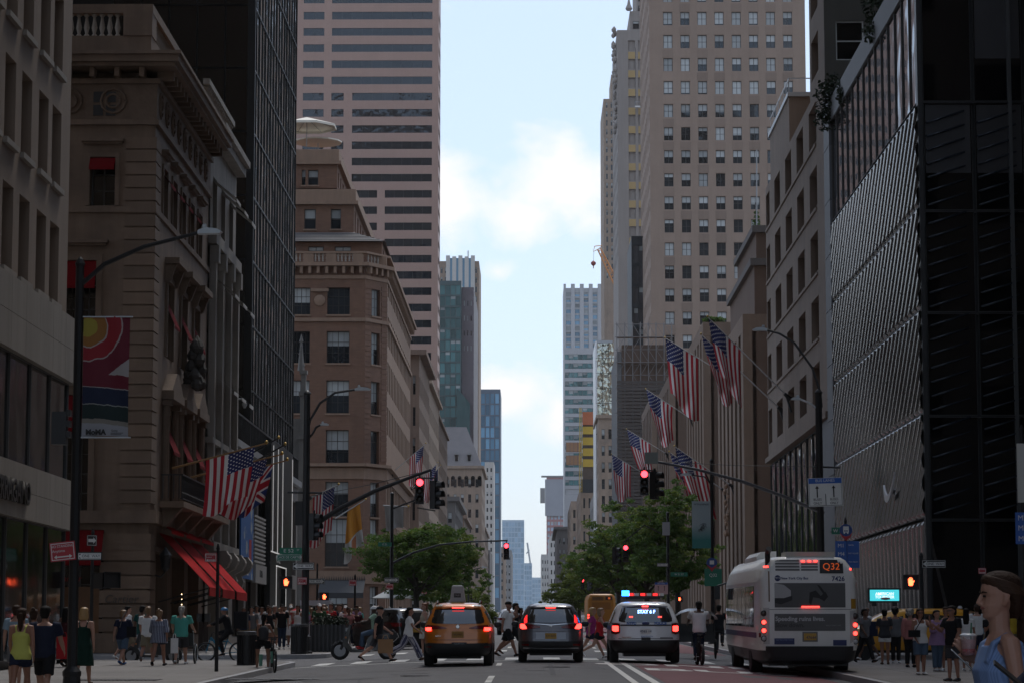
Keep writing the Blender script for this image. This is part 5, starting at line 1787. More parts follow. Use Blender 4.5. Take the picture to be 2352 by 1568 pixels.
def arrow(x, z, l, th, dirs):
	hw = th * 1.6
	if dirs == 'both':
		return [(x - l / 2, z), (x - l / 2 + hw * 1.4, z + hw), (x - l / 2 + hw * 1.4, z + th / 2), (x + l / 2 - hw * 1.4, z + th / 2), (x + l / 2 - hw * 1.4, z + hw), (x + l / 2, z), (x + l / 2 - hw * 1.4, z - hw), (x + l / 2 - hw * 1.4, z - th / 2), (x - l / 2 + hw * 1.4, z - th / 2), (x - l / 2 + hw * 1.4, z - hw)]
	if dirs == 'up':
		return [(x - th / 2, z - l / 2), (x + th / 2, z - l / 2), (x + th / 2, z + l / 2 - hw * 1.5), (x + hw, z + l / 2 - hw * 1.5), (x, z + l / 2), (x - hw, z + l / 2 - hw * 1.5), (x - th / 2, z + l / 2 - hw * 1.5)]
def one_way(label, p, left=True, s=1.0, rotz=0):
	w, h = .91 * s, .31 * s
	d = -1 if left else 1
	poly = [(d * .42 * s, 0), (d * .26 * s, .115 * s), (d * .26 * s, .075 * s), (-d * .40 * s, .075 * s), (-d * .40 * s, -.075 * s), (d * .26 * s, -.075 * s), (d * .26 * s, -.115 * s)]
	if left:
		poly = poly[::-1]
	return sign('one_way_sign', label, p, w, h, BLACKP, [('ONE  WAY', .135 * s, -d * .05 * s, 0, BLACKP, 1.0)], WHITEP, rotz, shapes=[(poly, WHITEP)])
def no_standing(label, p, w=.3, tilt=0, full=True):
	h = w * .75
	tx = [('NO STANDING', w * .145, 0, h * .27, WHITEP, .92), ('Anytime', w * .15, -w * .16, h * .03, WHITEP, 1)] if full else [('NO STANDING', w * .145, 0, h * .27, WHITEP, .92)]
	return sign('parking_sign', label, p, w, h, REDSIGN, tx, WHITEP, 0, tilt, shapes=[(arrow(0, -h * .28, w * .72, w * .05, 'both')[::-1], WHITEP)])

# ---- big lamp post at the left front with painted banner
lp, g = post('lamp_post', 'tall black lamp post with the painted museum banner, left front', UX(168, 40), 40, VZ(612, 40), .085, base=(.165, .62))
px = lp.location.x
tipp = P(455, 535, 40)
b = MB(); b.tube([(0, 0, VZ(655, 40) - g), P(240, 607, 40) - lp.location, P(330, 567, 40) - lp.location, tipp - lp.location], [.04, .04, .035, .03], 7); b.obj('arm', DARKM, lp)
lamp_head(lp, tipp - lp.location, .5)
b = MB(); b.box(-.02, .80, -.02, .02, -.01, .01)
for vv in (727, 1003):
	b.obj('banner_rod', GREYM, lp, (.06, 0, VZ(vv, 40) - g))
# banner cloth with printed painting
BAN = bpy.data.materials.new('banner_print'); BAN.use_nodes = True
t = BAN.node_tree; bs = t.nodes['Principled BSDF']; bs.inputs['Roughness'].default_value = .75
uvn = N(t, 'ShaderNodeUVMap'); sp_ = N(t, 'ShaderNodeSeparateXYZ'); lk(t, uvn.outputs[0], sp_.inputs[0])
U, V = sp_.outputs[0], sp_.outputs[1]
wob = noise(t, uvn.outputs[0], 5, 3, .5)
rdist = val(t, 'SQRT', val(t, 'ADD', val(t, 'POWER', val(t, 'MULTIPLY', val(t, 'SUBTRACT', U, .10), .38), 2.0), val(t, 'POWER', val(t, 'SUBTRACT', V, .91), 2.0)))
rdist = val(t, 'ADD', rdist, val(t, 'MULTIPLY_ADD', wob, .05, -.025))
def ramp(tree, fac, stops):
	r_ = N(tree, 'ShaderNodeValToRGB')
	r_.color_ramp.interpolation = 'CONSTANT'
	el = r_.color_ramp.elements
	while len(el) < len(stops):
		el.new(.5)
	for e, (p_, c_) in zip(el, stops):
		e.position = p_; e.color = (*c_, 1)
	lk(tree, fac, r_.inputs[0])
	return r_.outputs[0]
sunc = ramp(t, rdist, [(0, (.32, .26, .035)), (.075, (.28, .12, .025)), (.155, (.34, .29, .27)), (.167, (.26, .012, .02)), (.27, (.34, .29, .28)), (.283, (.13, .008, .022))])
Vw = val(t, 'ADD', V, val(t, 'MULTIPLY_ADD', wob, .03, -.015))
Vw = val(t, 'ADD', Vw, val(t, 'MULTIPLY', U, .035))
low = ramp(t, Vw, [(0, (.30, .30, .32)), (.115, (.22, .20, .17)), (.155, (.008, .022, .022)), (.27, (.26, .26, .24)), (.278, (.005, .012, .042)), (.415, (.3, .28, .27)), (.425, (1, 0, 1))])
mask = val(t, 'GREATER_THAN', Vw, .425)
mx1 = N(t, 'ShaderNodeMixRGB'); lk(t, mask, mx1.inputs[0]); lk(t, low, mx1.inputs[1]); lk(t, sunc, mx1.inputs[2])
tri = val(t, 'MULTIPLY', val(t, 'GREATER_THAN', Vw, .535), val(t, 'LESS_THAN', Vw, val(t, 'MULTIPLY_ADD', val(t, 'SUBTRACT', U, .55), .33, .535)))
mx2 = N(t, 'ShaderNodeMixRGB'); mx2.inputs[2].default_value = (.34, .31, .3, 1); lk(t, tri, mx2.inputs[0]); lk(t, mx1.outputs[0], mx2.inputs[1])
lk(t, mx2.outputs[0], bs.inputs['Base Color'])
def cloth(name, fn, nu, nv, mat, parent, loc=(0, 0, 0), smooth=True):
	vs = [tuple(fn(i / nu, j / nv)) for j in range(nv + 1) for i in range(nu + 1)]
	fs = [(j * (nu + 1) + i, j * (nu + 1) + i + 1, (j + 1) * (nu + 1) + i + 1, (j + 1) * (nu + 1) + i) for j in range(nv) for i in range(nu)]
	me = bpy.data.meshes.new(name)
	me.from_pydata(vs, [], fs)
	uv = me.uv_layers.new(name='UVMap')
	for l in me.loops:
		k = l.vertex_index
		uv.data[l.index].uv = ((k % (nu + 1)) / nu, (k // (nu + 1)) / nv)
	me.polygons.foreach_set('use_smooth', [smooth] * len(fs))
	return mk(name, me, parent, loc, 0, [mat])
bn = thing('museum_banner', 'tall cloth banner painted with red and yellow rings on the left lamp post', 'banner', P(187, 1003, 40))
hb_ = VZ(727, 40) - VZ(1003, 40)
cloth('banner_cloth', lambda u, v: (u * .74, .02 * math.sin(u * 9 + v * 5) * (.4 + u), v * hb_ + .02 * math.sin(u * 3.1) * (1 - v)), 12, 24, BAN, bn)
text('MoMA', .115, BLACKP, bn, (.23, -.035, .075), depth=.002, bold=.006)
text('Getty', .045, BLACKP, bn, (.53, -.04, .10), depth=.002)
b = MB(); b.box(0, .2, -.001, .001, 0, .008); b.box(0, .17, -.001, .001, -.018, -.01); b.obj('small_print', BLACKP, bn, (.47, -.04, .06))
bx_ = thing('signal_box', 'black box facing away on the left lamp post beside the banner', 'signal box', P(138, 982, 40) + Vector((0, .05, 0)))
b = MB(); b.box(-.13, .10, -.1, .12, -.26, .26); b.obj('housing', DARKP, bx_)
b = MB()
for k in range(3):
	b.box(.1, .16, -.08, .1, -.15 + k * .17, -.05 + k * .17)
b.obj('louvre', DARKM, bx_)
no_standing('large tilted red no standing sign on the left lamp post', P(144, 1265, 39.85), .40, rad(-6))
one_way('one way sign pointing left on the left lamp post', P(206, 1276, 39.85), True, .43)
sm, g = post('sign_pole', 'slim black pole by the mansion corner with walk signals', UX(210, 79), 79, VZ(1225, 79), .06)
ped_signal('dark double walk signal seen edge on at the mansion corner', P(236, 1333, 78.8), rad(70), 1.0, False)
ped_signal('dark walk signal facing the side street at the mansion corner', P(256, 1331, 78.7), rad(25), 1.0, False)
sign('side_sign', 'small sign seen at an angle above the one way sign', P(211, 1240, 78.7), .34, .34, BLACKP, [], WHITEP, rad(35), shapes=[([(-.12, -.05), (.05, -.05), (.05, -.1), (.14, 0), (.05, .1), (.05, .05), (-.12, .05)], WHITEP)])
# slim pole with second no standing sign
np_, g = post('sign_pole', 'slim black sign pole at the left kerb in front of the red awnings', UX(499, 65), 65, VZ(1262, 65), .05)
no_standing('small red no standing sign on the slim pole before the red awnings', P(484, 1279, 64.9), .31)

# ---- corner signal post on the left beyond the crossing
xl = UX(701, 91.5)
cp, g = post('lamp_post', 'black signal and lamp post with green street signs at the left corner', xl, 91.5, VZ(905, 91.5), .14, base=(.24, .6))
o = cp.location
tip1, tip2 = P(815, 894, 91.5), P(736, 975, 91.5)
b = MB(); b.tube([(0, 0, VZ(1000, 91.5) - g), P(712, 965, 91.5) - o, P(735, 925, 91.5) - o, P(770, 901, 91.5) - o, tip1 - o], .045, 7); b.obj('arm', DARKM, cp); lamp_head(cp, tip1 - o, .75)
b = MB(); b.tube([(0, 0, VZ(1010, 91.5) - g), P(718, 995, 91.5) - o, P(726, 980, 91.5) - o, tip2 - o], .04, 7); b.obj('arm', DARKM, cp); lamp_head(cp, tip2 - o, .4)
b = MB(); b.tube([P(660, 1130, 91.5) - o, P(740, 1131, 91.5) - o], .04, 6); b.obj('cross_bar', DARKM, cp)
mt = P(990, 1078, 91.5)
b = MB(); b.tube([P(705, 1215, 91.5) - o, P(780, 1167, 91.5) - o, P(860, 1127, 91.5) - o, P(930, 1100, 91.5) - o, mt - o], [.10, .09, .08, .06, .05], 8); b.obj('mast_arm', DARKM, cp)
b = MB(); b.tube([P(706, 1140, 91.5) - o, P(850, 1112, 91.5) - o, P(985, 1079, 91.5) - o], .012, 4); b.obj('guy_wire', DARKM, cp)
b = MB(); b.tube([P(990, 1080, 91.5) - o, P(990, 1094, 91.5) - o], .03, 5); b.tube([P(958, 1097, 91.5) - o, P(1003, 1097, 91.5) - o], .03, 5); b.tube([P(958, 1165, 91.5) - o, P(1000, 1172, 91.5) - o], .025, 5); b.obj('signal_bracket', DARKM, cp)
signal('red traffic light hung from the left mast arm', P(964, 1097, 91.4), rad(4), 0, .92)
signal('dark traffic light turned sideways at the end of the left mast arm', P(1000, 1103, 91.3), rad(62), None, 1.0)
signal('dark traffic light turned sideways on the left corner post', P(722, 1178, 91.2), rad(62), None, .95)
b = MB(); b.box(-.18, .18, -.1, .1, -.45, .42); tag(b.obj('traffic_signal', DARKM, loc=P(690, 1177, 91.6)), 'back of a dark signal housing left of the corner post', 'traffic light')
sign('street_name_sign', 'green street sign reading E 52 ST', P(668, 1264, 91.2), .82, .23, GREENSIGN, [('E 52', .17, -.08, 0, WHITEP, 1.25), ('ST', .08, .26, .03, WHITEP, 1)])
sign('street_name_sign', 'second green street sign hung just below the E 52 sign', P(664, 1279, 91.2), .86, .23, GREENSIGN, [('PLACE DE CARTIER', .115, 0, 0, WHITEP, .95)], WHITEP)
one_way('one way sign pointing left under the green street signs', P(697, 1299, 91.1), True, .86)
ped_signal('lit orange hand walk signal left of the corner post', P(657, 1337, 91.1), 0, .9)
no_standing('small red no standing sign on the corner post', P(694, 1333, 91.1), .34)

# ---- farther left posts
f1, g = post('lamp_post', 'black signal post with long curved arm in the left tree', UX(899, 149), 149, VZ(1135, 149), .12)
o = f1.location
b = MB(); b.tube([P(900, 1293, 149) - o, P(950, 1268, 149) - o, P(1010, 1250, 149) - o, P(1080, 1243, 149) - o, P(1166, 1240, 149) - o], [.08, .07, .06, .05, .05], 7); b.obj('mast_arm', DARKM, f1)
b = MB(); b.tube([P(900, 1168, 149) - o, P(960, 1145, 149) - o], .05, 6); b.obj('arm', DARKM, f1)
signal('red traffic light hanging from the long curved arm against the sky', P(1163, 1246, 148.9), 0, 0, .95)
sign('street_name_sign', 'small green street sign on the post in the left tree', P(884, 1249, 148.8), .8, .24, GREENSIGN, [('E 51', .16, 0, 0, WHITEP, 1)])
one_way('one way sign pointing right low in the left tree', P(899, 1331, 148.8), False, .95)
no_standing('little red parking sign below the sign in the left tree', P(895, 1346, 148.8), .42, 0, False)
f2, g = post('sign_pole', 'thin pole with one way sign right of the corner post', UX(728, 118), 118, VZ(1300, 118), .05)
one_way('small one way sign pointing right behind the corner post', P(727, 1334, 117.8), False, .85)
ped_signal('lit orange hand walk signal farther back near the dark awning', P(745, 1370, 117.8), 0, .85)
f3, g = post('sign_pole', 'thin dark pole with a red sign before the brown store awning', UX(815, 124), 124, VZ(1325, 124), .06)
no_standing('red parking sign on the thin pole before the dark awning', P(810, 1337, 123.8), .36, 0, False)
f4, g = post('sign_pole', 'dark pole with tiny red sign left of the taxi roof sign', UX(974, 172), 172, VZ(1350, 172), .07)
no_standing('tiny red parking sign left of the taxi roof sign', P(974, 1358, 171.8), .38, 0, False)
signal('distant red traffic light left of the taxi roof sign', P(1021, 1334, 235), 0, 0, .95)
one_way('tiny one way sign pointing left above the taxi', P(1018, 1369, 235), True, 1.0)
f5, g = post('lamp_post', 'slender far lamp post right of the left tree', UX(1076, 240), 240, VZ(1310, 240), .1)
b = MB(); b.tube([(0, 0, VZ(1340, 240) - g), P(1080, 1318, 240) - f5.location, P(1090, 1306, 240) - f5.location, P(1108, 1302, 240) - f5.location], .05, 6); b.obj('arm', DARKM, f5)
lamp_head(f5, P(1106, 1302, 240) - f5.location, .7)

# ---- right hand posts
xr_ = UX(1887, 73)
rp_, g = post('lamp_post', 'black lamp and signal post with bus lane sign on the right', xr_, 73, VZ(905, 73), .12, base=(.2, .6))
o = rp_.location
t1, t2 = P(1762, 758, 73), P(1838, 916, 73)
b = MB(); b.tube([P(1887, 935, 73) - o, P(1884, 900, 73) - o, P(1866, 845, 73) - o, P(1825, 788, 73) - o, P(1790, 766, 73) - o, t1 - o], .035, 7); b.obj('arm', DARKM, rp_); lamp_head(rp_, t1 - o, -.55)
b = MB(); b.tube([P(1887, 945, 73) - o, P(1862, 926, 73) - o, t2 - o], .03, 7); b.obj('arm', GREYM, rp_); lamp_head(rp_, t2 - o, -.35)
b = MB(); b.tube([P(1893, 1178, 73) - o, P(1800, 1139, 73) - o, P(1700, 1103, 73) - o, P(1600, 1077, 73) - o, P(1495, 1057, 73) - o], [.055, .052, .048, .042, .036], 8); b.obj('mast_arm', M('arm_grey', (.07, .07, .075), .4, .4, var=.1), rp_)
b = MB(); b.tube([P(1492, 1058, 73) - o, P(1690, 1068, 73) - o, P(1887, 1071, 73) - o], .008, 4); b.obj('guy_wire', DARKM, rp_)
b = MB(); b.tube([P(1868, 1071, 73) - o, P(1930, 1073, 73) - o], .03, 6); b.obj('cross_bar', DARKM, rp_)
b = MB(); b.box(-.19, .19, -.1, .1, -.16, .16); tag(b.obj('junction_box', M('box_grey', (.18, .2, .18), .5, var=.1), loc=P(1496, 1051, 72.9)), 'small grey box on the tip of the right mast arm', 'box')
b = MB(); b.tube([P(1490, 1060, 73) - o, P(1490, 1085, 73) - o], .02, 5); b.tube([P(1472, 1078, 73) - o, P(1508, 1080, 73) - o], .02, 5); b.obj('signal_bracket', DARKM, rp_)
signal('red traffic light hanging from the right mast arm', P(1480, 1078, 72.9), rad(-3), 0, .72)
signal('dark traffic light turned sideways on the right mast arm', P(1504, 1082, 72.8), rad(62), None, .78)
bl = sign('bus_lane_sign', 'white bus lanes sign with blue header and two arrows', P(1896, 1129, 72.7), .99, .82, WHITEP, [('BUS LANES', .115, 0, .33, WHITEP, 1.0), ('BUSES', .10, -.24, -.21, BLACKP, .9), ('ONLY', .10, -.24, -.32, BLACKP, .9), ('BUSES', .10, .24, -.21, BLACKP, .9), ('ONLY', .10, .24, -.32, BLACKP, .9)], BLACKP, rad(4),
		  shapes=[([(-.48, .25), (.48, .25), (.48, .40), (-.48, .40)], BLUESIGN), (arrow(-.24, .02, .34, .035, 'up'), BLACKP), (arrow(.24, .02, .34, .035, 'up'), BLACKP), ([(-.01, -.37), (.01, -.37), (.01, -.05), (-.01, -.05)], BLACKP)])
bl.rotation_euler = (0, rad(-2), rad(4))
xs_ = UX(1945, 76)
bs_, g = post('bus_stop_pole', 'bus stop pole behind the white bus', xs_, 76, VZ(1200, 76), .05)
bsg = thing('bus_stop_sign', 'round blue bus stop sign with red foot above the white bus', 'bus stop sign', P(1943, 1217, 75.8))
b = MB(); b.lathe([(.19, -.01), (.19, .01)], n=24, axis='y'); b.obj('disc', M('bus_blue', (.012, .05, .22), .45, var=.05), bsg)
b = MB(); b.prism([(-.19, -.06), (-.13, -.2), (0, -.31), (.13, -.2), (.19, -.06), (.1, -.15), (0, -.18), (-.1, -.15)], 'y', -.018, -.011); b.obj('red_foot', REDSIGN, bsg)
b = MB()
b.box(-.085, .085, -.018, -.011, .0, .12); b.box(-.085, .085, -.018, -.011, -.06, -.03); b.box(-.085, -.06, -.018, -.011, -.03, 0); b.box(.06, .085, -.018, -.011, -.03, 0); b.box(-.07, -.03, -.018, -.011, -.1, -.06); b.box(.03, .07, -.018, -.011, -.1, -.06)
b.obj('bus_symbol', WHITEP, bsg)
sign('bus_route_sign', 'blue bus route panel reading M1 M4 Q32 above the bus', P(1932, 1273, 75.8), .34, .82, BLUESIGN, [('M1', .16, 0, .27, WHITEP, 1), ('M4', .16, 0, .02, WHITEP, 1), ('Q32', .15, 0, -.25, WHITEP, 1)])
sign('bus_route_sign', 'blue bus destination panel right of the route panel', P(1960, 1272, 75.9), .36, .80, BLUESIGN, [('SoHo', .07, -.06, .28, WHITEP, 1), ('EAST VILLAGE', .06, .0, .03, WHITEP, .8), ('Penn Station', .06, 0, -.22, WHITEP, .9)])
sign('street_name_sign', 'partly hidden green and white W street sign beside the bus stop sign', P(1926, 1218, 75.9), .42, .2, GREENSIGN, [('W 52', .14, 0, 0, WHITEP, 1)])
m2 = sign('bus_route_sign', 'blue route panel reading M2 M3 M5 cut by the right edge', P(2349, 1212, 60), .34, .75, BLUESIGN, [('M2', .18, 0, .24, WHITEP, 1), ('M3', .18, 0, 0, WHITEP, 1), ('M5', .18, 0, -.25, WHITEP, 1)])
mp_, g = post('bus_stop_pole', 'bus stop pole at the right picture edge', UX(2356, 60.1), 60.1, VZ(990, 60.1), .05)
b = MB(); b.box(-.2, .3, 0, .03, -.7, .7); tag(b.obj('bus_stop_board', M('pale_board', (.55, .55, .5), .5, var=.05), loc=P(2356, 1085, 60.05)), 'pale tall bus stop board at the right picture edge', 'sign')
# walk signal and one way sign at the right
rw, g = post('sign_pole', 'dark signal pole before the black glass front on the right', UX(2118, 77), 77, VZ(1280, 77), .07)
one_way('one way sign pointing left on the right corner pole', P(2145, 1294, 76.8), True, .80)
ped_signal('lit orange hand walk signal on the right corner pole', P(2092, 1336, 76.7), 0, .92)
no_standing('small red parking sign far right near the black glass front', P(2256, 1310, 84), .26, 0, False)
fc, g = post('sign_pole', 'thin pole carrying the far right red parking sign', UX(2256, 84.2), 84.2, VZ(1300, 84), .03)
# camera on a curved white arm, left podium, and dome camera at right
cam1 = thing('dome_camera', 'grey dome camera on a hooked arm before the black tower', 'camera', P(535, 945, 118))
b = MB(); b.tube([(0, 0, 0), P(535, 925, 118) - cam1.location, P(545, 915, 118) - cam1.location, P(558, 916, 118) - cam1.location, P(562, 924, 118) - cam1.location], .05, 6); b.obj('arm', GREYM, cam1)
b = MB(); b.lathe([(.12, 0), (.12, -.1), (.06, -.25)], P(562, 924, 118) - cam1.location, 8); b.obj('dome', GREYM, cam1)

# lamp post with pale banner, mid right
xq = UX(1637, 117)
lq, g = post('lamp_post', 'black lamp post with pale green banner left of the bus', xq, 117, VZ(1060, 117), .09, base=(.2, .6))
o = lq.location
for (ue, ve, sx) in ((1600, 1078, -.8), (1588, 1090, -.7)):
	b = MB(); b.tube([(0, 0, VZ(1150, 117) - g), P(1632, 1110, 117) - o, P(1618, ve + 4, 117) - o, P(ue, ve, 117) - o], .035, 6); b.obj('arm', DARKM, lq)
	lamp_head(lq, P(ue, ve, 117) - o, sx)
GB = bpy.data.materials.new('pale_banner'); GB.use_nodes = True
t = GB.node_tree; bs = t.nodes['Principled BSDF']; bs.inputs['Roughness'].default_value = .75
uvn = N(t, 'ShaderNodeUVMap'); sp_ = N(t, 'ShaderNodeSeparateXYZ'); lk(t, uvn.outputs[0], sp_.inputs[0])
r_ = N(t, 'ShaderNodeValToRGB'); r_.color_ramp.elements[0].color = (.05, .22, .20, 1); r_.color_ramp.elements[1].color = (.34, .42, .43, 1); r_.color_ramp.elements[0].position = .18; r_.color_ramp.elements[1].position = .5
lk(t, sp_.outputs[1], r_.inputs[0]); lk(t, r_.outputs[0], bs.inputs['Base Color'])
gb = thing('avenue_banner', 'pale green avenue banner with a sketch on the mid right lamp post', 'banner', P(1590, 1258, 116.9))
hb2, wb2 = VZ(1150, 117) - VZ(1258, 117), UX(1633, 117) - UX(1590, 117)
cloth('banner_cloth', lambda u, v: (u * wb2, .03 * math.sin(u * 6 + v * 3), v * hb2), 8, 14, GB, gb)
text('FIFTH AVENUE', .105, BLACKP, gb, (wb2 / 2, -.05, hb2 - .15), depth=.002)
b = MB()
rng = random.Random(2)
for k in range(16):
	c = Vector((wb2 * .55 + rng.uniform(-.13, .13), -.05, hb2 * .42 + rng.uniform(-.14, .16)))
	b.tube([c + Vector((.09 * math.cos(a), 0, .09 * math.sin(a))) for a in (0, 1.2, 2.4, 3.5)], .006, 3)
b.obj('sketch', BLACKP, gb)
q2 = thing('bus_stop_sign', 'round blue bus stop sign on the mid right lamp post', 'bus stop sign', P(1635, 1292, 116.8))
b = MB(); b.lathe([(.25, -.01), (.25, .01)], n=20, axis='y'); b.obj('disc', MATS['bus_blue'], q2)
b = MB(); b.prism([(-.25, -.06), (0, -.40), (.25, -.06), (0, -.22)], 'y', -.02, -.011); b.obj('red_foot', REDSIGN, q2)
b = MB(); b.box(-.1, .1, -.02, -.011, -.06, .12); b.obj('bus_symbol', WHITEP, q2)
sign('bus_route_sign', 'small dark green route panel under the mid right bus stop sign', P(1638, 1325, 116.8), .8, .8, GREENSIGN, [('Q32', .2, 0, .1, WHITEP, 1)])
# traffic lights and signs over the avenue, right middle
rm_, g = post('lamp_post', 'dark signal post hidden in the right trees', UX(1535, 152), 152, VZ(1180, 152), .1)
o = rm_.location
b = MB(); b.tube([P(1535, 1232, 152) - o, P(1480, 1205, 152) - o, P(1430, 1246, 152) - o], .04, 6); b.obj('mast_arm', DARKM, rm_)
signal('red traffic light in front of the right trees', P(1437, 1250, 151.9), 0, 0, 1.0)
signal('dark traffic light turned sideways in front of the right trees', P(1414, 1256, 151.8), rad(60), None, 1.0)
b = MB(); b.box(-.2, .2, -.12, .12, -.36, .36); tag(b.obj('control_box', M('box_pale', (.34, .35, .36), .5, var=.1), loc=P(1530, 1213, 140)), 'pale grey control box before the right trees', 'box')
signal('far red traffic light low between the right trees', P(1338, 1328, 235), 0, 0, .95)
signal('far dark traffic light low between the right trees', P(1353, 1328, 235), rad(60), None, 1.0)
signal('tiny far red traffic light deep in the right trees', P(1442, 1306, 300), 0, 0, .6)
one_way('pinkish one way sign pointing right under the right trees', P(1522, 1296, 150), False, .72)
bl2 = sign('bus_lane_sign', 'farther white bus lanes sign above the police car', P(1519, 1350, 150), .78, .68, M('pink_white', (.55, .36, .36), .5, var=.05), [('BUS LANES', .09, 0, .28, WHITEP, 1)], None, 0, shapes=[([(-.38, .22), (.38, .22), (.38, .34), (-.38, .34)], BLUESIGN), (arrow(-.18, .0, .3, .03, 'up'), BLACKP), (arrow(.18, 0, .3, .03, 'up'), BLACKP)])
bl3 = sign('bus_lane_sign', 'farthest small bus lanes sign left of the police light bar', P(1439, 1364, 215), .9, .55, MATS['pink_white'], [], None, 0, shapes=[([(-.43, .1), (.43, .1), (.43, .26), (-.43, .26)], BLUESIGN)])
ped_signal('tiny orange hand walk signal behind the police light bar', P(1561, 1375, 150), 0, .7)
sign('street_name_sign', 'small green street sign behind the mid right bus stop', P(1560, 1318, 150), 1.0, .25, GREENSIGN, [('W 51 ST', .15, 0, 0, WHITEP, 1)])

# ---- litter bins, planter, boxes
def litter_bin(label, x, y, h=.95, r_=.28):
	t = thing('litter_bin', label, 'litter bin', (x, y, sw(y)))
	n = 22
	b = MB(); b.lathe([(r_ * .80, .03), (r_ * .9, .04), (r_ * .9, h - .1), (r_ * .8, h - .1)], n=n); b.obj('liner', DARKP, t)
	sl_ = MB(); sl_.box(-.018, .018, -.012, .012, .06, h - .08)
	sme = sl_.mesh('slat'); sme.materials.append(DARKM)
	for k in range(n):
		a = 2 * math.pi * k / n
		mk('slat', sme, t, (r_ * .97 * math.cos(a), r_ * .97 * math.sin(a), 0), a + math.pi / 2)
	b = MB(); b.lathe([(r_, .0), (r_ * 1.02, .02), (r_ * 1.02, .07), (r_, .075)], n=n); b.obj('foot_ring', DARKM, t)
	b = MB(); b.lathe([(r_ * 1.02, h - .09), (r_ * 1.06, h - .05), (r_ * 1.06, h), (r_ * .8, h + .015), (r_ * .78, h - .05)], n=n); b.obj('rim', M('bin_rim', (.09, .09, .095), .3, .6, var=.1), t)
	return t
litter_bin('black slatted litter bin on the left kerb corner', UX(568, 72.5), 72.5)
litter_bin('black slatted litter bin at the foot of the corner post', UX(688, 90.8), 90.8, 1.05, .3)
pt = thing('steel_planter', 'dark ribbed steel planter with clipped hedge by the crossing', 'planter', (UX(712, 95), 95, sw(95)))
b = MB(); b.box(0, 1.35, .03, 2.6, .02, 1.0); b.obj('box', DARKM, pt)
pst = MB(); pst.box(0, .06, -.04, .03, .0, 1.02); pme2 = pst.mesh('rib'); pme2.materials.append(M('planter_rib', (.055, .055, .06), .45, .3, var=.2))
for k in range(9):
	mk('rib', pme2, pt, (.02 + k * .155, 0, 0))
hb = MB(); rng = random.Random(31)
for k in range(26):
	leafball(hb, (rng.uniform(.1, 1.25), rng.uniform(.1, 2.4), 1.1 + rng.uniform(-.05, .12)), .22, 60, .055, rng)
hb.obj('hedge', M('hedge_leaf', (.012, .026, .009), .7, var=.4, scale=4), pt)
rb_ = thing('red_street_box', 'red street box with pale rim behind the corner post', 'box', (UX(683, 104), 104, sw(104)))
b = MB(); b.lathe([(.26, 0), (.26, 1.35), (.30, 1.4), (.30, 1.5), (.1, 1.62)], n=12); b.obj('drum', REDSIGN, rb_)
b = MB(); b.lathe([(.305, 1.45), (.31, 1.5), (.29, 1.52)], n=12); b.obj('rim', WHITEP, rb_)
ct_ = thing('food_cart', 'pale street food cart roof beside the red box', 'cart', (UX(718, 108), 108, sw(108)))
b = MB(); b.box(-.45, .75, -.4, .4, .35, 1.0); b.obj('cabinet', GREYM, ct_)
b = MB(); b.box(-.5, .8, -.45, .45, 1.75, 1.95); b.obj('roof', M('cart_roof', (.45, .47, .5), .4, var=.1), ct_)
for x_ in (-.42, .7):
	b = MB(); b.box(x_ - .02, x_ + .02, -.4, -.36, 1.0, 1.75); b.obj('post', STEEL, ct_)
	b = MB(); b.lathe([(.17, -.03), (.17, .03)], (x_ * .8, -.42, .19), 12, axis='y'); b.obj('wheel', RUBBER, ct_)
tn = thing('white_tent', 'white pitched market tent under the left tree', 'tent', (UX(925, 190), 190, sw(190)))
b = MB(); b.add([(-2.2, -1.5, 2.4), (2.2, -1.5, 2.4), (2.2, 2, 2.4), (-2.2, 2, 2.4), (0, .3, 3.6)], [(0, 1, 4), (1, 2, 4), (2, 3, 4), (3, 0, 4)]); b.obj('canopy', M('tent_canvas', (.42, .43, .42), .8, var=.1), tn)
for x_, y_ in ((-2.1, -1.4), (2.1, -1.4), (2.1, 1.9), (-2.1, 1.9)):
	b = MB(); b.tube([(x_, y_, 0), (x_, y_, 2.4)], .04, 5); b.obj('post', GREYM, tn)

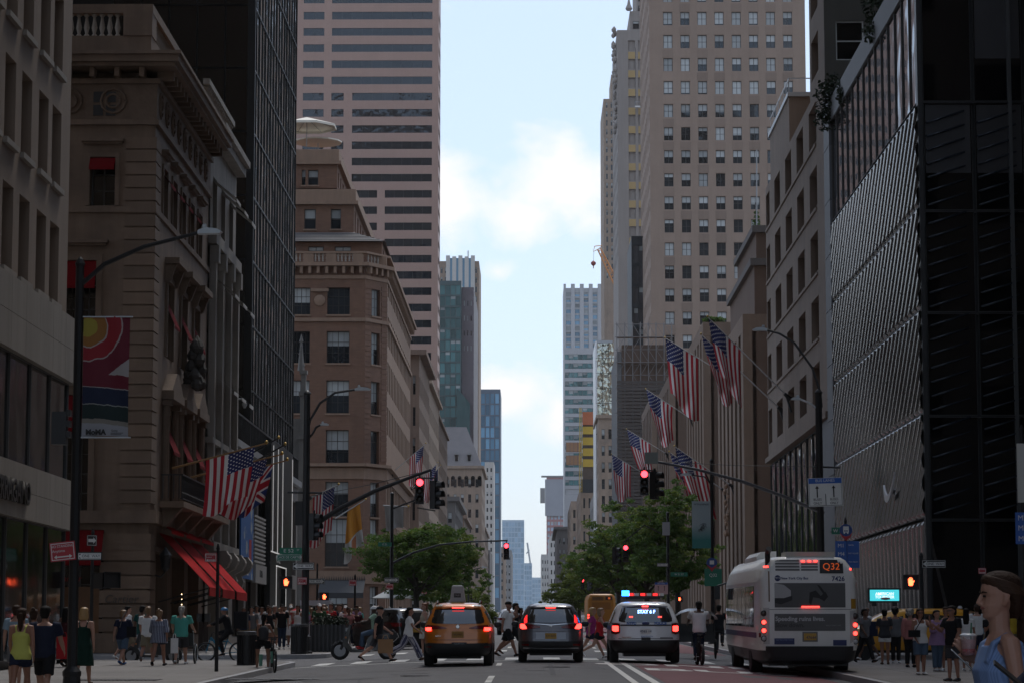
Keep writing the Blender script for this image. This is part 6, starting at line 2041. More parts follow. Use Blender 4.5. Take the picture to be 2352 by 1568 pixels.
# ================================================================ flags
def flag_mat(name, kind):
	m = bpy.data.materials.new(name); m.use_nodes = True
	t = m.node_tree; bs = t.nodes['Principled BSDF']; bs.inputs['Roughness'].default_value = .8
	uvn = N(t, 'ShaderNodeUVMap'); sp_ = N(t, 'ShaderNodeSeparateXYZ'); lk(t, uvn.outputs[0], sp_.inputs[0])
	S, T = sp_.outputs[0], sp_.outputs[1]      # S across the hoist from the tip, T along the fly
	mix = lambda f, a, b_: (lambda n: (lk(t, f, n.inputs[0]), [lk(t, x, n.inputs[i + 1]) if not isinstance(x, tuple) else setattr(n.inputs[i + 1], 'default_value', (*x, 1)) for i, x in enumerate((a, b_))], n.outputs[0])[2])(N(t, 'ShaderNodeMixRGB'))
	RED_, WH, BL = (.46, .014, .028), (.78, .74, .70), (.022, .03, .13)
	if kind == 'us':
		st = val(t, 'MODULO', val(t, 'FLOOR', val(t, 'MULTIPLY', S, 13)), 2.0)
		c = mix(st, RED_, WH)
		ca = val(t, 'MULTIPLY', val(t, 'LESS_THAN', S, 7 / 13), val(t, 'LESS_THAN', T, .40))
		a, b_ = val(t, 'MULTIPLY', T, 11 / .40 / 2), val(t, 'MULTIPLY', S, 9 * 13 / 7 / 2)
		def dots(oa, ob):
			fa = val(t, 'SUBTRACT', val(t, 'FRACT', val(t, 'ADD', a, oa)), .5)
			fb = val(t, 'SUBTRACT', val(t, 'FRACT', val(t, 'ADD', b_, ob)), .5)
			return val(t, 'LESS_THAN', val(t, 'ADD', val(t, 'MULTIPLY', fa, fa), val(t, 'MULTIPLY', fb, fb)), .022)
		star = val(t, 'MAXIMUM', dots(0, 0), dots(.5, .5))
		c = mix(ca, c, mix(star, BL, WH))
	elif kind == 'uk':
		x, y = val(t, 'SUBTRACT', T, .5), val(t, 'SUBTRACT', S, .5)
		ax_, ay_ = val(t, 'ABSOLUTE', x), val(t, 'ABSOLUTE', y)
		dg = val(t, 'ABSOLUTE', val(t, 'SUBTRACT', ax_, ay_))
		c = mix(val(t, 'LESS_THAN', dg, .115), (.02, .05, .20), WH)
		c = mix(val(t, 'LESS_THAN', dg, .045), c, RED_)
		c = mix(val(t, 'LESS_THAN', val(t, 'MINIMUM', ax_, ay_), .15), c, WH)
		c = mix(val(t, 'LESS_THAN', val(t, 'MINIMUM', ax_, ay_), .09), c, RED_)
	elif kind == 'gold':
		c = mix(val(t, 'GREATER_THAN', T, .62), (.55, .22, .02), (.5, .48, .45))
		c = mix(val(t, 'MULTIPLY', val(t, 'GREATER_THAN', T, .66), val(t, 'LESS_THAN', val(t, 'ABSOLUTE', val(t, 'SUBTRACT', S, .5)), .12)), c, (.35, .12, .05))
	else:
		c = mix(val(t, 'GREATER_THAN', T, 2.0), (.016, .022, .075), WH)
	lk(t, c, bs.inputs['Base Color'])
	return m
FUS, FUK, FGO, FNV = (flag_mat('flag_stars_stripes', 'us'), flag_mat('flag_union', 'uk'), flag_mat('flag_gold_white', 'gold'), flag_mat('flag_navy', 'navy'))
GOLD = M('gold_ball', (.45, .30, .09), .3, .8, var=.1)
POLEW = M('flag_pole', (.42, .41, .40), .5, .2, var=.1)
def flag(label, base, tip, mat, hoist, fly, sag=(0, 0), fold=.22, phase=0, gather=.25, pole_mat=None, r_=.05, off=.1, bracket=True, sway=(0, 0)):
	base, tip = Vector(base), Vector(tip)
	t = thing('flagpole_flag', label, 'flag', base)
	dv = (base - tip); L = dv.length; dv.normalize()
	b = MB(); b.tube([(0, 0, 0), tip - base], [r_, r_ * .6], 7); b.obj('pole', pole_mat or POLEW, t)
	b = MB(); b.lathe([(.02, -.07), (.06, -.03), (.075, .01), (.05, .055), (.02, .08)], tip - base + Vector((0, 0, .03)), 8); b.obj('gold_ball', GOLD, t)
	if bracket:
		b = MB(); q = dv * -1
		b.tube([(0, 0, 0), q * .5], [.16, .1], 6); b.tube([Vector((0, 0, -.7)) - q * .05, q * .35], .07, 5); b.obj('bracket', DARKM, t)
	if mat is not None:
		side = Vector((-dv.y, dv.x, 0))
		if side.length < .01:
			side = Vector((1, 0, 0))
		side.normalize()
		st = tip - base + dv * off
		def fn(u, v):
			# u across hoist (from tip), v down the fly
			uu = u * (1 - gather * v) + sway[0] * v * 0
			p = st + dv * (hoist * uu)
			a = 1.4 * fold * v * math.sin(2 * math.pi * (1.7 * u + .45 * v) + phase) + .4 * fold * v * math.sin(11 * u + 8 * v + phase)
			p = p + Vector((dv.x, dv.y, 0)) * (sag[0] * v) + side * a + Vector((sway[0], sway[1], 0)) * v ** 1.3
			return p + Vector((0, 0, -fly * v * (1 - .12 * math.sin(5 * u + phase)) - .10 * fly * v * math.sin(3.1 * u) * (1 - u)))
		cloth('flag_cloth', fn, 26, 26, mat, t)
	return t
flag('stars and stripes, highest and nearest of the right hand flags', P(1816, 917, 144.5), P(1625, 728, 144.5), FUS, 2.6, 3.6, (0, 0), .35, .4, .35, sway=(.7, 0))
flag('stars and stripes just left of the highest right hand flag', P(1801, 947, 148.5), P(1610, 768, 148.5), FUS, 2.3, 3.2, (0, 0), .3, 1.8, .42, sway=(.8, 0))
flag('large stars and stripes hanging in front of the first limestone wing', P(1695, 877, 181), P(1527, 776, 181), FUS, 2.7, 4.4, (0, 0), .4, 1.0, .1, sway=(.3, 0))
flag('stars and stripes before the second limestone wing', P(1592, 964, 232), P(1483, 893, 232), FUS, 2.9, 4.2, (0, 0), .35, 2.6, .4, sway=(1.0, 0))
flag('narrow stars and stripes behind the right mast arm signal', P(1537, 1045, 273), P(1439, 985, 273), FUS, 2.9, 4.4, (0, 0), .4, .2, .3, sway=(1.2, 0))
flag('small stars and stripes farthest left of the right hand flags', P(1480, 1088, 334), P(1405, 1042, 334), FUS, 2.9, 5.0, (0, 0), .4, 3.1, .2, sway=(.4, 0))
flag('stars and stripes just under the right mast arm, front one', P(1688, 1120, 184), P(1549, 1024, 184), FUS, 2.7, 3.6, (0, 0), .4, .9, .05, sway=(.9, 0))
flag('dark folded stars and stripes under the right mast arm, rear one', P(1669, 1130, 192), P(1537, 1037, 192), FUS, 2.4, 3.8, (0, 0), .45, 2.2, .1, sway=(1.2, 0))
flag('bare flagpole tip above the right trees, upper', P(1485, 1195, 334), P(1441, 1155, 334), None, 0, 0)
flag('bare flagpole tip above the right trees, lower', P(1480, 1205, 338), P(1440, 1162, 338), None, 0, 0)
WOODP = M('varnished_pole', (.26, .14, .05), .4, var=.2, scale=4)
# three flags over the mansion balcony
flag('stars and stripes streaming from the mansion balcony, nearest of three', P(395, 1075, 94.5), P(612, 1017, 94.5), FUS, 1.9, 2.0, (0, 0), .16, .5, .1, pole_mat=WOODP, r_=.045, off=.45, bracket=False, sway=(-.25, 0))
flag('middle mansion flag with stripes hanging under a navy canton', P(430, 1098, 98.5), P(648, 1042, 98.5), FUS, 1.7, 1.9, (0, 0), .22, 2.0, .15, pole_mat=WOODP, r_=.045, off=.6, bracket=False, sway=(-.55, 0))
flag('British union flag, farthest of the three on the mansion balcony', P(470, 1105, 102.5), P(660, 1056, 102.5), FUK, 1.4, 1.7, (0, 0), .16, 1.2, .05, pole_mat=WOODP, r_=.045, off=.6, bracket=False, sway=(-.35, 0))
for k, (a, c) in enumerate((((560, 1050), (640, 1005)), ((575, 1065), (655, 1020)))):
	flag('bare black flagpole beyond the mansion flags, %s' % ('upper' if k == 0 else 'lower'), P(*a, 112), P(*c, 112), None, 0, 0, pole_mat=DARKM, bracket=False)
flag('stars and stripes beside the left corner post', P(697, 1150, 139), P(778, 1112, 139), FUS, 1.3, 2.6, (0, 0), .22, .7, .0, off=.25, sway=(-.15, 0))
flag('gold and white flag beside the left tree', P(770, 1190, 172), P(840, 1146, 172), FGO, 1.0, 3.0, (0, 0), .22, .3, -.6, off=.45, bracket=False, sway=(.3, 0))
flag('stars and stripes high before the brown store', P(898, 1087, 262), P(978, 1018, 262), FUS, 1.9, 3.0, (0, 0), .3, 1.1, .1, off=.3, sway=(-.2, 0))
flag('small stars and stripes behind the left mast arm signal', P(940, 1128, 300), P(1006, 1062, 300), FUS, 2.0, 3.4, (0, 0), .3, 2.2, .2, off=.3, sway=(-.4, 0))
flag('navy flag next to the left mast arm signal', P(950, 1140, 310), P(1012, 1068, 310), FNV, 1.6, 2.2, (0, 0), .3, .2, .2, off=.5, sway=(0, 0))
flag('pale grey flag with dark crest at the left tree post', P(880, 1160, 158), P(938, 1163, 158), M('pale_flag', (.34, .33, .31), .8, var=.15), 1.2, 1.4, (0, 0), .15, .2, .1, off=.3, bracket=False)

# ================================================================ trees
def leafy(m, k=.45):
	t = m.node_tree; bs = t.nodes['Principled BSDF']; o_ = t.nodes['Material Output']
	tr = N(t, 'ShaderNodeBsdfTranslucent'); mx = N(t, 'ShaderNodeMixShader'); mx.inputs[0].default_value = k
	lk(t, bs.inputs['Base Color'].links[0].from_socket, tr.inputs[0]); lk(t, bs.outputs[0], mx.inputs[1]); lk(t, tr.outputs[0], mx.inputs[2]); lk(t, mx.outputs[0], o_.inputs[0])
BARK = M('tree_bark', (.045, .038, .03), .9, var=.3, scale=3, bump=.6, bscale=14)
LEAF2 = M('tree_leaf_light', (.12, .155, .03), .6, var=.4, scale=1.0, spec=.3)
leafy(LEAF); leafy(LEAF2)
def tree(label, x, y, top, radii, cz, n, leaf, seed, trunk_h=3.2, size=.17, mat2=None, name='street_tree', lean=0):
	"""crown as an uneven cloud of leaf clumps; radii = (rx, ry, rz)"""
	g = sw(y)
	t = thing(name, label, 'tree', (x, y, g))
	rng = random.Random(seed)
	cz -= g
	rx, ry, rz = radii
	tk = MB()
	tk.tube([(0, 0, -.1), (.05, 0, trunk_h * .5), (lean * .3, 0, trunk_h), (lean * .7, 0, cz)], [.24, .19, .16, .05], 8)
	ends = []
	for k in range(9):
		a = 2 * math.pi * k / 9 + rng.uniform(-.3, .3)
		z0 = trunk_h * rng.uniform(.75, 1.1)
		e = Vector((lean + rx * .72 * math.cos(a), ry * .72 * math.sin(a), cz + rng.uniform(-.5, .55) * rz))
		m_ = Vector((lean * .3, 0, z0)).lerp(e, .5) + Vector((0, 0, -.15 * rz))
		tk.tube([(lean * .3 * z0 / trunk_h, 0, z0), m_, e], [.11, .07, .025], 6)
		ends.append(e)
	tk.obj('trunk', BARK, t, smooth=True)
	cl = MB(); cm_ = []
	n = int(n * 1.55); size *= .72
	nclump = n // 55
	for k in range(nclump):
		while True:
			p = Vector((rng.uniform(-1, 1), rng.uniform(-1, 1), rng.uniform(-1, 1)))
			if p.length < 1 and rng.random() < .35 + .65 * p.length:
				break
		bulge = 1 + .28 * math.sin(4.1 * p.x + seed) * math.cos(3 * p.y + seed) + .22 * math.sin(5.3 * p.z + 2 * seed)
		c = Vector((lean + p.x * rx * bulge, p.y * ry * bulge, cz + p.z * rz * bulge))
		leafball(cl, c, rng.uniform(.3, .7) * (rx / 4.2) ** .5, 55, size, rng, .45)
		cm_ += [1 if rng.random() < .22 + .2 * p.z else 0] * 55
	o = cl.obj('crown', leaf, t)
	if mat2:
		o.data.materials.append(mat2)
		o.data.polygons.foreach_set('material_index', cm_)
	return t
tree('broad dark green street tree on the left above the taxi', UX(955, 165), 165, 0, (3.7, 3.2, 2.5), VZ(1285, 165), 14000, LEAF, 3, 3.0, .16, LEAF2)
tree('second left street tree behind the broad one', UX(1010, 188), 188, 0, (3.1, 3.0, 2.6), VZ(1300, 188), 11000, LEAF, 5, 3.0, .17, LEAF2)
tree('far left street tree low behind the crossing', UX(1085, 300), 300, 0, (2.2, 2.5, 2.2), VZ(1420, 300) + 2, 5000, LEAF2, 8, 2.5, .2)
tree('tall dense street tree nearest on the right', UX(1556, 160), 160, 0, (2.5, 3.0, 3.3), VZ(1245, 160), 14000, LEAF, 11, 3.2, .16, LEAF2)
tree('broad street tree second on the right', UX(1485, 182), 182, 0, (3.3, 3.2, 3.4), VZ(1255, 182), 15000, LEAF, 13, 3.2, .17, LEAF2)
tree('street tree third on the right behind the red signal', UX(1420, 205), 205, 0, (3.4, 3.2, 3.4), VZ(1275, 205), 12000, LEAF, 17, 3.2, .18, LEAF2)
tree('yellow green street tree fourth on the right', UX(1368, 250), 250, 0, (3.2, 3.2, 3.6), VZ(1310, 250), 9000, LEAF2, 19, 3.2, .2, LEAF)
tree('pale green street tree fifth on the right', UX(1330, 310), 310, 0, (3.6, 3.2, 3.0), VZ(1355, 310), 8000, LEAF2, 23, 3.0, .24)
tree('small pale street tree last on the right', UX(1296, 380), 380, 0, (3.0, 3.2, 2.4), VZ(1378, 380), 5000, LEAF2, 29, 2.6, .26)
ap = MB(); rng = random.Random(4)
for k in range(24):
	leafball(ap, P(1095 + rng.uniform(0, 45), 1405 + rng.uniform(0, 18), 160), .35, 60, .1, rng)
tag(ap.obj('low_hedge', LEAF2), 'low light green hedge between the taxi and the walking men', 'hedge')
# ================================================================ vehicles
def sup(t, n):
	return math.copysign(abs(t) ** (2 / n), t)
class Body:
	"""car shell as a stack of rounded plan outlines; x right, y forward, z up, origin on the ground"""
	def __init__(s, slices):
		s.s = slices                            # z, halfwidth, y_rear, y_front, exponent
	def at(s, z):
		q = s.s
		if z <= q[0][0]:
			return q[0][1:]
		for a, b in zip(q, q[1:]):
			if z <= b[0]:
				f = (z - a[0]) / (b[0] - a[0] + 1e-9)
				return tuple(a[i] + (b[i] - a[i]) * f for i in range(1, 5))
		return q[-1][1:]
	def shell(s, m=56, sub=3, zsplit=None):
		zs = []
		for a, b in zip(s.s, s.s[1:]):
			for k in range(sub):
				zs.append(a[0] + (b[0] - a[0]) * k / sub)
		zs.append(s.s[-1][0])
		b = MB(); vs = []
		for z in zs:
			w, yr, yf, n = s.at(z)
			yc, hl = (yr + yf) / 2, (yf - yr) / 2
			for k in range(m):
				t = 2 * math.pi * k / m
				vs.append((w * sup(math.cos(t), n), yc + hl * sup(math.sin(t), n), z))
		fs = []; mi = []
		for j in range(len(zs) - 1):
			for k in range(m):
				fs.append((j * m + k, j * m + (k + 1) % m, (j + 1) * m + (k + 1) % m, (j + 1) * m + k))
				mi.append(1 if zsplit and zs[j] < zsplit else 0)
		fs.append(tuple(range(m))[::-1]); mi.append(1)
		fs.append(tuple((len(zs) - 1) * m + k for k in range(m))); mi.append(0)
		b.v = vs; b.f = fs; b.m = mi
		me = b.mesh('body')
		smooth_by_angle(me, 38)
		return me
	def rear(s, x, z):
		w, yr, yf, n = s.at(z)
		yc, hl = (yr + yf) / 2, (yf - yr) / 2
		q = max(0.0, 1 - min(1, abs(x) / w) ** n)
		return yc - hl * q ** (1 / n)
	def side(s, y, z):
		w, yr, yf, n = s.at(z)
		yc, hl = (yr + yf) / 2, (yf - yr) / 2
		q = max(0.0, 1 - min(1, abs((y - yc) / hl)) ** n)
		return w * q ** (1 / n)
	def patch(s, name, cols, mat, parent, off=.012, nx=10, nz=4, face='rear', mirror=False, sgn=1):
		"""cols: list of (a, z_low, z_high) along the face; lies just proud of the shell"""
		b = MB(); vs = []
		a0, a1 = cols[0][0], cols[-1][0]
		for i in range(nx + 1):
			a = a0 + (a1 - a0) * i / nx
			for c, d in zip(cols, cols[1:]):
				if a <= d[0] + 1e-9:
					f = (a - c[0]) / (d[0] - c[0] + 1e-9)
					zl, zh = c[1] + (d[1] - c[1]) * f, c[2] + (d[2] - c[2]) * f
					break
			for j in range(nz + 1):
				z = zl + (zh - zl) * j / nz
				if face == 'rear':
					vs.append((a * (-1 if mirror else 1), s.rear(a, z) - off, z))
				else:
					vs.append((sgn * (s.side(a, z) + off), a, z))
		fs = [(i * (nz + 1) + j, (i + 1) * (nz + 1) + j, (i + 1) * (nz + 1) + j + 1, i * (nz + 1) + j + 1) for i in range(nx) for j in range(nz)]
		if mirror or (face == 'side' and sgn > 0):
			fs = [f[::-1] for f in fs] if mirror else fs
		b.add(vs, fs)
		return b.obj(name, mat, parent, smooth=True)
CARGLASS = M('car_glass', (.012, .013, .014), .03, spec=1.0, coat=.6, var=.2, scale=1)
BRAKE = M('brake_lamp', (.6, .02, .02), .3, var=0, emit=(1, .04, .03), estr=4.5)
TAILR = M('tail_lens', (.16, .008, .008), .15, var=.1)
CHROME = M('chrome', (.6, .6, .6), .15, .95, var=.05)
RIM = M('wheel_rim', (.25, .25, .26), .35, .7, var=.1)
BLKPL = M('bumper_plastic', (.016, .016, .017), .55, var=.2, scale=6)
PLATEY = M('plate_yellow', (.52, .30, .05), .5, var=.1)
_wh = {}
def wheel(parent, x, y, r=.35, w=.23):
	k = (r, w)
	if k not in _wh:
		b = MB(); b.lathe([(r * .62, -w / 2), (r * .93, -w / 2), (r, -w * .3), (r, w * .3), (r * .93, w / 2), (r * .62, w / 2)], n=24, axis='x')
		a = b.mesh('wheel', False); smooth_by_angle(a, 40); a.materials.append(RUBBER)
		b = MB(); b.lathe([(.03, -w * .42), (r * .55, -w * .42), (r * .63, -w * .5), (r * .63, w * .5), (r * .55, w * .42), (.03, w * .42)], n=20, axis='x')
		c = b.mesh('rim', False); c.materials.append(RIM)
		_wh[k] = (a, c)
	o = mk('wheel', _wh[k][0], parent, (x, y, r))
	mk('rim', _wh[k][1], o)
	return o
def mirrors(parent, x, y, z, mat):
	for s_ in (-1, 1):
		b = MB(); b.lathe([(.02, -.06), (.085, -.05), (.10, .02), (.06, .07), (.02, .08)], (0, 0, 0), 10, axis='y')
		o = b.obj('wing_mirror', mat, parent, (s_ * (x + .1), y, z), smooth=True)
		o.scale = (1.15, .9, .9)
def paint(name, col, met=.3, rough=.3):
	return M(name, col, rough, met, var=.04, scale=2, coat=.6)
def suv(name, label, x, y, colr, scale=(1, 1, 1), rotz=0, sl=None, split=.60, arch=True):
	t = thing(name, label, 'car', (x, y, gz(x, y)), rotz)
	t.rotation_euler = (math.atan(GR), 0, rotz)
	t.scale = scale
	sl = sl or [(.27, .80, -2.14, 2.1, 6), (.36, .885, -2.24, 2.22, 7), (.50, .915, -2.30, 2.30, 7), (.66, .925, -2.29, 2.30, 7), (.90, .925, -2.24, 2.22, 7), (1.0, .915, -2.20, 2.1, 7), (1.06, .905, -2.18, 1.7, 7), (1.10, .89, -2.16, 1.12, 6.5), (1.32, .80, -2.02, .70, 6), (1.50, .715, -1.86, .36, 6), (1.60, .65, -1.76, .12, 5.5), (1.655, .56, -1.62, -.05, 5), (1.68, .40, -1.35, -.3, 4)]
	B = Body(sl)
	mk('body', B.shell(zsplit=split), t, mats=[colr, BLKPL])
	for sx in (-1, 1):
		for yy in (-1.38, 1.36):
			wheel(t, sx * (sl[3][1] - .13), yy, .355, .24)
		if arch:
			for yy in (-1.38, 1.36):
				b = MB(); b.tube([(0, .40 * math.cos(q), .40 * math.sin(q)) for q in np.linspace(-.1, math.pi + .1, 12)], .04, 6)
				b.obj('wheel_arch', BLKPL, t, (sx * (B.side(yy, .55) - .03), yy, .36))
	for sx in (-1, 1):
		B.patch('side_window', [(-1.75, 1.14, 1.44), (-.9, 1.12, 1.52), (0.1, 1.12, 1.5), (.62, 1.12, 1.26)], CARGLASS, t, .006, 14, 5, 'side', sgn=sx)
	mirrors(t, .92, .65, 1.08, DARKP)
	b = MB(); b.box(-.6, .6, -1.9, -.6, .2, .34); b.obj('underbody', DARKP, t)
	return t, B
def plate(t, B, x, z, w, h, m, txt, tm, s=.1):
	b = MB(); b.box(-w / 2, w / 2, -.014, 0, -h / 2, h / 2)
	o = b.obj('number_plate', m, t, (x, B.rear(x, z) - .012, z))
	if txt:
		text(txt, s, tm, o, (0, -.02, 0), depth=.002)
	return o
NAVY = M('plate_navy', (.02, .03, .12), .5, var=0)

# ---- orange taxi
TAXI = paint('taxi_orange', (.56, .165, .010), .15)
t, B = suv('taxi', 'orange taxi with roof advert box stopped at the crossing, seen from behind', UX(1051, 67.2), 69.6, TAXI)
B.patch('rear_window', [(-.70, 1.16, 1.22), (-.62, 1.13, 1.50), (0, 1.12, 1.55), (.62, 1.13, 1.50), (.70, 1.16, 1.22)], CARGLASS, t, .010, 16, 6)
B.patch('spoiler', [(-.60, 1.555, 1.61), (0, 1.575, 1.645), (.60, 1.555, 1.61)], TAXI, t, .09, 12, 3)
B.patch('high_brake_lamp', [(-.16, 1.535, 1.56), (.16, 1.535, 1.56)], BRAKE, t, .10, 6, 1)
for mi in (False, True):
	B.patch('tail_light', [(.30, 1.0, 1.02), (.55, .985, 1.08), (.84, .97, 1.10), (.905, 1.0, 1.08)], TAILR, t, .014, 10, 3, mirror=mi)
	B.patch('brake_light', [(.70, .94, 1.03), (.80, .93, 1.03), (.87, .95, 1.02)], BRAKE, t, .024, 6, 2, mirror=mi)
	B.patch('reflector', [(.70, .50, .53), (.84, .50, .53)], TAILR, t, .016, 4, 1, mirror=mi)
B.patch('tailgate_seam', [(-.66, .695, .705), (.66, .695, .705)], DARKP, t, .008, 10, 1)
B.patch('lower_bumper', [(-.80, .34, .62), (0, .32, .60), (.80, .34, .62)], BLKPL, t, .02, 12, 4)
plate(t, B, 0, .84, .32, .17, M('plate_amber', (.42, .20, .03), .5, var=.05), 'T602943C', BLACKP, .065)
b = MB(); b.lathe([(.045, 0), (.06, .01), (.03, .02)], n=16, axis='y'); b.obj('badge', CHROME, t, (0, B.rear(0, 1.05) - .03, 1.05))
text('RAV4', .06, CHROME, t, (-.52, B.rear(-.5, .80) - .02, .80), depth=.003)
plate(t, B, .04, .60, .4, .07, DARKP, 'FULLERTON', M('grey_print', (.3, .3, .3), .5, var=0), .05)
for s_ in (-1, 1):
	b = MB(); b.tube([(s_ * .56, -1.5, 1.66), (s_ * .575, -1.2, 1.73), (s_ * .585, -.2, 1.72), (s_ * .58, 0, 1.66)], .02, 6); b.obj('roof_rail', DARKP, t)
	B.patch('painted_roof_highlight', [(.42, 1.60, 1.64), (.60, 1.58, 1.62)], paint('highlight_tint', (.6, .55, .45), .1), t, .1, 4, 2, mirror=s_ < 0)  # pale patches paint a sky highlight onto the taxi roof
rs = thing('taxi_roof_sign', 'grey wedge shaped advert box on the orange taxi roof', 'roof sign', Vector((t.location.x, t.location.y - .75, gz(t.location.x, t.location.y) + 1.70)))
b = MB(); b.add([(-.34, -.35, 0), (.22, -.35, 0), (.22, .7, 0), (-.34, .7, 0), (-.27, -.3, .56), (.14, -.3, .56), (.14, .65, .56), (-.27, .65, .56), (-.22, -.26, .60), (.09, -.26, .60), (.09, .6, .60), (-.22, .6, .60)],
	  [(0, 1, 5, 4), (1, 2, 6, 5), (2, 3, 7, 6), (3, 0, 4, 7), (4, 5, 9, 8), (5, 6, 10, 9), (6, 7, 11, 10), (7, 4, 8, 11), (8, 9, 10, 11), (0, 3, 2, 1)])
b.obj('box', M('roof_box_grey', (.30, .30, .30), .45, .2, var=.1), rs)
b = MB(); b.box(-.19, .06, -.345, -.30, .15, .30); b.obj('number_panel', DARKP, rs)
rs.scale = (.74, .74, .74)
text('7A81', .10, M('grey_digits', (.25, .25, .26), .5, var=0), rs, (-.065, -.35, .225), depth=.003)

# ---- grey crossover
GREYC = paint('car_grey', (.10, .095, .105), .5)
t, B = suv('car', 'grey crossover car with red lights stopped in the middle lane', UX(1265, 71.5), 73.6, GREYC, (1.0, 1, .985))
B.patch('rear_window', [(-.68, 1.18, 1.24), (-.60, 1.14, 1.50), (0, 1.13, 1.545), (.60, 1.14, 1.50), (.68, 1.18, 1.24)], CARGLASS, t, .010, 16, 6)
B.patch('spoiler', [(-.58, 1.56, 1.62), (0, 1.58, 1.655), (.58, 1.56, 1.62)], GREYC, t, .07, 12, 3)
B.patch('high_brake_lamp', [(-.14, 1.545, 1.565), (.14, 1.545, 1.565)], BRAKE, t, .085, 6, 1)
for mi in (False, True):
	B.patch('tail_light', [(.30, .985, 1.03), (.60, .96, 1.10), (.86, .93, 1.13), (.91, .97, 1.10)], TAILR, t, .014, 10, 3, mirror=mi)
	B.patch('brake_light', [(.68, .96, .99), (.74, .955, 1.09), (.80, .95, 1.10), (.865, .98, 1.09)], BRAKE, t, .024, 6, 3, mirror=mi)
	B.patch('pillar_lamp', [(.66, 1.14, 1.36), (.70, 1.12, 1.34), (.755, 1.1, 1.24)], M('lit_lens', (.4, .012, .012), .2, var=.1, emit=(1, .03, .03), estr=.9), t, .016, 5, 5, mirror=mi)
	B.patch('reflector', [(.62, .48, .53), (.82, .48, .53)], TAILR, t, .022, 4, 1, mirror=mi)
B.patch('chrome_bar', [(-.76, 1.10, 1.118), (-.3, 1.085, 1.10), (0, 1.055, 1.075), (.3, 1.085, 1.10), (.76, 1.10, 1.118)], CHROME, t, .02, 14, 1)
B.patch('lower_bumper', [(-.82, .36, .60), (0, .34, .58), (.82, .36, .60)], BLKPL, t, .018, 12, 4)
B.patch('skid_trim', [(-.78, .40, .43), (0, .385, .415), (.78, .40, .43)], CHROME, t, .03, 12, 1)
B.patch('plate_recess', [(-.42, .66, .86), (.42, .66, .86)], paint('car_grey_light', (.2, .2, .21), .3), t, .006, 8, 3)
plate(t, B, 0, .755, .32, .16, PLATEY, 'JHV 4631', NAVY, .07)
text('H', .09, CHROME, t, (0, B.rear(0, 1.03) - .03, 1.03), depth=.006)
b = MB(); b.prism([(-.04, 0), (.04, 0), (0, .08)], 'y', -.02, .06); b.obj('antenna_fin', DARKP, t, (0, -1.3, 1.675))
B.patch('tailgate_seam', [(-.70, .90, .906), (0, .87, .876), (.70, .90, .906)], DARKP, t, .008, 10, 1)

# ---- police car
WHC = paint('police_white', (.70, .71, .72), .0)
slp = [(.30, .84, -2.28, 2.3, 6), (.40, .94, -2.38, 2.4, 7), (.56, .985, -2.44, 2.48, 7), (.72, 1.0, -2.42, 2.48, 7), (1.0, .995, -2.36, 2.4, 7), (1.10, .985, -2.33, 2.2, 7), (1.16, .965, -2.30, 1.2, 7), (1.40, .875, -2.14, .75, 6), (1.58, .80, -1.98, .40, 6), (1.68, .73, -1.88, .1, 5.5), (1.735, .62, -1.72, -.1, 5), (1.755, .45, -1.4, -.4, 4)]
t, B = suv('police_car', 'white police car with blue flashing roof light and message board', UX(1483, 72), 74.4, WHC, sl=slp, split=.64)
pc_ = t
B.patch('rear_window', [(-.76, 1.20, 1.28), (-.66, 1.17, 1.58), (0, 1.16, 1.63), (.66, 1.17, 1.58), (.76, 1.20, 1.28)], CARGLASS, t, .010, 16, 6)
B.patch('spoiler', [(-.64, 1.63, 1.69), (0, 1.65, 1.73), (.64, 1.63, 1.69)], WHC, t, .08, 12, 3)
B.patch('high_brake_lamp', [(-.09, 1.60, 1.63), (.09, 1.60, 1.63)], BRAKE, t, .09, 4, 1)
for mi in (False, True):
	B.patch('tail_light', [(.73, .86, 1.13), (.85, .82, 1.15), (.97, .85, 1.14)], TAILR, t, .014, 8, 4, mirror=mi)
	B.patch('brake_light', [(.77, .92, 1.06), (.86, .90, 1.07), (.94, .93, 1.06)], BRAKE, t, .024, 6, 3, mirror=mi)
	B.patch('warning_lamp', [(.36, 1.30, 1.335), (.46, 1.30, 1.335)], BRAKE, t, .02, 3, 1, mirror=mi)
B.patch('dark_bar', [(-.72, 1.065, 1.105), (.72, 1.065, 1.105)], DARKP, t, .016, 10, 1)
B.patch('lower_bumper', [(-.90, .34, .64), (0, .34, .62), (.90, .34, .64)], BLKPL, t, .018, 12, 4)
B.patch('bumper_line', [(-.90, .70, .715), (.90, .70, .715)], DARKP, t, .014, 12, 1)
BLT = M('police_blue', (.04, .12, .36), .4, var=0)
BLT_L = M('message_blue', (.1, .3, 1), .4, var=0, emit=(.2, .38, 1), estr=5)
text('NYPD', .105, BLT, t, (-.40, B.rear(.4, 1.135) - .03, 1.135), depth=.003, bold=.005)
text('POLICE', .105, BLT, t, (.42, B.rear(.4, 1.135) - .03, 1.135), depth=.003, bold=.005)
b = MB(); b.lathe([(.10, 0), (.11, .01), (.06, .02)], n=16, axis='y'); o = b.obj('badge', NAVY, t, (0, B.rear(0, 1.135) - .03, 1.135)); o.scale = (1, 1, .42)
text('STAY 6 F', .13, BLT_L, t, (.03, B.rear(0, 1.46) - .05, 1.46), depth=.003, bold=.004)
plate(t, B, 0, .91, .30, .15, WHITEP, '4565 14', NAVY, .10)
plate(t, B, -.55, .74, .30, .06, WHITEP, 'STOLEN VEHICLE', REDSIGN, .032)
plate(t, B, .58, .72, .36, .05, M('sticker_grey', (.15, .15, .16), .5, var=.1), None, None)
text('@NYPDMTN', .06, BLT, t, (.03, B.rear(0, .765) - .02, .765), depth=.002)
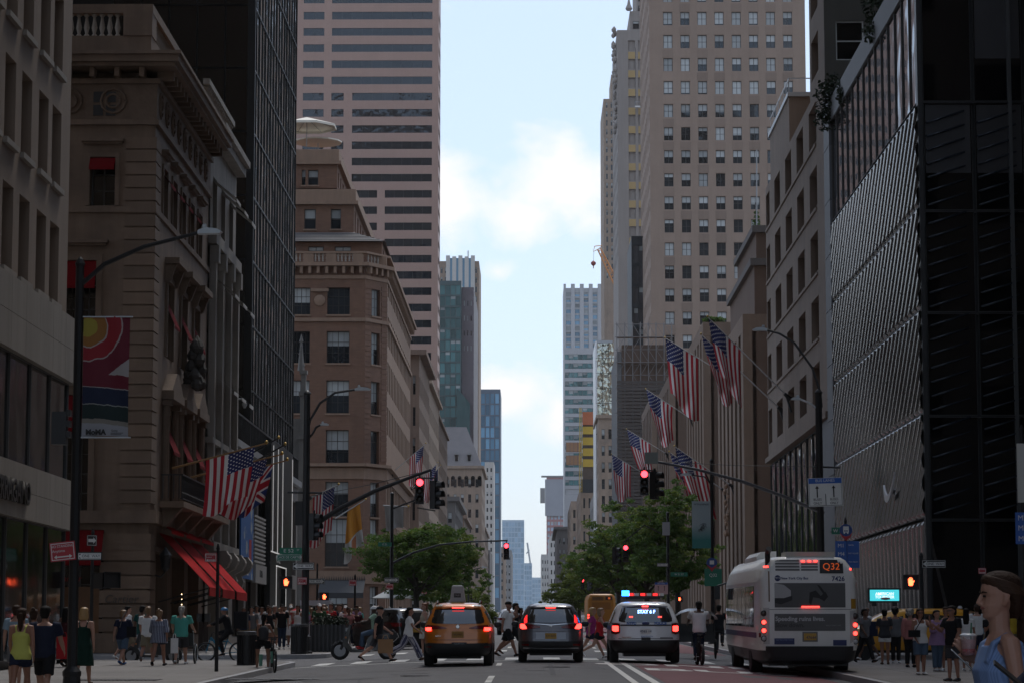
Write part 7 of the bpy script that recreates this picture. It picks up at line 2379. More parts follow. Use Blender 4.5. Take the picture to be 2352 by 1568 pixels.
b = MB(); b.box(-.13, .13, -.03, 0, -.035, .035); b.obj('handle_recess', DARKP, t, (0, B.rear(0, .70) + .005, .705))
lbz = 1.87
lb = MB(); lb.box(-.62, .62, -.14, .14, 0, .05); lb.box(-.5, .5, -.1, .1, -.05, 0); o = lb.obj('light_bar', DARKP, t, (0, -.45, lbz))
BLUEL = M('blue_flash', (.1, .4, 1), .3, var=0, emit=(.015, .22, 1), estr=9)
seg = [(-.60, BLUEL), (-.40, BRAKE), (-.24, WHITEP), (-.06, BRAKE), (.12, WHITEP), (.30, BRAKE), (.48, WHITEP)]
for x_, m_ in seg:
	w_ = .2 if m_ is BLUEL else .13
	b = MB(); b.box(0, w_, -.15, .15, .05, .2 if m_ is BLUEL else .13); b.obj('lamp', BLUEL if m_ is BLUEL else (MATS['lit_lens'] if m_ is BRAKE else m_), t, (x_, -.45, lbz))
B.patch('side_stripe', [(-2.1, .95, 1.06), (2.0, .95, 1.06)], BLT, t, .006, 20, 1, 'side', sgn=-1)

# ---- city bus
BUSW = M('bus_white', (.78, .765, .73), .45, var=.07, scale=1.2, streak=.06, coat=.2)
BUSD = M('bus_skirt', (.02, .02, .022), .5, var=.2)
yb_ = 64.3
xb_ = UX(1858, yb_)
bus = thing('city_bus', 'white city bus with red rear lamps pulling up on the right', 'bus', (xb_, yb_, gz(xb_, yb_)))
bus.rotation_euler = (math.atan(GR), 0, rad(-.3))
zb_ = lambda y: (1222 - y) / 285.0
xb = lambda x: (x - 820) / 285.0
sl = [(.33, 1.10, .25, 12.0, 9), (.42, 1.24, .06, 12.1, 11), (.80, 1.295, .0, 12.2, 16), (2.0, 1.30, .0, 12.2, 16), (2.45, 1.28, .02, 12.2, 16), (2.75, 1.19, .06, 12.15, 12), (2.95, 1.06, .12, 12.1, 10), (3.02, .95, .2, 12.0, 9), (3.04, .8, .4, 11.8, 8)]
BB = Body(sl)
mk('body', BB.shell(72, 3, zsplit=.62), bus, mats=[BUSW, BUSD])
def bp(name, x0, x1, y0, y1, mat, off=.012, nx=8, nz=3):
	return BB.patch(name, [(xb(x0), zb_(y1), zb_(y0)), (xb(x1), zb_(y1), zb_(y0))], mat, bus, off, nx, nz)
LOUV = M('louvre_grey', (.16, .155, .15), .6, var=.2)
for k in range(4):
	bp('louvre', 582, 757, 378 + k * 22, 392 + k * 22, LOUV, .008, 8, 1)
for k in range(3):
	bp('louvre', 768, 889, 403 + k * 21, 416 + k * 21, LOUV, .008, 8, 1)
bp('display_frame', 902, 1072, 378, 478, DARKP, .012)
AMB = M('amber_led', (.6, .15, .03), .4, var=0, emit=(1, .13, .015), estr=.22)
text('Q32', .24, AMB, bus, (xb(985), BB.rear(xb(985), zb_(430)) - .03, zb_(430)), depth=.002)
for x_ in (783, 828, 873):
	bp('marker_lamp', x_ - 12, x_ + 12, 383, 393, BRAKE, .03, 2, 1)
for x_, y_ in ((519, 428), (1138, 446)):
	bp('marker_lamp', x_ - 14, x_ + 14, y_ - 6, y_ + 6, BRAKE, .02, 2, 1)
b = MB(); b.lathe([(.075, -.012), (.075, 0)], n=20, axis='y'); lo_ = b.obj('logo_disc', NAVY, bus, (xb(596), BB.rear(xb(596), zb_(512)) - .01, zb_(512)))
text('MTA', .075, WHITEP, lo_, (0, -.016, 0), depth=.002, shear=.2)
text('New York City Bus', .088, NAVY, bus, (xb(718), BB.rear(xb(718), zb_(513)) - .015, zb_(513)), depth=.002, bold=.002)
text('7426', .165, NAVY, bus, (xb(1033), BB.rear(xb(1033), zb_(518)) - .015, zb_(518)), depth=.002, bold=.004)
ADG = M('advert_grey', (.085, .085, .085), .5, var=.35, scale=.9)
bp('advert_picture', 573, 1083, 547, 722, ADG, .012)
def onrear(pts, mat, name, off=.02):
	b = MB()
	q = [(xb(x), zb_(y)) for x, y in pts]
	b.add([(a, BB.rear(a, c) - off, c) for a, c in q], [tuple(range(len(q)))])
	return b.obj(name, mat, bus)
onrear([(573, 548), (640, 560), (690, 600), (690, 640), (640, 655), (573, 655)][::-1], M('advert_white', (.4, .4, .4), .5, var=.05), 'advert_car')
onrear([(573, 655), (700, 640), (700, 670), (620, 700), (573, 690)][::-1], DARKP, 'advert_car_shadow')
onrear([(825, 615), (870, 600), (905, 640), (940, 610), (958, 645), (930, 678), (890, 655), (850, 650), (835, 705), (820, 690)][::-1], BLACKP, 'advert_figure')
onrear([(880, 560), (900, 565), (940, 620), (925, 630)][::-1], BLACKP, 'advert_figure_leg', .022)
bp('brake_bar', 765, 895, 713, 722, BRAKE, .03, 4, 1)
bp('seam', 452, 1188, 735, 739, LOUV, .006, 12, 1)
bp('text_panel', 570, 1080, 768, 890, M('panel_grey', (.11, .108, .105), .5, var=.08), .012)
text('Speeding ruins lives.', .155, M('panel_white', (.5, .5, .5), .5, var=0), bus, (xb(576), BB.rear(0, zb_(803)) - .02, zb_(805)), depth=.002, align='LEFT', bold=.004)
text('Slow down.', .155, M('panel_dark', (.05, .05, .05), .5, var=0), bus, (xb(576), BB.rear(0, zb_(850)) - .02, zb_(850)), depth=.002, align='LEFT', bold=.004)
text('VISION ZERO  NYC', .045, M('panel_white2', (.3, .3, .3), .5, var=0), bus, (xb(995), BB.rear(.6, zb_(852)) - .02, zb_(852)), depth=.002)
bp('plate_frame', 770, 880, 897, 968, LOUV, .014, 4, 2)
bp('number_plate', 780, 870, 908, 957, PLATEY, .024, 4, 2)
text('47644', .1, NAVY, bus, (xb(832), BB.rear(0, zb_(938)) - .035, zb_(938)), depth=.002)
bp('blue_sticker', 568, 712, 943, 987, NAVY, .014, 4, 2)
text('KEEP BUS LANES CLEAR', .05, M('sticker_print', (.2, .25, .4), .5, var=0), bus, (xb(640), BB.rear(.6, zb_(955)) - .02, zb_(955)), depth=.002, sx=.8)
bp('blue_sticker', 990, 1087, 955, 995, NAVY, .014, 4, 2)
bp('yellow_sticker', 1123, 1177, 660, 732, M('sticker_yellow', (.42, .22, .02), .5, var=.05), .012, 3, 2)
for (cx_, ys_) in ((494, (765, 828, 888, 945)), (1153, (785, 848, 908, 966))):
	bp('lamp_panel', cx_ - 40, cx_ + 40, ys_[0] - 40, ys_[3] + 40, M('lamp_panel_grey', (.5, .49, .47), .5, var=.08), .006, 4, 4)
	for k, y_ in enumerate(ys_):
		b = MB(); b.lathe([(.072, 0), (.078, -.012), (.066, -.02), (.01, -.026)], n=18, axis='y')
		o = b.obj('tail_lamp', DARKP, bus, (xb(cx_), BB.rear(xb(cx_), zb_(y_)) - .02, zb_(y_)))
		b = MB(); b.lathe([(.056, -.028), (.04, -.036), (.01, -.04)], n=16, axis='y')
		b.obj('lens', BRAKE if k in (1, 2) else M('smoked_lens', (.05, .03, .025), .25, var=.1) if k == 0 else GREYM, o)
	bp('corner_reflector', cx_ - 30 if cx_ < 800 else cx_ + 18, cx_ - 18 if cx_ < 800 else cx_ + 30, ys_[3] - 40, ys_[3] - 8, TAILR, .01, 2, 1)
bp('rear_bumper', 455, 1185, 1000, 1085, BUSD, .05, 14, 3)
b = MB(); b.box(-.55, .68, .25, 1.5, 3.03, 3.16); b.obj('roof_unit', M('roof_cream', (.5, .48, .42), .5, var=.06), bus)
b = MB(); b.prism([(-1.0, 2.9), (-.98, 3.12), (-.85, 3.24), (-.45, 3.26), (-.45, 2.95)], 'y', 4.0, 8.0); b.obj('roof_pod', BUSW, bus)
b = MB(); b.tube([(-1.0, .35, 2.75), (-1.0, .35, 3.12), (-.98, .2, 3.24)], [.07, .07, .075], 8); b.obj('exhaust', DARKM, bus)
RUST = M('rust_stain', (.20, .13, .08), .8, var=.3, scale=3)
BB.patch('rust_streak', [(-1.02, 1.9, 2.75), (-.985, 1.9, 2.8)], RUST, bus, .006, 2, 6)
for k in range(8):
	y0_ = 1.2 + k * 1.35
	BB.patch('side_window', [(y0_, 1.25, 2.30), (y0_ + 1.27, 1.25, 2.30)], CARGLASS, bus, .01, 4, 4, 'side', sgn=-1)
	BB.patch('side_window', [(y0_, 1.25, 2.30), (y0_ + 1.27, 1.25, 2.30)], CARGLASS, bus, .01, 4, 4, 'side', sgn=1)
for sg in (-1, 1):
	BB.patch('cream_band', [(.4, 2.4, 2.72), (11.9, 2.4, 2.72)], M('bus_band', (.68, .66, .6), .4, var=.06), bus, .008, 20, 2, 'side', sgn=sg)
	BB.patch('blue_band', [(.6, .98, 1.12), (11.9, .98, 1.12)], NAVY, bus, .008, 20, 1, 'side', sgn=sg)
	for yy in (2.9, 9.2):
		wheel(bus, sg * 1.12, yy, .49, .3)
b = MB(); b.box(-1.0, 1.0, .4, 11, .28, .5); b.obj('underbody', DARKP, bus)
bm = MB(); bm.box(-.08, .08, -.06, .06, -.2, .2); bm.obj('wing_mirror', DARKP, bus, (-1.5, 12.1, 2.2)); bm = MB(); bm.tube([(-1.2, 12.1, 2.5), (-1.5, 12.1, 2.4)], .03, 5); bm.obj('mirror_arm', DARKP, bus)

# ---- orange shuttle bus ahead
ORB = M('shuttle_orange', (.42, .16, .012), .45, var=.08)
sb = thing('shuttle_bus', 'amber coloured bus farther up the avenue behind the two women', 'bus', (UX(1381, 168), 168, gz(4.5, 168)))
Bs = Body([(.4, .92, 0, 8, 10), (.6, .97, -.02, 8, 14), (2.2, .96, 0, 8, 14), (2.5, .88, .05, 8, 10), (2.58, .7, .2, 7.8, 8)])
mk('body', Bs.shell(48, 2, .5), sb, mats=[ORB, BUSD])
Bs.patch('rear_window', [(-.62, 1.55, 2.02), (.62, 1.55, 2.02)], M('shuttle_panel', (.30, .11, .01), .5, var=.1), sb, .01)
Bs.patch('display', [(.28, 2.18, 2.40), (.72, 2.18, 2.40)], DARKP, sb, .014)
Bs.patch('display_lamp', [(.45, 2.22, 2.36), (.60, 2.22, 2.36)], AMB, sb, .02)
for mi in (False, True):
	for zz in (.95, 1.12):
		Bs.patch('tail_lamp', [(.80, zz, zz + .11), (.90, zz, zz + .11)], BRAKE, sb, .02, 2, 1, mirror=mi)
for k in range(4):
	Bs.patch('louvre', [(-.60, 2.16 + k * .06, 2.19 + k * .06), (.15, 2.16 + k * .06, 2.19 + k * .06)], BUSD, sb, .012, 4, 1)
for sg in (-1, 1):
	wheel(sb, sg * .8, 1.6, .42, .25); wheel(sb, sg * .8, 6.2, .42, .25)
b = MB(); b.box(-.5, .6, .5, 2, 2.58, 2.75); b.obj('roof_unit', DARKP, sb)

# ---- yellow minivan taxi on the side street, right
YTX = paint('taxi_yellow', (.66, .30, .014), .1)
slv = [(.28, .80, -2.4, 2.35, 7), (.40, .93, -2.5, 2.5, 8), (.60, .97, -2.53, 2.53, 8), (.9, .97, -2.5, 2.45, 8), (1.05, .955, -2.46, 2.2, 8), (1.12, .94, -2.44, 1.7, 7), (1.40, .86, -2.32, 1.15, 7), (1.62, .78, -2.18, .7, 6), (1.71, .70, -2.02, .4, 6), (1.75, .5, -1.8, .1, 5)]
xv = UX(2062, 87)
van = thing('taxi_van', 'yellow taxi minivan with glowing roof screen behind the waiting crowd', 'taxi', (xv, 85.8, gz(xv, 85.8)), rad(90))
Bv = Body(slv)
mk('body', Bv.shell(56, 3, .34), van, mats=[YTX, BLKPL])
for sg in (-1, 1):
	for y0_, y1_, zt in ((-2.0, -1.05, 1.5), (-.98, .05, 1.56), (.12, 1.0, 1.5)):
		Bv.patch('side_window', [(y0_, 1.12, zt), (y1_, 1.12, zt + (.02 if y1_ < .5 else -.15))], CARGLASS, van, .008, 6, 4, 'side', sgn=sg)
	for yy in (-1.5, 1.5):
		wheel(van, sg * .84, yy, .34, .22)
	Bv.patch('door_handle', [(-.6, .95, .985), (-.4, .95, .985)], DARKP, van, .03, 2, 1, 'side', sgn=sg)
	Bv.patch('slide_rail', [(-2.2, 1.05, 1.07), (-1.0, 1.05, 1.07)], DARKP, van, .012, 6, 1, 'side', sgn=sg)
	Bv.patch('checker_band', [(-2.2, 1.0, 1.04), (-.9, 1.0, 1.04)], BLACKP, van, .01, 6, 1, 'side', sgn=sg)
Bv.patch('rear_window', [(-.68, 1.2, 1.5), (.68, 1.2, 1.5)], CARGLASS, van, .01)
Bv.patch('spoiler', [(-.6, 1.6, 1.68), (.6, 1.6, 1.68)], YTX, van, .18)
for mi in (False, True):
	Bv.patch('tail_light', [(.78, .9, 1.4), (.9, .9, 1.3)], TAILR, van, .015, 4, 4, mirror=mi)
mirrors(van, .95, 1.2, 1.12, YTX)
scn = thing('taxi_roof_screen', 'bright cyan advert screen on the yellow taxi roof', 'advert screen', P(2031, 1366, 85.4))
b = MB(); b.box(-.55, .55, -.06, .14, -.24, .24); b.obj('frame', DARKP, scn)
b = MB(); b.box(-.49, .49, -.066, -.06, -.185, .185); b.obj('screen', M('screen_cyan', (.05, .4, .45), .3, var=0, emit=(.07, .60, .68), estr=.85), scn)
SCW = M('screen_white', (1, 1, 1), .3, var=0, emit=(1, 1, 1), estr=.8)
text('AMERICAN', .125, SCW, scn, (0, -.072, .05), depth=.001, shear=.15, bold=.003)
text('TOURISTER', .125, SCW, scn, (0, -.072, -.06), depth=.001, shear=.15, bold=.003)
b = MB(); b.lathe([(.02, 0), (.16, .02), (.16, .07), (.05, .09)], (.03, -.069, -.16), 10); b.obj('advert_mark', M('screen_red', (.3, .03, .04), .4, var=0), scn)
for x_ in (-.35, .35):
	b = MB(); b.box(x_ - .08, x_ + .08, -.05, .1, -.36, -.24); b.obj('foot', DARKP, scn)

# ---- black car and white car in the crossing behind the moped, car with red lamps
BLC = paint('car_black', (.008, .008, .009), .2)
t, B = suv('car', 'black car crossing behind the moped rider', UX(901, 103), 103, BLC, rotz=rad(28))
B.patch('rear_window', [(-.66, 1.16, 1.5), (.66, 1.16, 1.5)], CARGLASS, t, .01)
for mi in (False, True):
	B.patch('tail_light', [(.6, .95, 1.1), (.88, .95, 1.1)], TAILR, t, .014, mirror=mi)
plate(t, B, 0, .8, .3, .16, PLATEY, None, None)
RDC = paint('car_maroon', (.16, .02, .035), .2)
t, B = suv('car', 'maroon and white car behind the woman in striped trousers', UX(936, 112), 112, paint('car_white', (.45, .46, .48), .0), rotz=rad(14), scale=(.92, .92, .86))
B.patch('rear_window', [(-.66, 1.16, 1.5), (.66, 1.16, 1.5)], CARGLASS, t, .01)
B.patch('high_brake_lamp', [(-.4, 1.56, 1.60), (.1, 1.56, 1.60)], BRAKE, t, .06)
for mi in (False, True):
	B.patch('tail_light', [(.6, .95, 1.1), (.88, .95, 1.1)], TAILR, t, .014, mirror=mi)
t, B = suv('car', 'pale car far up the avenue between the walking men and the grey car', UX(1178, 150), 150, MATS['car_white'], scale=(1, 1, .9))
B.patch('rear_window', [(-.66, 1.16, 1.5), (.66, 1.16, 1.5)], CARGLASS, t, .01)
for mi in (False, True):
	B.patch('tail_light', [(.6, .95, 1.1), (.88, .95, 1.1)], TAILR, t, .014, mirror=mi)

# ---- cycles
def ring(mb, c, r_, tr, n=28, axis='y', m=6):
	c = Vector(c)
	pts = []
	for k in range(n + 1):
		a = 2 * math.pi * k / n
		pts.append(c + (Vector((r_ * math.cos(a), 0, r_ * math.sin(a))) if axis == 'y' else Vector((0, r_ * math.cos(a), r_ * math.sin(a)))))
	mb.tube(pts, tr, m, caps=False)
def bike(name, label, p, rotz, frame_m, r_=.34, tyre=.026, base=1.06, basket=False, cat='bicycle', fat=False):
	"""side-on cycle heading local -x"""
	t = thing(name, label, cat, p, rotz)
	for x_ in (-base / 2, base / 2):
		b = MB(); ring(b, (x_, 0, r_), r_ - tyre, tyre); w_ = b.obj('wheel', RUBBER, t, smooth=True)
		b = MB(); ring(b, (x_, 0, r_), r_ - tyre * 2.2, .008, m=4)
		for k in range(10):
			a = k * math.pi / 5
			b.tube([(x_, 0, r_), (x_ + (r_ - .05) * math.cos(a), 0, r_ + (r_ - .05) * math.sin(a))], .004, 3)
		b.lathe([(.04, -.03), (.04, .03)], (x_, 0, r_), 8, axis='y'); b.obj('rim', STEEL, w_)
	h = Vector((-base / 2 + .16, 0, r_ + .48)); s_ = Vector((base * .16, 0, r_ + .42)); bbk = Vector((base * .02, 0, r_ - .05)); rw_ = Vector((base / 2, 0, r_)); fw_ = Vector((-base / 2, 0, r_))
	b = MB()
	for a, c, q in ((h, bbk, .03), (s_, bbk, .022), (h - Vector((0, 0, .1)), s_ - Vector((0, 0, .08)), .022), (rw_, bbk, .016), (rw_, s_ - Vector((0, 0, .05)), .014), (h, fw_, .02)):
		b.tube([a, c], q, 6)
	b.obj('frame', frame_m, t)
	b = MB(); b.tube([h, h + Vector((.04, 0, .14))], .018, 6); b.tube([h + Vector((.12, -.3, .16)), h + Vector((.03, -.12, .15)), h + Vector((.03, .12, .15)), h + Vector((.12, .3, .16))], .014, 6); b.obj('handlebar', DARKM, t)
	b = MB(); b.tube([s_, s_ + Vector((.03, 0, .14))], .016, 6); b.prism([(-.16, -.03), (.12, -.08), (.14, .08), (-.16, .03)], 'z', s_.z + .14, s_.z + .19); b.obj('saddle', DARKM, t)
	b = MB(); b.tube([bbk + Vector((0, -.1, -.12)), bbk + Vector((0, -.1, .0)), bbk + Vector((0, .1, 0)), bbk + Vector((0, .1, .12))], .012, 5); b.box(bbk.x - .05, bbk.x + .05, -.2, -.1, bbk.z - .14, bbk.z - .12); b.box(bbk.x - .05, bbk.x + .05, .1, .2, bbk.z + .11, bbk.z + .13); b.obj('crank', STEEL, t)
	return t
CYAN = M('bike_blue', (.02, .22, .36), .4, var=.1)
def gp(u, d, foot=False):
	x = UX(u, d)
	return Vector((x, d, sw(d) if foot else gz(x, d)))
bike('electric_bicycle', 'light blue electric bicycle of the delivery rider', gp(512, 84), 0, CYAN, .33, .03, 1.08)
bike('bicycle', 'black bicycle standing under the woman with green socks', gp(613, 69.5) + Vector((.18, 0, 0)), rad(-78), DARKM, .33, .028, 1.04)
bike('bicycle', 'black bicycle of the rider in white tee near the bus', gp(1606, 72.6), rad(-86), DARKM, .30, .045, 1.04)
def moped(label, p, rotz, col, s=1.0):
	t = thing('moped', label, 'moped', p, rotz)
	for x_ in (-.68, .68):
		b = MB(); ring(b, (x_, 0, .27), .215, .055, 22, m=7); w_ = b.obj('wheel', RUBBER, t, smooth=True)
		b = MB(); b.lathe([(.17, -.03), (.17, .03)], (x_, 0, .27), 16, axis='y'); b.obj('rim', RIM, w_)
	b = MB(); b.tube([(-.66, 0, .30), (-.50, 0, .62), (-.36, 0, 1.0)], [.05, .07, .05], 7); b.obj('fork', DARKM, t)
	b = MB(); b.prism([(-.60, .42), (-.44, .95), (-.37, .97), (-.44, .5), (-.32, .30), (.15, .29), (.18, .22), (-.36, .22)], 'y', -.15, .15); b.obj('leg_shield', col, t)
	b = MB(); b.prism([(.05, .30), (.12, .62), (.25, .74), (.95, .78), (1.0, .66), (.78, .45), (.45, .28)], 'y', -.14, .14); b.obj('rear_body', col, t)
	b = MB(); b.prism([(.10, .74), (.14, .82), (.82, .88), (.92, .79)], 'y', -.13, .13); b.obj('seat', DARKP, t)
	b = MB(); b.tube([(-.22, -.33, 1.04), (-.34, -.1, 1.02), (-.34, .1, 1.02), (-.22, .33, 1.04)], .02, 6); b.obj('handlebar', DARKM, t)
	b = MB(); b.prism([(-.92, .40), (-.68, .58), (-.44, .50), (-.46, .46), (-.68, .53), (-.88, .38)], 'y', -.07, .07); b.obj('mudguard', col, t)
	b = MB(); b.box(-.52, -.46, -.06, .06, .82, .92); b.obj('headlamp', GREYM, t)
	b = MB(); b.box(-.53, -.48, -.16, -.10, .62, .67); b.obj('indicator', M('amber_lens', (.4, .12, .01), .3, var=0), t)
	t.scale = (s, s, s)
	return t
moped('black moped ridden across the crossing on the left', gp(836, 81.5), 0, BLC, 1.12)
moped('black parked moped behind the strolling group on the left', gp(352, 80.5), 0, DARKM, 1.0)
# pedicab canopy behind the rider
pd = thing('pedicab', 'dark pedicab with rounded canopy beside the police car', 'pedicab', gp(1597, 83))
b = MB()
vs, fs = [], []
for j in range(9):
	a = math.pi * j / 8
	for i in range(7):
		q = i / 6
		vs.append((-.7 * math.cos(a), -.5 + 1.3 * q, 1.28 + .38 * math.sin(a) * (1 - .25 * (2 * q - 1) ** 2)))
for j in range(8):
	for i in range(6):
		fs.append((j * 7 + i, j * 7 + i + 1, (j + 1) * 7 + i + 1, (j + 1) * 7 + i))
b.add(vs, fs); b.obj('canopy', M('canopy_black', (.02, .02, .022), .25, var=.1), pd, smooth=True)
b = MB(); b.box(-.62, .62, -.3, .5, .55, .75); b.box(-.62, .62, .5, .6, .55, 1.15); b.obj('bench', DARKP, pd)
for x_ in (-.66, .66):
	b = MB(); b.tube([(x_, .5, .7), (x_, .6, 1.3)], .02, 5); b.obj('canopy_post', DARKM, pd)
	b = MB(); ring(b, (x_, .2, .33), .30, .028, axis='x'); b.obj('wheel', RUBBER, pd, smooth=True)
b = MB(); b.tube([(0, .3, .4), (0, 1.8, .4), (0, 2.0, .9)], .03, 6); b.obj('chassis', DARKM, pd)
# wheelchair pushed along the left footway
wc = thing('wheelchair', 'folding wheelchair pushed along the left footway', 'wheelchair', gp(426, 74.2, True))
for x_ in (-.30, .30):
	b = MB(); ring(b, (x_, 0, .31), .29, .022, axis='x'); w_ = b.obj('wheel', RUBBER, wc, smooth=True)
	b = MB(); ring(b, (x_ * 1.13, 0, .31), .25, .01, axis='x', m=4)
	for k in range(8):
		a = k * math.pi / 4
		b.tube([(x_, 0, .31), (x_, .28 * math.cos(a), .31 + .28 * math.sin(a))], .004, 3)
	b.obj('hand_rim', STEEL, w_)
	b = MB(); ring(b, (x_ * .85, .42, .09), .075, .02, 14, axis='x'); b.obj('caster', RUBBER, wc)
	b = MB(); b.tube([(x_ * .85, -.22, .95), (x_ * .85, -.05, .92), (x_ * .85, .02, .5), (x_ * .85, .4, .48), (x_ * .85, .45, .12)], .014, 6); b.obj('side_frame', STEEL, wc)
b = MB(); b.box(-.25, .25, .0, .42, .47, .51); b.obj('seat', DARKP, wc)
b = MB(); b.box(-.25, .25, -.02, .02, .52, .9); b.obj('backrest', DARKP, wc)
# charging posts by the mansion
for k, (u, lab) in enumerate(((462, 'brown payphone post by the mansion, left one'), (474, 'brown payphone post by the mansion, right one'))):
	t = thing('street_phone', lab, 'phone post', gp(u, 98, True))
	b = MB(); b.box(-.09, .09, -.08, .08, 0, 1.1); b.obj('post', M('brown_post', (.06, .035, .028), .6, var=.2), t)
	b = MB(); b.box(-.16, .16, -.14, .12, 1.1, 1.42); b.obj('head', M('phone_grey', (.10, .10, .10), .5, var=.1), t)
# ================================================================ people
def limb(mb, pts, rs, ref=(1, 0, 0), n=10):
	"""tapering tube with elliptical sections; rs = radius or (across ref, other)"""
	pts = [Vector(p) for p in pts]
	ref = Vector(ref)
	vs = []
	for i, p in enumerate(pts):
		t = (pts[min(i + 1, len(pts) - 1)] - pts[max(i - 1, 0)]).normalized()
		a = (ref - t * ref.dot(t))
		if a.length < .05:
			a = Vector((0, 1, 0)) - t * t.y
		a.normalize()
		b = t.cross(a)
		r_ = rs[i]
		ra, rb = r_ if isinstance(r_, tuple) else (r_, r_)
		for k in range(n):
			an = 2 * math.pi * k / n
			vs.append(p + a * (ra * math.cos(an)) + b * (rb * math.sin(an)))
	m = len(pts)
	fs = [(i * n + k, i * n + (k + 1) % n, (i + 1) * n + (k + 1) % n, (i + 1) * n + k) for i in range(m - 1) for k in range(n)]
	fs += [tuple(range(n))[::-1], tuple((m - 1) * n + k for k in range(n))]
	mb.add(vs, fs)
POSES = {
	'stand': dict(th=(2, -2), kn=(3, 3), ar=(4, -2), ab=(9, 9), el=(15, 12)),
	'stand_b': dict(th=(6, -3), kn=(10, 2), ar=(18, 4), ab=(8, 10), el=(35, 15)),
	'hands_front': dict(th=(2, -2), kn=(3, 4), ar=(18, 18), ab=(10, 10), el=(80, 85), hin=.10),
	'phone': dict(th=(3, -3), kn=(3, 4), ar=(25, 5), ab=(8, 9), el=(95, 20), hin=.06),
	'walk': dict(th=(24, -16), kn=(8, 22), ar=(-18, 20), ab=(9, 9), el=(15, 25), lean=3),
	'walk_b': dict(th=(-16, 24), kn=(24, 6), ar=(20, -16), ab=(10, 10), el=(22, 15), lean=3),
	'stride': dict(th=(32, -24), kn=(10, 28), ar=(-22, 18), ab=(8, 8), el=(20, 35), lean=5),
	'stride_b': dict(th=(-26, 30), kn=(34, 6), ar=(22, -18), ab=(8, 8), el=(30, 15), lean=5),
	'push': dict(th=(20, -14), kn=(8, 20), ar=(22, 22), ab=(12, 12), el=(40, 40), lean=4),
	'ride': dict(th=(78, 40), kn=(92, 55), ar=(50, 50), ab=(10, 10), el=(18, 18), lean=16, sit=1),
	'moped': dict(th=(80, 76), kn=(72, 76), ar=(50, 50), ab=(12, 12), el=(30, 30), lean=4, sit=1),
	'astride': dict(th=(4, 14), kn=(4, 26), ar=(42, 42), ab=(14, 14), el=(20, 20), lean=16, spread=.06),
	'mouth': dict(th=(3, -3), kn=(3, 3), ar=(4, 40), ab=(10, 12), el=(20, 130), hin=.12),
	'cup': dict(th=(3, -3), kn=(3, 3), ar=(-18, -6), ab=(10, 12), el=(158, 14)),
	'arm_in': dict(th=(3, -3), kn=(3, 3), ar=(42, 4), ab=(14, 9), el=(58, 14)),
}
def joints(po, fem):
	J = {}
	ln = rad(po.get('lean', 0))
	hw_ = .085 + po.get('spread', 0)
	J['pel'] = Vector((0, 0, .93))
	up = Vector((0, -math.sin(ln), math.cos(ln)))
	J['up'] = up
	sh = .165 if fem else .195
	for i, s_ in enumerate((-1, 1)):
		h = Vector((s_ * hw_, 0, .91))
		a, k_ = rad(po['th'][i]), rad(po['kn'][i])
		sp = po.get('spread', 0) * 1.2 * s_
		kn = h + Vector((sp, -math.sin(a), -math.cos(a))) * .43
		an = kn + Vector((0, -math.sin(a - k_), -math.cos(a - k_))) * .41
		fa = (a - k_) * .75
		toe = an + Vector((s_ * .02, -.15 * math.cos(fa), -.05 + .13 * math.sin(fa)))
		heel = an + Vector((0, .045 * math.cos(fa), -.055 - .04 * math.sin(fa)))
		J['hip', i], J['knee', i], J['ank', i], J['toe', i], J['heel', i] = h, kn, an, toe, heel
		s0 = J['pel'] + up * .49 + Vector((s_ * sh, 0, 0))
		f, b_, e = rad(po['ar'][i]), rad(po['ab'][i]), rad(po['el'][i])
		d1 = Vector((s_ * math.sin(b_), -math.sin(f) * math.cos(b_), -math.cos(f) * math.cos(b_)))
		el = s0 + d1 * .285
		f2 = f + e
		hin = po.get('hin', 0)
		d2 = Vector((s_ * (math.sin(b_) * .5 - hin * 3.2), -math.sin(f2), -math.cos(f2))).normalized()
		wr = el + d2 * .245
		J['sh', i], J['el', i], J['wr', i], J['hd', i] = s0, el, wr, d2
	J['neck'] = J['pel'] + up * .545
	J['chin'] = J['pel'] + up * .607 + Vector((0, -.012, 0))
	J['low'] = min(min(J['toe', 0].z, J['toe', 1].z), min(J['heel', 0].z, J['heel', 1].z)) - .028
	return J
HEADP = [(0.0, -.066, -.005, .028), (.012, -.083, .02, .042), (.030, -.080, .045, .052), (.045, -.087, .06, .057), (.055, -.083, .068, .060), (.063, -.089, .073, .062), (.075, -.084, .080, .064), (.092, -.083, .088, .067), (.110, -.080, .092, .070), (.126, -.088, .096, .073), (.15, -.089, .100, .075), (.18, -.079, .098, .071), (.205, -.050, .075, .053), (.219, -.01, .035, .022)]
def head_loft(mb, c, prof, n=16):
	vs = []
	for z, yf, yb, w in prof:
		cy, ry = (yf + yb) / 2, (yb - yf) / 2
		for k in range(n):
			a = 2 * math.pi * k / n
			vs.append((c.x + w * math.cos(a), c.y + cy + ry * math.sin(a), c.z + z))
	m = len(prof)
	fs = [(i * n + k, i * n + (k + 1) % n, (i + 1) * n + (k + 1) % n, (i + 1) * n + k) for i in range(m - 1) for k in range(n)]
	fs += [tuple(range(n))[::-1], tuple((m - 1) * n + k for k in range(n))]
	mb.add(vs, fs)
def T(J, h, x=0, y=0):
	return J['pel'] + J['up'] * (h - .93) + Vector((x, y, 0))
TORSO_M = [(.80, .10, .085), (.86, .155, .11), (.93, .165, .118), (1.02, .150, .108), (1.12, .150, .105), (1.25, .170, .118), (1.34, .178, .116), (1.41, .165, .095), (1.455, .10, .075), (1.48, .06, .058)]
TORSO_F = [(.80, .11, .09), (.86, .165, .115), (.93, .172, .120), (1.02, .142, .102), (1.10, .125, .092), (1.20, .140, .105), (1.28, .148, .125), (1.35, .150, .105), (1.41, .142, .085), (1.455, .085, .068), (1.48, .052, .052)]
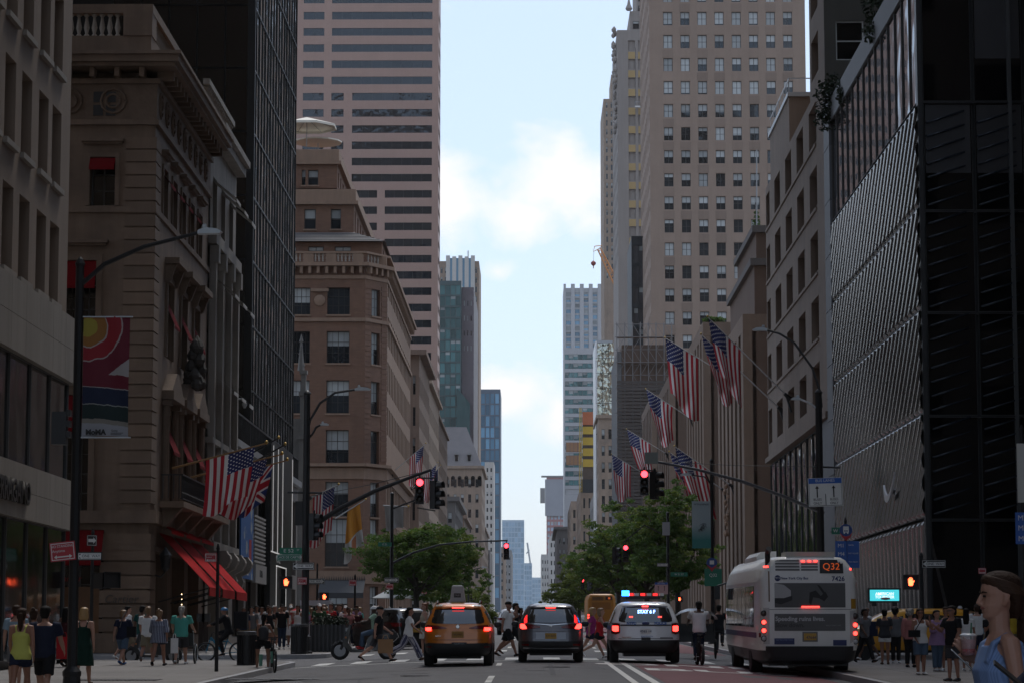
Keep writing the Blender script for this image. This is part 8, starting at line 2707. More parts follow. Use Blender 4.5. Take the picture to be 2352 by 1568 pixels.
def g_body(J, fem, fine=False):
	mb = MB()
	tor = TORSO_F if fem else TORSO_M
	limb(mb, [T(J, z, 0, -.012 if fem and 1.18 < z < 1.32 else 0) for z, a, b in tor], [(a, b) for z, a, b in tor], n=14)
	limb(mb, [T(J, 1.44), T(J, 1.50, 0, -.008), J['chin'] + Vector((0, .005, .05))], [.060 if fem else .066, .054 if fem else .060, .054], n=10)
	head_loft(mb, J['chin'], HEADP)
	c = J['chin']
	limb(mb, [c + Vector((0, -.086, .122)), c + Vector((0, -.096, .100)), c + Vector((0, -.106, .081)), c + Vector((0, -.088, .073))], [.007, .010, .013, .012], n=8)
	for s_ in (-1, 1):
		limb(mb, [c + Vector((s_ * .066, .012, .066)), c + Vector((s_ * .078, .022, .09)), c + Vector((s_ * .080, .026, .115)), c + Vector((s_ * .070, .012, .128))], [(.006, .010), (.008, .017), (.008, .018), (.006, .008)], ref=(1, 0, 0), n=8)
	for i, s_ in enumerate((-1, 1)):
		k = .9 if fem else 1.06
		sh, el, wr = J['sh', i], J['el', i], J['wr', i]
		limb(mb, [sh + Vector((-s_ * .06, 0, .01)), sh, sh.lerp(el, .3), sh.lerp(el, .7), el, el.lerp(wr, .25), el.lerp(wr, .7), wr], [.05 * k, .056 * k, .050 * k, .043 * k, .038 * k, .041 * k, .031 * k, .025 * k], n=10)
		d = J['hd', i]
		lat = Vector((0, 1, 0)) if abs(d.y) < .75 else Vector((s_ * .3, 0, 1))
		lat = (lat - d * lat.dot(d)).normalized()
		pal = d.cross(lat)
		limb(mb, [wr - d * .01, wr + d * .035, wr + d * .085], [(.024, .016), (.038, .016), (.036, .013)], ref=lat, n=8)
		curl = pal * (s_ * -.02)
		for q in range(4):
			o = lat * (-.030 + q * .020)
			L_ = (.062, .074, .070, .052)[q]
			p0 = wr + d * .078 + o
			limb(mb, [p0, p0 + d * L_ * .5 + curl * .3, p0 + d * L_ * .95 + curl], [.0085, .008, .006], n=6)
		th = wr + d * .02 - lat * .028
		limb(mb, [th, th + d * .032 - lat * .02, th + d * .06 - lat * .024], [.011, .010, .008], n=6)
		kk = .95 if fem else 1.0
		hip, kn, an = J['hip', i], J['knee', i], J['ank', i]
		limb(mb, [hip + Vector((0, 0, .05)), hip.lerp(kn, .2), hip.lerp(kn, .6), kn, kn.lerp(an, .28) + Vector((0, .012, 0)), kn.lerp(an, .7), an], [.085 * kk, .088 * kk, .070 * kk, .053 * kk, .057 * kk, .041 * kk, .036], n=12)
		limb(mb, [J['heel', i], an + Vector((0, -.02, -.045)), J['toe', i].lerp(an, .35) + Vector((0, 0, -.03)), J['toe', i]], [(.03, .026), (.036, .04), (.042, .028), (.034, .018)], n=8)
	return mb
def g_top(J, fem, kind):
	mb = MB()
	tor = [q for q in (TORSO_F if fem else TORSO_M)]
	inf = .016
	lo = .83 if kind != 'crop' else .98
	if kind == 'dress':
		st = [(.48, .235, .20), (.62, .225, .185), (.76, .205, .16)]
	elif kind == 'tunic':
		st = [(.74, .245, .19), (.82, .225, .175)]
	else:
		st = [(lo, .182 if fem else .178, .135)]
	top = 1.40 if kind in ('tank', 'dress', 'strap') else 1.462
	for z, a, b in tor:
		if z > st[-1][0] + .05 and z <= top:
			e = inf + (.03 if kind == 'tunic' and z < 1.3 else 0) + (.012 if kind == 'tee' and z < 1.15 else 0)
			st.append((z, a + e, b + e))
	if kind == 'wtank':
		st = [(z, a * (.80 if z > 1.38 else .90 if z > 1.32 else 1), b) for z, a, b in st if z < 1.42]
		for s_ in (-1, 1):
			limb(mb, [T(J, 1.33, s_ * .085, -.105), T(J, 1.42, s_ * .095, -.07), T(J, 1.462, s_ * .098, .0), T(J, 1.42, s_ * .095, .07), T(J, 1.33, s_ * .085, .10)], [(.036, .014)] * 5, ref=(1, 0, 0), n=8)
	if kind in ('tank', 'dress', 'strap'):
		st[-1] = (st[-1][0], st[-1][1] * .78, st[-1][2] * .98)
		st = [(z, a * (.88 if z > 1.32 else 1), b) for z, a, b in st]
	limb(mb, [T(J, z, 0, -.012 if fem and 1.18 < z < 1.32 else 0) for z, a, b in st], [(a, b) for z, a, b in st], n=16)
	if kind in ('tank', 'dress', 'strap'):
		for s_ in (-1, 1):
			limb(mb, [T(J, 1.34, s_ * .085, -.098), T(J, 1.43, s_ * .088, -.065), T(J, 1.462, s_ * .088, .0), T(J, 1.43, s_ * .085, .07), T(J, 1.35, s_ * .07, .095)], [(.022, .012)] * 5, ref=(1, 0, 0), n=6)
	elif kind != 'wtank':
		for i, s_ in enumerate((-1, 1)):
			sh, el, wr = J['sh', i], J['el', i], J['wr', i]
			k = .95 if fem else 1.08
			p = [sh + Vector((-s_ * .07, 0, .012)), sh + Vector((0, 0, .006)), sh.lerp(el, .35), sh.lerp(el, .66)]
			r_ = [.06 * k, .073 * k, .072 * k, .074 * k]
			if kind == 'tunic':
				p += [el, el.lerp(wr, .35)]; r_ += [.08, .085]
			elif kind in ('long', 'jacket'):
				p += [el, el.lerp(wr, .5), wr]; r_ += [.060, .052, .042]
			limb(mb, p, r_, n=12)
	return mb
def g_bottom(J, fem, kind):
	mb = MB()
	tor = [q for q in (TORSO_F if fem else TORSO_M) if .84 < q[0] < 1.03]
	e = .016
	st = [(.79, .155, .12)] + [(z, a + e, b + e) for z, a, b in tor]
	st[-1] = (1.0, st[-1][1] * .97, st[-1][2] * .97)
	if kind == 'skirt':
		st = [(.55, .21, .18), (.7, .205, .17)] + st
	limb(mb, [T(J, z) for z, a, b in st], [(a, b) for z, a, b in st], n=16)
	if kind != 'skirt':
		for i, s_ in enumerate((-1, 1)):
			hip, kn, an = J['hip', i], J['knee', i], J['ank', i]
			p = [hip + Vector((0, 0, .03)), hip.lerp(kn, .25)]
			r_ = [.10, .104]
			if kind == 'hot':
				p += [hip.lerp(kn, .46)]; r_ += [.102]
			elif kind == 'shorts':
				p += [hip.lerp(kn, .6), hip.lerp(kn, .9)]; r_ += [.099, .102]
			elif kind == 'pants':
				p += [hip.lerp(kn, .6), kn, kn.lerp(an, .4), kn.lerp(an, .94)]; r_ += [.088, .073, .071, .064]
			elif kind == 'wide':
				p += [hip.lerp(kn, .6), kn, kn.lerp(an, .5), kn.lerp(an, .97)]; r_ += [.104, .098, .098, .10]
			limb(mb, p, r_, n=12)
	return mb
def g_shoe(J, i):
	mb = MB()
	an, to, he = J['ank', i], J['toe', i], J['heel', i]
	f = (to - he).normalized()
	limb(mb, [he - f * .018, he + f * .03 + Vector((0, 0, .012)), he.lerp(to, .5) + Vector((0, 0, .016)), to - f * .03 + Vector((0, 0, .004)), to + f * .025], [(.034, .030), (.042, .043), (.045, .037), (.046, .026), (.032, .016)], n=10)
	return mb
def g_hair(J, style):
	mb = MB()
	c = J['chin']
	cap = [(.005, .060, .112, .050), (.045, .045, .124, .072), (.085, .038, .126, .080), (.112, .020, .129, .086), (.132, -.028, .131, .0875), (.150, -.056, .131, .088), (.166, -.072, .130, .088), (.182, -.086, .128, .086), (.197, -.090, .123, .082), (.213, -.078, .106, .072), (.229, -.048, .075, .050), (.238, -.01, .03, .02)]
	if style == 'bald':
		return None
	if style in ('cap', 'helmet'):
		g = 1.0 if style == 'cap' else 1.14
		z0 = .14 if style == 'cap' else .10
		d_ = [(z0, -.102 * g, .118 * g, .090 * g), (z0 + .03, -.103 * g, .118 * g, .091 * g), (z0 + .07, -.085 * g, .10 * g, .078 * g), (z0 + .10 * g, -.04, .05, .04)]
		head_loft(mb, c, d_)
		if style == 'cap':
			limb(mb, [c + Vector((0, -.08, .152)), c + Vector((0, -.13, .146)), c + Vector((0, -.165, .136))], [(.075, .008), (.07, .008), (.045, .006)], n=10)
		return mb
	head_loft(mb, c, cap)
	if style == 'long':
		limb(mb, [c + Vector((0, .07, .15)), c + Vector((0, .09, .05)), c + Vector((0, .10, -.06)), c + Vector((0, .115, -.20)), c + Vector((0, .11, -.26))], [(.08, .05), (.09, .045), (.095, .035), (.08, .028), (.05, .015)], n=12)
	elif style == 'bob':
		limb(mb, [c + Vector((0, .05, .15)), c + Vector((0, .055, .08)), c + Vector((0, .05, -.01)), c + Vector((0, .05, -.05))], [(.088, .065), (.098, .066), (.10, .06), (.075, .045)], n=14)
	elif style == 'pony':
		limb(mb, [c + Vector((0, .10, .14)), c + Vector((0, .14, .12)), c + Vector((0, .145, .02)), c + Vector((0, .135, -.10)), c + Vector((0, .125, -.19))], [.025, .036, .046, .040, .018], n=10)
	elif style == 'bun':
		limb(mb, [c + Vector((0, .09, .19)), c + Vector((0, .12, .215)), c + Vector((0, .13, .25)), c + Vector((0, .12, .275))], [.03, .045, .045, .015], n=10)
	elif style == 'curly':
		rng = random.Random(3)
		for k in range(26):
			a, b_ = rng.uniform(0, 6.28), rng.uniform(.0, 1)
			limb(mb, [c + Vector((.085 * math.cos(a), .03 + .085 * math.sin(a) if math.sin(a) > -.4 else .03, .05 + .17 * b_ - .02)), c + Vector((.095 * math.cos(a), .03 + .1 * math.sin(a) if math.sin(a) > -.4 else .03, .05 + .17 * b_ + .03))], [.035, .03], n=6)
	return mb
def g_eyes(J):
	mb = MB()
	c = J['chin']
	for s_ in (-1, 1):
		limb(mb, [c + Vector((s_ * .020, -.083, .112)), c + Vector((s_ * .032, -.0865, .113)), c + Vector((s_ * .044, -.078, .112))], [(.003, .006)] * 3, ref=(0, 1, 0), n=6)
	return mb
def g_glasses(J):
	mb = MB()
	c = J['chin']
	limb(mb, [c + Vector((-.076, -.02, .112)), c + Vector((-.062, -.074, .112)), c + Vector((-.03, -.099, .110)), c + Vector((0, -.101, .114)), c + Vector((.03, -.099, .110)), c + Vector((.062, -.074, .112)), c + Vector((.076, -.02, .112))], [(.006, .005), (.006, .014), (.006, .019), (.005, .009), (.006, .019), (.006, .014), (.006, .005)], ref=(0, 1, 0), n=6)
	return mb
_req, _done = {}, {}
def want(key, mb, voxel, smooth=3):
	if key in _req or mb is None:
		return
	me = mb.mesh('tmp')
	o = bpy.data.objects.new('tmp', me)
	COL.objects.link(o)
	if voxel:
		m = o.modifiers.new('r', 'REMESH'); m.mode = 'VOXEL'; m.voxel_size = voxel; m.use_smooth_shade = True; smooth = 1 if key[2] == 'hair' else smooth
		if smooth:
			s_ = o.modifiers.new('s', 'SMOOTH'); s_.factor = .5; s_.iterations = smooth
	_req[key] = o
def bake_people():
	dg = bpy.context.evaluated_depsgraph_get()
	for k, o in list(_req.items()):
		if k in _done:
			continue
		me = bpy.data.meshes.new_from_object(o.evaluated_get(dg))
		me.polygons.foreach_set('use_smooth', [True] * len(me.polygons))
		me.materials.clear()
		_done[k] = me
	for k, o in list(_req.items()):
		if o is not None:
			bpy.data.objects.remove(o)
			_req[k] = None
SKIN = {'l': M('skin_light', (.40, .215, .150), .55, var=.1, scale=9), 'm': M('skin_tan', (.29, .140, .09), .55, var=.1, scale=9), 'd': M('skin_brown', (.13, .06, .036), .5, var=.1, scale=9), 'k': M('skin_dark', (.055, .027, .018), .5, var=.1, scale=9)}
def cl(name, c, var=.14, b=.35):
	return M('cloth_' + name, c, .85, var=var, scale=7, bump=b, bscale=14, spec=.2)
C = dict(white=cl('white', (.68, .67, .66)), black=cl('black', (.014, .014, .016)), navy=cl('navy', (.017, .022, .045)), grey=cl('grey', (.14, .14, .145)), dgrey=cl('dark_grey', (.045, .045, .05)), yellow=cl('yellow', (.50, .50, .12)), teal=cl('teal', (.085, .36, .30)), khaki=cl('khaki', (.20, .165, .11)), denim=cl('denim', (.075, .115, .17)), ddenim=cl('dark_denim', (.025, .04, .075)), green=cl('green', (.035, .08, .035)), dgreen=cl('dark_green', (.008, .03, .022)), bgreen=cl('bottle_green', (.008, .05, .045)), red=cl('red', (.42, .02, .025)), magenta=cl('magenta', (.30, .035, .16)), lav=cl('lavender', (.30, .19, .33)), pink=cl('pink', (.42, .17, .16)), mint=cl('mint', (.28, .40, .30)), beige=cl('beige', (.33, .28, .21)), blue=cl('blue', (.03, .09, .25)), cream=cl('cream', (.5, .47, .41)), maroon=cl('maroon', (.05, .012, .015)), sky=cl('sky_blue', (.22, .30, .36)), gold=cl('gold', (.45, .30, .03)), brown=cl('brown', (.08, .05, .035)))
HAIR = dict(black=M('hair_black', (.008, .007, .006), .75, spec=.2, bump=.5, bscale=60, var=.3, scale=20), brown=M('hair_brown', (.034, .016, .009), .7, spec=.2, bump=.6, bscale=60, var=.3, scale=20), blonde=M('hair_blonde', (.36, .22, .09), .5, var=.3, scale=20), grey=M('hair_grey', (.30, .27, .24), .6, var=.3, scale=20), red=M('hair_red', (.16, .05, .02), .5, var=.3, scale=20), sand=M('hair_sandy', (.20, .115, .055), .5, var=.3, scale=20), white=M('cap_white', (.6, .6, .6), .5, var=.05), hblue=M('helmet_blue', (.03, .16, .33), .35, var=.1))
def stripes(name, c1, c2, sc, sharp=.5):
	m = M('cloth_' + name, c1, .85, var=.1, scale=7)
	t = m.node_tree; bs = t.nodes['Principled BSDF']
	tcn = N(t, 'ShaderNodeTexCoord'); se = N(t, 'ShaderNodeSeparateXYZ'); lk(t, tcn.outputs['Object'], se.inputs[0])
	w = val(t, 'SINE', val(t, 'MULTIPLY', val(t, 'ADD', se.outputs[0], val(t, 'MULTIPLY', noise(t, tcn.outputs['Object'], 4, 2), .02)), sc))
	w2 = val(t, 'GREATER_THAN', w, sharp)
	mx = N(t, 'ShaderNodeMixRGB'); mx.inputs[2].default_value = (*c2, 1); lk(t, w2, mx.inputs[0])
	lk(t, bs.inputs['Base Color'].links[0].from_socket, mx.inputs[1]); lk(t, mx.outputs[0], bs.inputs['Base Color'])
	return m
C['stripe_tunic'] = stripes('striped_tunic', (.28, .30, .36), (.035, .04, .09), 150, .15)
C['stripe_pants'] = stripes('striped_trousers', (.34, .33, .36), (.05, .055, .11), 170, .1)
C['stripe_blue'] = stripes('ribbed_blue', (.20, .30, .52), (.15, .235, .43), 700, .2)
PEOPLE = []
def person(label, u, d, rot, pose='stand', fem=False, h=1.72, w=1.0, skin='l', top=('tee', 'white'), bot=('shorts', 'black'), shoes='black', hair=('short', 'brown'), foot=True, zoff=0.0, dx=0.0, group=None, extra=(), name='person', voxel=.0125, xyz=None):
	J = joints(POSES[pose], fem)
	want((pose, fem, 'body', voxel), g_body(J, fem), voxel, 2)
	if top:
		want((pose, fem, 'top', top[0], voxel), g_top(J, fem, top[0]), voxel * 1.1, 4)
	if bot:
		want((pose, fem, 'bot', bot[0], voxel), g_bottom(J, fem, bot[0]), voxel * 1.1, 4)
	for i in (0, 1):
		want((pose, fem, 'shoe', i), g_shoe(J, i), .011, 2)
	if hair[0] != 'bald':
		want((pose, fem, 'hair', hair[0], voxel), g_hair(J, hair[0]), voxel * .8, 3)
	want((pose, fem, 'eyes'), g_eyes(J), 0)
	if 'glasses' in extra:
		want((pose, fem, 'glasses'), g_glasses(J), .006, 1)
	PEOPLE.append(locals().copy())
def raise_people():
	bake_people()
	for q in PEOPLE:
		u, d, pose, fem, J = q['u'], q['d'], q['pose'], q['fem'], q['J']
		p = q['xyz'] or gp(u, d, q['foot']) + Vector((q['dx'], 0, 0))
		t = thing(q['name'], q['label'], 'person', p + Vector((0, 0, q['zoff'])), rad(q['rot']), q['group'])
		s_ = q['h'] / 1.765
		t.scale = (s_ * q['w'], s_ * q['w'], s_)
		off = (0, 0, -J['low'])
		vx = q['voxel']
		def add(nm, key, m):
			if key in _done:
				me = _done[key]
				o = mk(nm, me, t, off)
				if len(me.materials) == 0:
					me.materials.append(m)
				setmat(o, m)
				return o
		add('body', (pose, fem, 'body', vx), SKIN[q['skin']])
		if q['top']:
			add({'tee': 'shirt', 'tank': 'tank_top', 'wtank': 'tank_top', 'dress': 'dress', 'long': 'shirt', 'jacket': 'jacket', 'tunic': 'tunic', 'strap': 'strap_top', 'crop': 'shirt'}[q['top'][0]], (pose, fem, 'top', q['top'][0], vx), C[q['top'][1]])
		if q['bot']:
			add({'shorts': 'shorts', 'hot': 'shorts', 'pants': 'trousers', 'wide': 'trousers', 'skirt': 'skirt'}[q['bot'][0]], (pose, fem, 'bot', q['bot'][0], vx), C[q['bot'][1]])
		for i in (0, 1):
			add('shoe', (pose, fem, 'shoe', i), C[q['shoes']])
		if q['hair'][0] != 'bald':
			add({'cap': 'cap', 'helmet': 'helmet'}.get(q['hair'][0], 'hair'), (pose, fem, 'hair', q['hair'][0], vx), HAIR[q['hair'][1]] if q['hair'][1] in HAIR else C[q['hair'][1]])
		add('eyes', (pose, fem, 'eyes'), HAIR['black'])
		if 'glasses' in q['extra']:
			add('sunglasses', (pose, fem, 'glasses'), DARKP)
# ---- left footway
person('woman in yellow tank top and navy shorts walking away, left front', 50, 43, 180, 'walk', True, 1.64, 1.08, 'm', ('tank', 'yellow'), ('hot', 'navy'), 'dgrey', ('pony', 'brown'))
person('man in dark tee and black shorts walking beside the yellow top woman', 104, 43.6, 180, 'walk_b', False, 1.68, 1.10, 'l', ('tee', 'navy'), ('shorts', 'black'), 'black', ('short', 'black'))
person('person in pale grey tee half hidden behind the yellow top woman', 38, 52, 180, 'stand', False, 1.66, 1.0, 'l', ('tee', 'sky'), ('shorts', 'grey'), 'white', ('short', 'brown'))
person('woman with brown straps behind the dark tee man', 78, 50, 180, 'walk', True, 1.62, 1.0, 'm', ('strap', 'beige'), ('skirt', 'cream'), 'brown', ('bun', 'brown'))
person('woman with very long black hair left of the lamp post', 151, 70, 165, 'walk_b', True, 1.68, 1.0, 'd', ('tank', 'maroon'), ('pants', 'black'), 'black', ('long', 'black'))
person('blonde woman in dark green dress right of the lamp post', 193, 53, 180, 'walk', True, 1.66, 1.08, 'l', ('dress', 'dgreen'), None, 'brown', ('bob', 'blonde'))
person('woman in navy top and denim shorts with blue shoes', 283, 72.5, 165, 'walk_b', True, 1.60, 1.16, 'l', ('tee', 'navy'), ('shorts', 'denim'), 'blue', ('short', 'sand'))
person('dark haired man in white shirt behind the navy top woman', 292, 80.5, 120, 'walk', False, 1.72, 1.0, 'l', ('tee', 'white'), ('shorts', 'khaki'), 'white', ('short', 'black'))
person('person in bottle green tee with white print', 326, 82.5, 160, 'walk_b', False, 1.74, 1.0, 'd', ('tee', 'bgreen'), ('pants', 'denim'), 'white', ('short', 'black'))
person('man in white printed tee and khaki shorts walking away', 340, 76, 178, 'stride', False, 1.74, 1.06, 'm', ('tee', 'white'), ('shorts', 'khaki'), 'grey', ('short', 'sand'))
person('woman in striped tunic and dark shorts carrying a white bag', 366, 71.5, 176, 'walk', True, 1.60, 1.2, 'm', ('tunic', 'stripe_tunic'), ('hot', 'navy'), 'black', ('bun', 'sand'))
person('man in turquoise shirt with grey ponytail pushing the wheelchair', 417, 73.5, 178, 'push', False, 1.70, 1.16, 'l', ('tee', 'teal'), ('shorts', 'dgrey'), 'white', ('pony', 'grey'))
person('rider with blue helmet and dark jacket on the blue electric bicycle', 512, 84, -90, 'ride', False, 1.72, 1.05, 'm', ('jacket', 'black'), ('pants', 'black'), 'black', ('helmet', 'hblue'), zoff=.20, dx=.22, foot=False)
person('woman in black with green socks standing astride her bicycle', 604, 69.5, 172, 'astride', True, 1.62, .98, 'm', ('strap', 'black'), ('hot', 'black'), 'black', ('pony', 'black'), foot=False)
# ---- crossing
person('moped rider with white helmet, mint tee and jeans', 838, 81.5, -90, 'moped', False, 1.72, 1.05, 'k', ('tee', 'mint'), ('pants', 'denim'), 'red', ('helmet', 'white'), zoff=.33, dx=.36, foot=False)
person('man in black tee and cap striding right with a paper bag', 868, 76.8, 92, 'stride', False, 1.74, 1.1, 'l', ('tee', 'black'), ('shorts', 'dgrey'), 'black', ('cap', 'black'), foot=False)
person('woman in white tee and striped trousers striding right', 938, 77.2, 88, 'stride_b', True, 1.68, 1.06, 'm', ('tee', 'white'), ('wide', 'stripe_pants'), 'brown', ('pony', 'black'), foot=False)
person('red haired woman in beige top just behind the taxi', 975, 86, -70, 'stand_b', True, 1.74, 1.0, 'l', ('strap', 'beige'), ('skirt', 'cream'), 'beige', ('bun', 'red'), foot=False)
person('bald man whose head shows above the taxi roof', 1005, 92, 20, 'stand', False, 1.80, 1.0, 'l', ('tee', 'dgrey'), ('pants', 'navy'), 'black', ('bald', 'grey'), foot=False)
person('bearded man in white tee, cap and black shorts between taxi and grey car', 1165, 80.5, 75, 'walk', False, 1.76, 1.1, 'm', ('tee', 'white'), ('shorts', 'black'), 'black', ('cap', 'black'), foot=False)
person('man in black vest and sunglasses walking behind the white tee man', 1181, 83, 85, 'stride', False, 1.76, 1.0, 'm', ('tank', 'black'), ('shorts', 'black'), 'black', ('short', 'black'), foot=False, extra=('glasses',))
person('dark haired person half hidden by the grey car', 1196, 88, 60, 'stand', False, 1.52, 1.0, 'd', ('tee', 'maroon'), ('pants', 'black'), 'black', ('curly', 'black'), foot=False)
person('blonde woman in magenta top striding in front of the amber bus', 1357, 78.5, 92, 'stride', True, 1.62, 1.12, 'l', ('tee', 'magenta'), ('hot', 'navy'), 'white', ('bob', 'blonde'), foot=False)
person('woman in red sleeveless top striding in front of the amber bus', 1376, 77.5, 92, 'stride_b', True, 1.60, 1.12, 'l', ('tank', 'red'), ('hot', 'black'), 'white', ('bob', 'sand'), foot=False)
person('cyclist in white tee and dark jeans seen from behind near the bus', 1606, 73.0, 180, 'ride', False, 1.78, 1.08, 'd', ('tee', 'white'), ('pants', 'ddenim'), 'dgrey', ('short', 'black'), zoff=.14, foot=False)
person('pedicab driver in dark clothes beyond the cyclist', 1650, 84, 170, 'ride', False, 1.7, 1.0, 'm', ('tee', 'black'), ('pants', 'dgrey'), 'black', ('short', 'black'), zoff=.2, foot=False)
# ---- right footway
person('bald man in white tee stepping out beside the bus', 1993, 80, -70, 'walk', False, 1.67, 1.0, 'd', ('tee', 'white'), ('shorts', 'dgrey'), 'white', ('bald', 'black'))
person('person in black trousers just behind the bus corner', 1984, 76, 40, 'walk_b', False, 1.63, 1.0, 'd', ('tee', 'grey'), ('pants', 'black'), 'black', ('short', 'black'))
person('woman in dark grey tee and white shorts with her back to the street', 2031, 73.5, 178, 'hands_front', True, 1.57, 1.1, 'm', ('tee', 'dgrey'), ('hot', 'white'), 'brown', ('short', 'black'))
person('person in light grey tee and black trousers beside the white shorts woman', 2056, 75, 165, 'hands_front', False, 1.61, 1.0, 'm', ('tee', 'grey'), ('pants', 'black'), 'white', ('curly', 'black'))
person('woman in white sleeveless blouse, denim shorts and sunglasses', 2113, 62, 12, 'mouth', True, 1.59, 1.16, 'm', ('tank', 'white'), ('shorts', 'denim'), 'white', ('bob', 'brown'), extra=('glasses',))
person('grey curly haired person in pink shirt behind the white blouse woman', 2090, 70, 150, 'stand', True, 1.59, 1.12, 'l', ('long', 'pink'), ('pants', 'black'), 'black', ('curly', 'grey'))
person('person in lavender top and pale jeans reading a leaflet', 2151, 65.5, 20, 'phone', True, 1.55, 1.14, 'l', ('tunic', 'lav'), ('pants', 'denim'), 'white', ('short', 'black'))
person('man in dark polo shirt and sunglasses looking at his phone', 2186, 56.5, -55, 'phone', False, 1.65, 1.06, 'm', ('tee', 'black'), ('shorts', 'dgrey'), 'dgrey', ('short', 'black'), extra=('glasses',))
person('man in green tee behind the dark polo man', 2172, 66, -10, 'hands_front', False, 1.63, 1.0, 'm', ('tee', 'green'), ('shorts', 'khaki'), 'white', ('short', 'brown'))
person('long haired woman in white tee right of the dark polo man', 2219, 66, 165, 'stand', True, 1.59, 1.0, 'm', ('tee', 'white'), ('shorts', 'denim'), 'white', ('long', 'black'))
person('man in white tee seen from behind at the right', 2243, 76, 178, 'stand', False, 1.71, 1.0, 'l', ('tee', 'white'), ('pants', 'navy'), 'white', ('short', 'brown'))
person('woman in black printed tee with phone near the cup', 2275, 62, 10, 'phone', True, 1.59, 1.0, 'm', ('tee', 'black'), ('pants', 'black'), 'black', ('long', 'black'))
person('person in sky blue shirt in the right crowd', 2262, 82, 15, 'stand_b', False, 1.63, 1.0, 'l', ('tee', 'sky'), ('shorts', 'khaki'), 'white', ('short', 'sand'))
# ---- crowd beyond the left crossing
crowd = [(560, 98, 'man in navy tee leaning behind the delivery rider', False, 'navy', 'short', 'brown', 'stand'), (578, 100, 'man in slate grey tee right of the delivery rider', False, 'grey', 'short', 'black', 'stand_b'), (601, 104, 'person in white shirt touching their face', True, 'white', 'short', 'brown', 'mouth'), (620, 99, 'woman in black top and white shorts facing us', True, 'black', 'long', 'brown', 'hands_front'), (632, 106, 'grey haired person in white near the black top woman', False, 'cream', 'short', 'grey', 'stand'), (648, 101, 'man in black printed tee, cap and blue jeans facing us', False, 'black', 'cap', 'black', 'stand'), (668, 108, 'man with white cap and white tee left of the white dress', False, 'white', 'cap', 'white', 'stand'), (684, 101.5, 'woman in white dress left of the corner post', True, 'white', 'long', 'black', 'stand_b')]
for (u, d, lab, fem, top, hs_, hc, po) in crowd:
	person(lab, u, d, R.uniform(-18, 18), po, fem, R.uniform(1.62, 1.76), R.uniform(.97, 1.1), R.choice('lmm'), ('dress', top) if 'dress' in lab else ('tee', top), None if 'dress' in lab else (('pants', 'ddenim') if 'jeans' in lab else ('hot', 'white') if 'white shorts' in lab else ('shorts', 'khaki')), 'white', (hs_, hc))
cols_c = [('white', 'white'), ('black', 'black'), ('navy', 'navy'), ('grey', 'grey'), ('gold', 'mustard'), ('teal', 'turquoise'), ('red', 'red'), ('pink', 'pink'), ('lav', 'lavender'), ('green', 'green'), ('sky', 'pale blue'), ('cream', 'cream'), ('maroon', 'maroon'), ('beige', 'beige')]
hairs = [('short', 'black', 'short black hair'), ('long', 'brown', 'long brown hair'), ('short', 'sand', 'sandy hair'), ('bob', 'blonde', 'a blonde bob'), ('cap', 'white', 'a white cap'), ('bun', 'brown', 'a brown bun'), ('short', 'grey', 'grey hair'), ('curly', 'black', 'curly black hair')]
rng = random.Random(77)
combos = [(a, b) for a in cols_c for b in hairs]
rng.shuffle(combos)
for k in range(34):
	(cm, cn_), (hs_, hc, hn) = combos[k]
	u = 712 + (k * 37 % 118) + rng.uniform(-4, 4) if k < 26 else 590 + (k - 26) * 13
	d = rng.uniform(99, 126) if k < 26 else rng.uniform(112, 130)
	fem = hs_ in ('long', 'bob', 'bun')
	person('person in %s top with %s in the crowd beyond the left crossing' % (cn_, hn), u, d, rng.choice((0, 15, -20, 30, 160, 180, -40)), rng.choice(('stand', 'stand_b', 'hands_front', 'phone', 'walk')), fem, rng.uniform(1.58, 1.8), rng.uniform(.97, 1.12), rng.choice('lllmmd'), ('tee', cm), (rng.choice(('shorts', 'pants')), rng.choice(('khaki', 'denim', 'black', 'navy'))), rng.choice(('white', 'black')), (hs_, hc), group='crowd beyond the left crossing')
for k in range(9):
	(cm, cn_), (hs_, hc, hn) = combos[40 + k]
	person('person in %s top with %s in the far left footway crowd' % (cn_, hn), 868 + k * 13, rng.uniform(118, 150), rng.choice((0, 180, 30)), rng.choice(('stand', 'walk', 'walk_b')), hs_ in ('long', 'bob', 'bun'), rng.uniform(1.6, 1.8), 1.0, rng.choice('lmd'), ('tee', cm), ('pants', rng.choice(('khaki', 'denim', 'black'))), 'black', (hs_, hc), group='far left footway crowd')
for k, (u, d) in enumerate(((2205, 93), (2300, 80), (2330, 84))):
	(cm, cn_), (hs_, hc, hn) = combos[60 + k]
	person('person in %s top with %s at the back of the right crowd' % (cn_, hn), u, d, rng.choice((0, 180, 90)), rng.choice(('stand', 'stand_b')), hs_ in ('long', 'bob', 'bun'), rng.uniform(1.6, 1.8), 1.0, rng.choice('lmd'), ('tee', cm), ('pants', rng.choice(('khaki', 'denim', 'black'))), 'black', (hs_, hc), group='back of the right crowd')
# ---- woman in the right foreground
FGD = 12.4
FGX = UX(2298, FGD)
person('woman in light blue ribbed tank top holding an iced drink, right foreground', 0, 0, -84, 'cup', True, 1.76, .95, 'l', ('wtank', 'stripe_blue'), ('shorts', 'denim'), 'white', ('pony', 'brown'), voxel=.0055, xyz=Vector((FGX, FGD, sw(FGD))))
person('person just outside the right edge reaching in with a phone', 0, 0, -84, 'arm_in', False, 1.72, 1.0, 'l', ('tee', 'navy'), ('pants', 'black'), 'black', ('short', 'brown'), voxel=.0125, xyz=Vector((UX(2465, 9.3), 9.3, sw(9.3))))
raise_people()
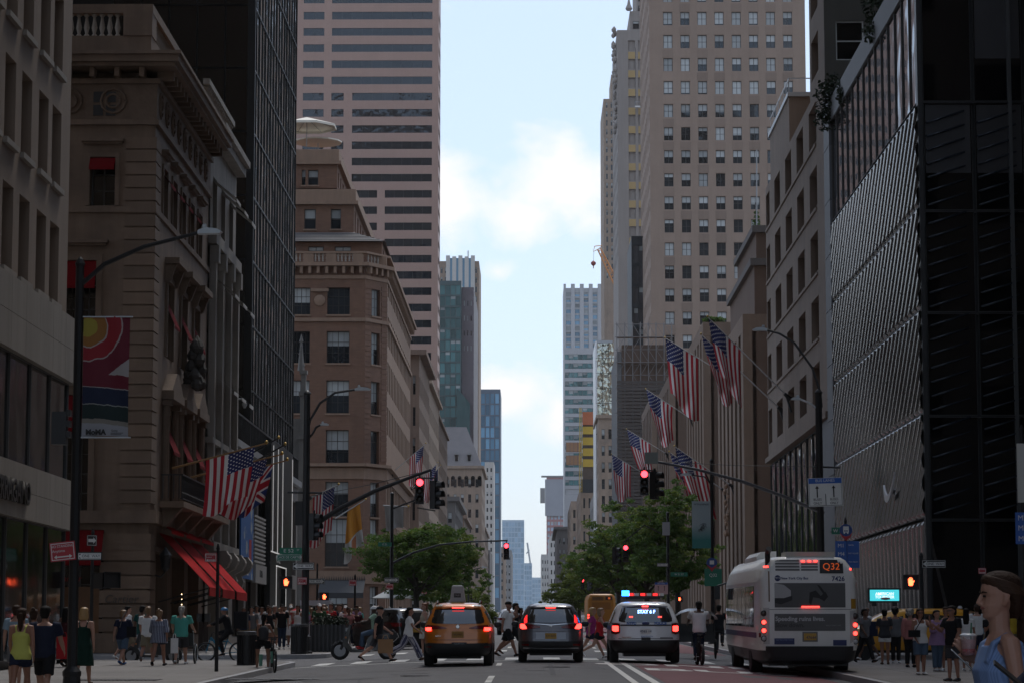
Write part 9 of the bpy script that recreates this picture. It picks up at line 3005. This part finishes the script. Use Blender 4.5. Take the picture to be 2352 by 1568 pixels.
# things people carry
def bag(name, label, p, w, h, dp, mat, rotz=0, handles=True):
	t = thing(name, label, 'bag', p, rotz)
	b = MB(); b.add([(-w / 2, -dp / 2, 0), (w / 2, -dp / 2, 0), (w / 2, dp / 2, 0), (-w / 2, dp / 2, 0), (-w / 2 * 1.03, -dp / 2, h), (w / 2 * 1.03, -dp / 2, h), (w / 2, dp / 2, h), (-w / 2, dp / 2, h)], [(0, 3, 2, 1), (0, 1, 5, 4), (1, 2, 6, 5), (2, 3, 7, 6), (3, 0, 4, 7)]); b.obj('bag_body', mat, t)
	if handles:
		for y_ in (-dp / 2, dp / 2):
			b = MB(); b.tube([(-w * .2, y_, h), (-w * .12, y_ * .5, h + .12), (w * .12, y_ * .5, h + .12), (w * .2, y_, h)], .006, 4); b.obj('handle', mat, t)
	return t
PAPER = M('brown_paper', (.30, .17, .085), .85, var=.15, scale=5, bump=.4, bscale=18)
bag('paper_bag', 'brown paper bag carried by the striding man in black', P(885, 1499, 76.4), .44, .42, .14, PAPER, rad(10))
bag('shopping_bag', 'white paper bag carried by the striped tunic woman', P(400, 1499, 71.2), .20, .42, .12, C['white'], rad(15))
bag('shopping_bag', 'red shopping bag carried by the long haired woman', P(146, 1512, 69.4), .38, .60, .14, C['red'], rad(5))
bag('shoulder_bag', 'navy shoulder bag of the bald man beside the bus', P(2006, 1460, 79.6), .26, .46, .12, C['navy'], rad(10), False)
bag('crossbody_bag', 'small black crossbody bag on the white blouse woman', P(2100, 1462, 61.7), .28, .17, .08, C['black'], 0, False)
bag('handbag', 'black bag at the hip of the navy top woman', P(302, 1462, 72.2), .26, .30, .12, C['black'], 0, False)
st_ = MB(); st_.tube([P(2099, 1452, 61.7), P(2112, 1430, 61.68), P(2121, 1414, 61.72)], .012, 5); tag(st_.obj('bag_strap', C['black']), 'diagonal black bag strap across the white blouse', 'strap')
st_ = MB(); st_.tube([P(275, 1440, 72.1), P(281, 1418, 72.15), P(290, 1402, 72.3)], .012, 5); tag(st_.obj('bag_strap', C['grey']), 'pale bag strap across the navy top back', 'strap')
db = thing('delivery_box', 'large black delivery box on the back of the blue helmet rider', 'delivery box', P(540, 1425, 83.9))
b = MB(); b.box(-.02, .42, -.22, .22, -.25, .28); b.obj('box', C['black'], db); b = MB(); b.box(-.03, .43, -.23, .23, .28, .31); b.obj('lid', C['dgrey'], db)
bp_ = thing('backpack', 'small dark backpack on the woman astride her bicycle', 'backpack', P(606, 1452, 69.2))
b = MB(); b.lathe([(.05, -.2), (.12, -.18), (.14, 0), (.11, .14), (.04, .19)], n=10); b.obj('pack', C['dgrey'], bp_, smooth=True)
# green socks
for k, (u, v) in enumerate(((599, 1515), (626, 1508))):
	b = MB(); q = P(u, v, 69.45); b.tube([q - Vector((0, 0, .16)), q + Vector((0, 0, .16))], [.046, .058], 10)
	tag(b.obj('sock', M('sock_green', (.16, .36, .27), .85, var=.3, scale=20)), 'green knee sock of the woman astride her bicycle, %s one' % ('left' if k == 0 else 'right'), 'sock')
# cup and phone of the foreground woman
q = PEOPLE[-2]
fgo = [o for o in COL.objects if o.get('label') == q['label']][0]
c = q['J']['chin']
def fpart(name, mb, m):
	mk(name, mb.mesh(name, True), fgo, (0, 0, -q['J']['low']), mats=[m])
b = MB(); limb(b, [c + Vector((-.024, -.074, .0545)), c + Vector((-.012, -.086, .0555)), c + Vector((0, -.0885, .056)), c + Vector((.012, -.086, .0555)), c + Vector((.024, -.074, .0545))], [(.004, .003), (.005, .007), (.005, .0085), (.005, .007), (.004, .003)], ref=(0, 1, 0), n=8); fpart('lips', b, M('lips', (.26, .09, .07), .5, var=.1))
CAPR = [(.085, .038, .126, .080), (.112, .020, .129, .086), (.132, -.028, .131, .0875), (.150, -.056, .131, .088), (.166, -.072, .130, .088), (.182, -.086, .128, .086), (.197, -.090, .123, .082), (.213, -.078, .106, .072), (.229, -.048, .075, .050)]
rs_ = random.Random(8)
b = MB()
for k in range(70):                              # strands swept back to the tail
	s_ = 1 if k % 2 else -1
	z0 = rs_.uniform(.125, .222)
	pts = []
	for g_ in range(9):
		f = g_ / 8
		z = z0 + (.115 - z0) * f ** 1.6
		a_, yf, yb, w_ = [np.interp(z, [r_[0] for r_ in CAPR], [r_[i] for r_ in CAPR]) for i in range(4)]
		th = -math.pi / 2 * .96 + math.pi * .97 * f
		pts.append(c + Vector((s_ * (w_ * 1.015) * math.cos(th), (yf + yb) / 2 + (yb - yf) / 2 * 1.015 * math.sin(th), z)))
	b.tube(pts, [.001, .0024, .0028, .0028, .0028, .0028, .0028, .0025, .001], 4)
fpart('hair_strands', b, M('hair_strand', (.06, .03, .017), .6, var=.4, scale=60, spec=.3))
for s_ in (-1, 1):
	b = MB(); limb(b, [c + Vector((s_ * .012, -.090, .128)), c + Vector((s_ * .03, -.088, .133)), c + Vector((s_ * .05, -.072, .130))], [(.003, .003), (.004, .0045), (.002, .002)], ref=(0, 1, 0), n=6); fpart('eyebrow', b, HAIR['brown'])
def on_person(q, v):
	s_ = q['h'] / 1.765
	v = v - Vector((0, 0, q['J']['low']))
	return q['xyz'] + Matrix.Rotation(rad(q['rot']), 3, 'Z') @ Vector((v.x * s_ * q['w'], v.y * s_ * q['w'], v.z * s_))
Jf = q['J']
cupp = on_person(q, Jf['wr', 0] + Jf['hd', 0] * .055 + Vector((.045, -.012, -.02)))
cup = thing('drink_cup', 'clear plastic cup of pink iced drink with green straw', 'cup', cupp)
b = MB(); b.lathe([(.031, 0), (.040, .092), (.042, .095)], n=20); b.obj('cup_wall', M('clear_plastic', (.72, .60, .60), .15, var=.05, alpha=.35), cup, smooth=True)
b = MB(); b.lathe([(.029, .002), (.0375, .078)], n=18); o = b.obj('drink', M('pink_drink', (.42, .20, .19), .3, var=.3, scale=40), cup, smooth=True)
b = MB(); b.lathe([(.030, .0015), (.0335, .032)], n=18); o = b.obj('drink_base', M('red_syrup', (.35, .03, .035), .3, var=.2), cup, smooth=True); o.scale = (1.02, 1.02, 1)
b = MB(); b.lathe([(.044, .095), (.044, .101), (.038, .104), (.03, .108)], n=20); b.obj('lid', M('clear_lid', (.6, .6, .6), .2, var=.05), cup, smooth=True)
b = MB(); b.tube([(.008, 0, .02), (.016, 0, .16)], .0035, 6); b.obj('straw', M('straw_green', (.01, .16, .08), .4, var=0), cup)
ph = thing('smartphone', 'smartphone held edge on by the foreground woman', 'phone', on_person(q, Jf['wr', 0] + Jf['hd', 0] * .02 + Vector((.01, -.055, -.02))))
b = MB(); b.box(-.075, .075, -.036, .036, -.004, .004); o = b.obj('phone_body', DARKP, ph)
b = MB(); b.box(-.078, .078, -.039, .039, -.002, .002); b.obj('edge', STEEL, ph)
ph.rotation_euler = (rad(6), rad(44), 0)
ph2 = thing('smartphone', 'dark smartphone entering at the bottom right corner', 'phone', P(2322, 1552, 9.2))
b = MB(); b.box(-.078, .078, -.038, .038, -.004, .004); b.obj('phone_body', DARKM, ph2)
ph2.rotation_euler = (rad(14), rad(40), 0)
# haze of a humid day over the whole avenue
hz_ = MB(); hz_.box(-1300, 1300, -160, 4700, -4, 340)
hm_ = bpy.data.materials.new('haze_air'); hm_.use_nodes = True
t = hm_.node_tree; t.nodes.remove(t.nodes['Principled BSDF'])
vp = N(t, 'ShaderNodeVolumePrincipled')
vp.inputs['Color'].default_value = (.93, .965, 1, 1)
vp.inputs['Density'].default_value = .00004
vp.inputs['Anisotropy'].default_value = .1
lk(t, vp.outputs[0], t.nodes['Material Output'].inputs['Volume'])
ho = hz_.obj('haze', hm_)
ho['kind'] = 'stuff'
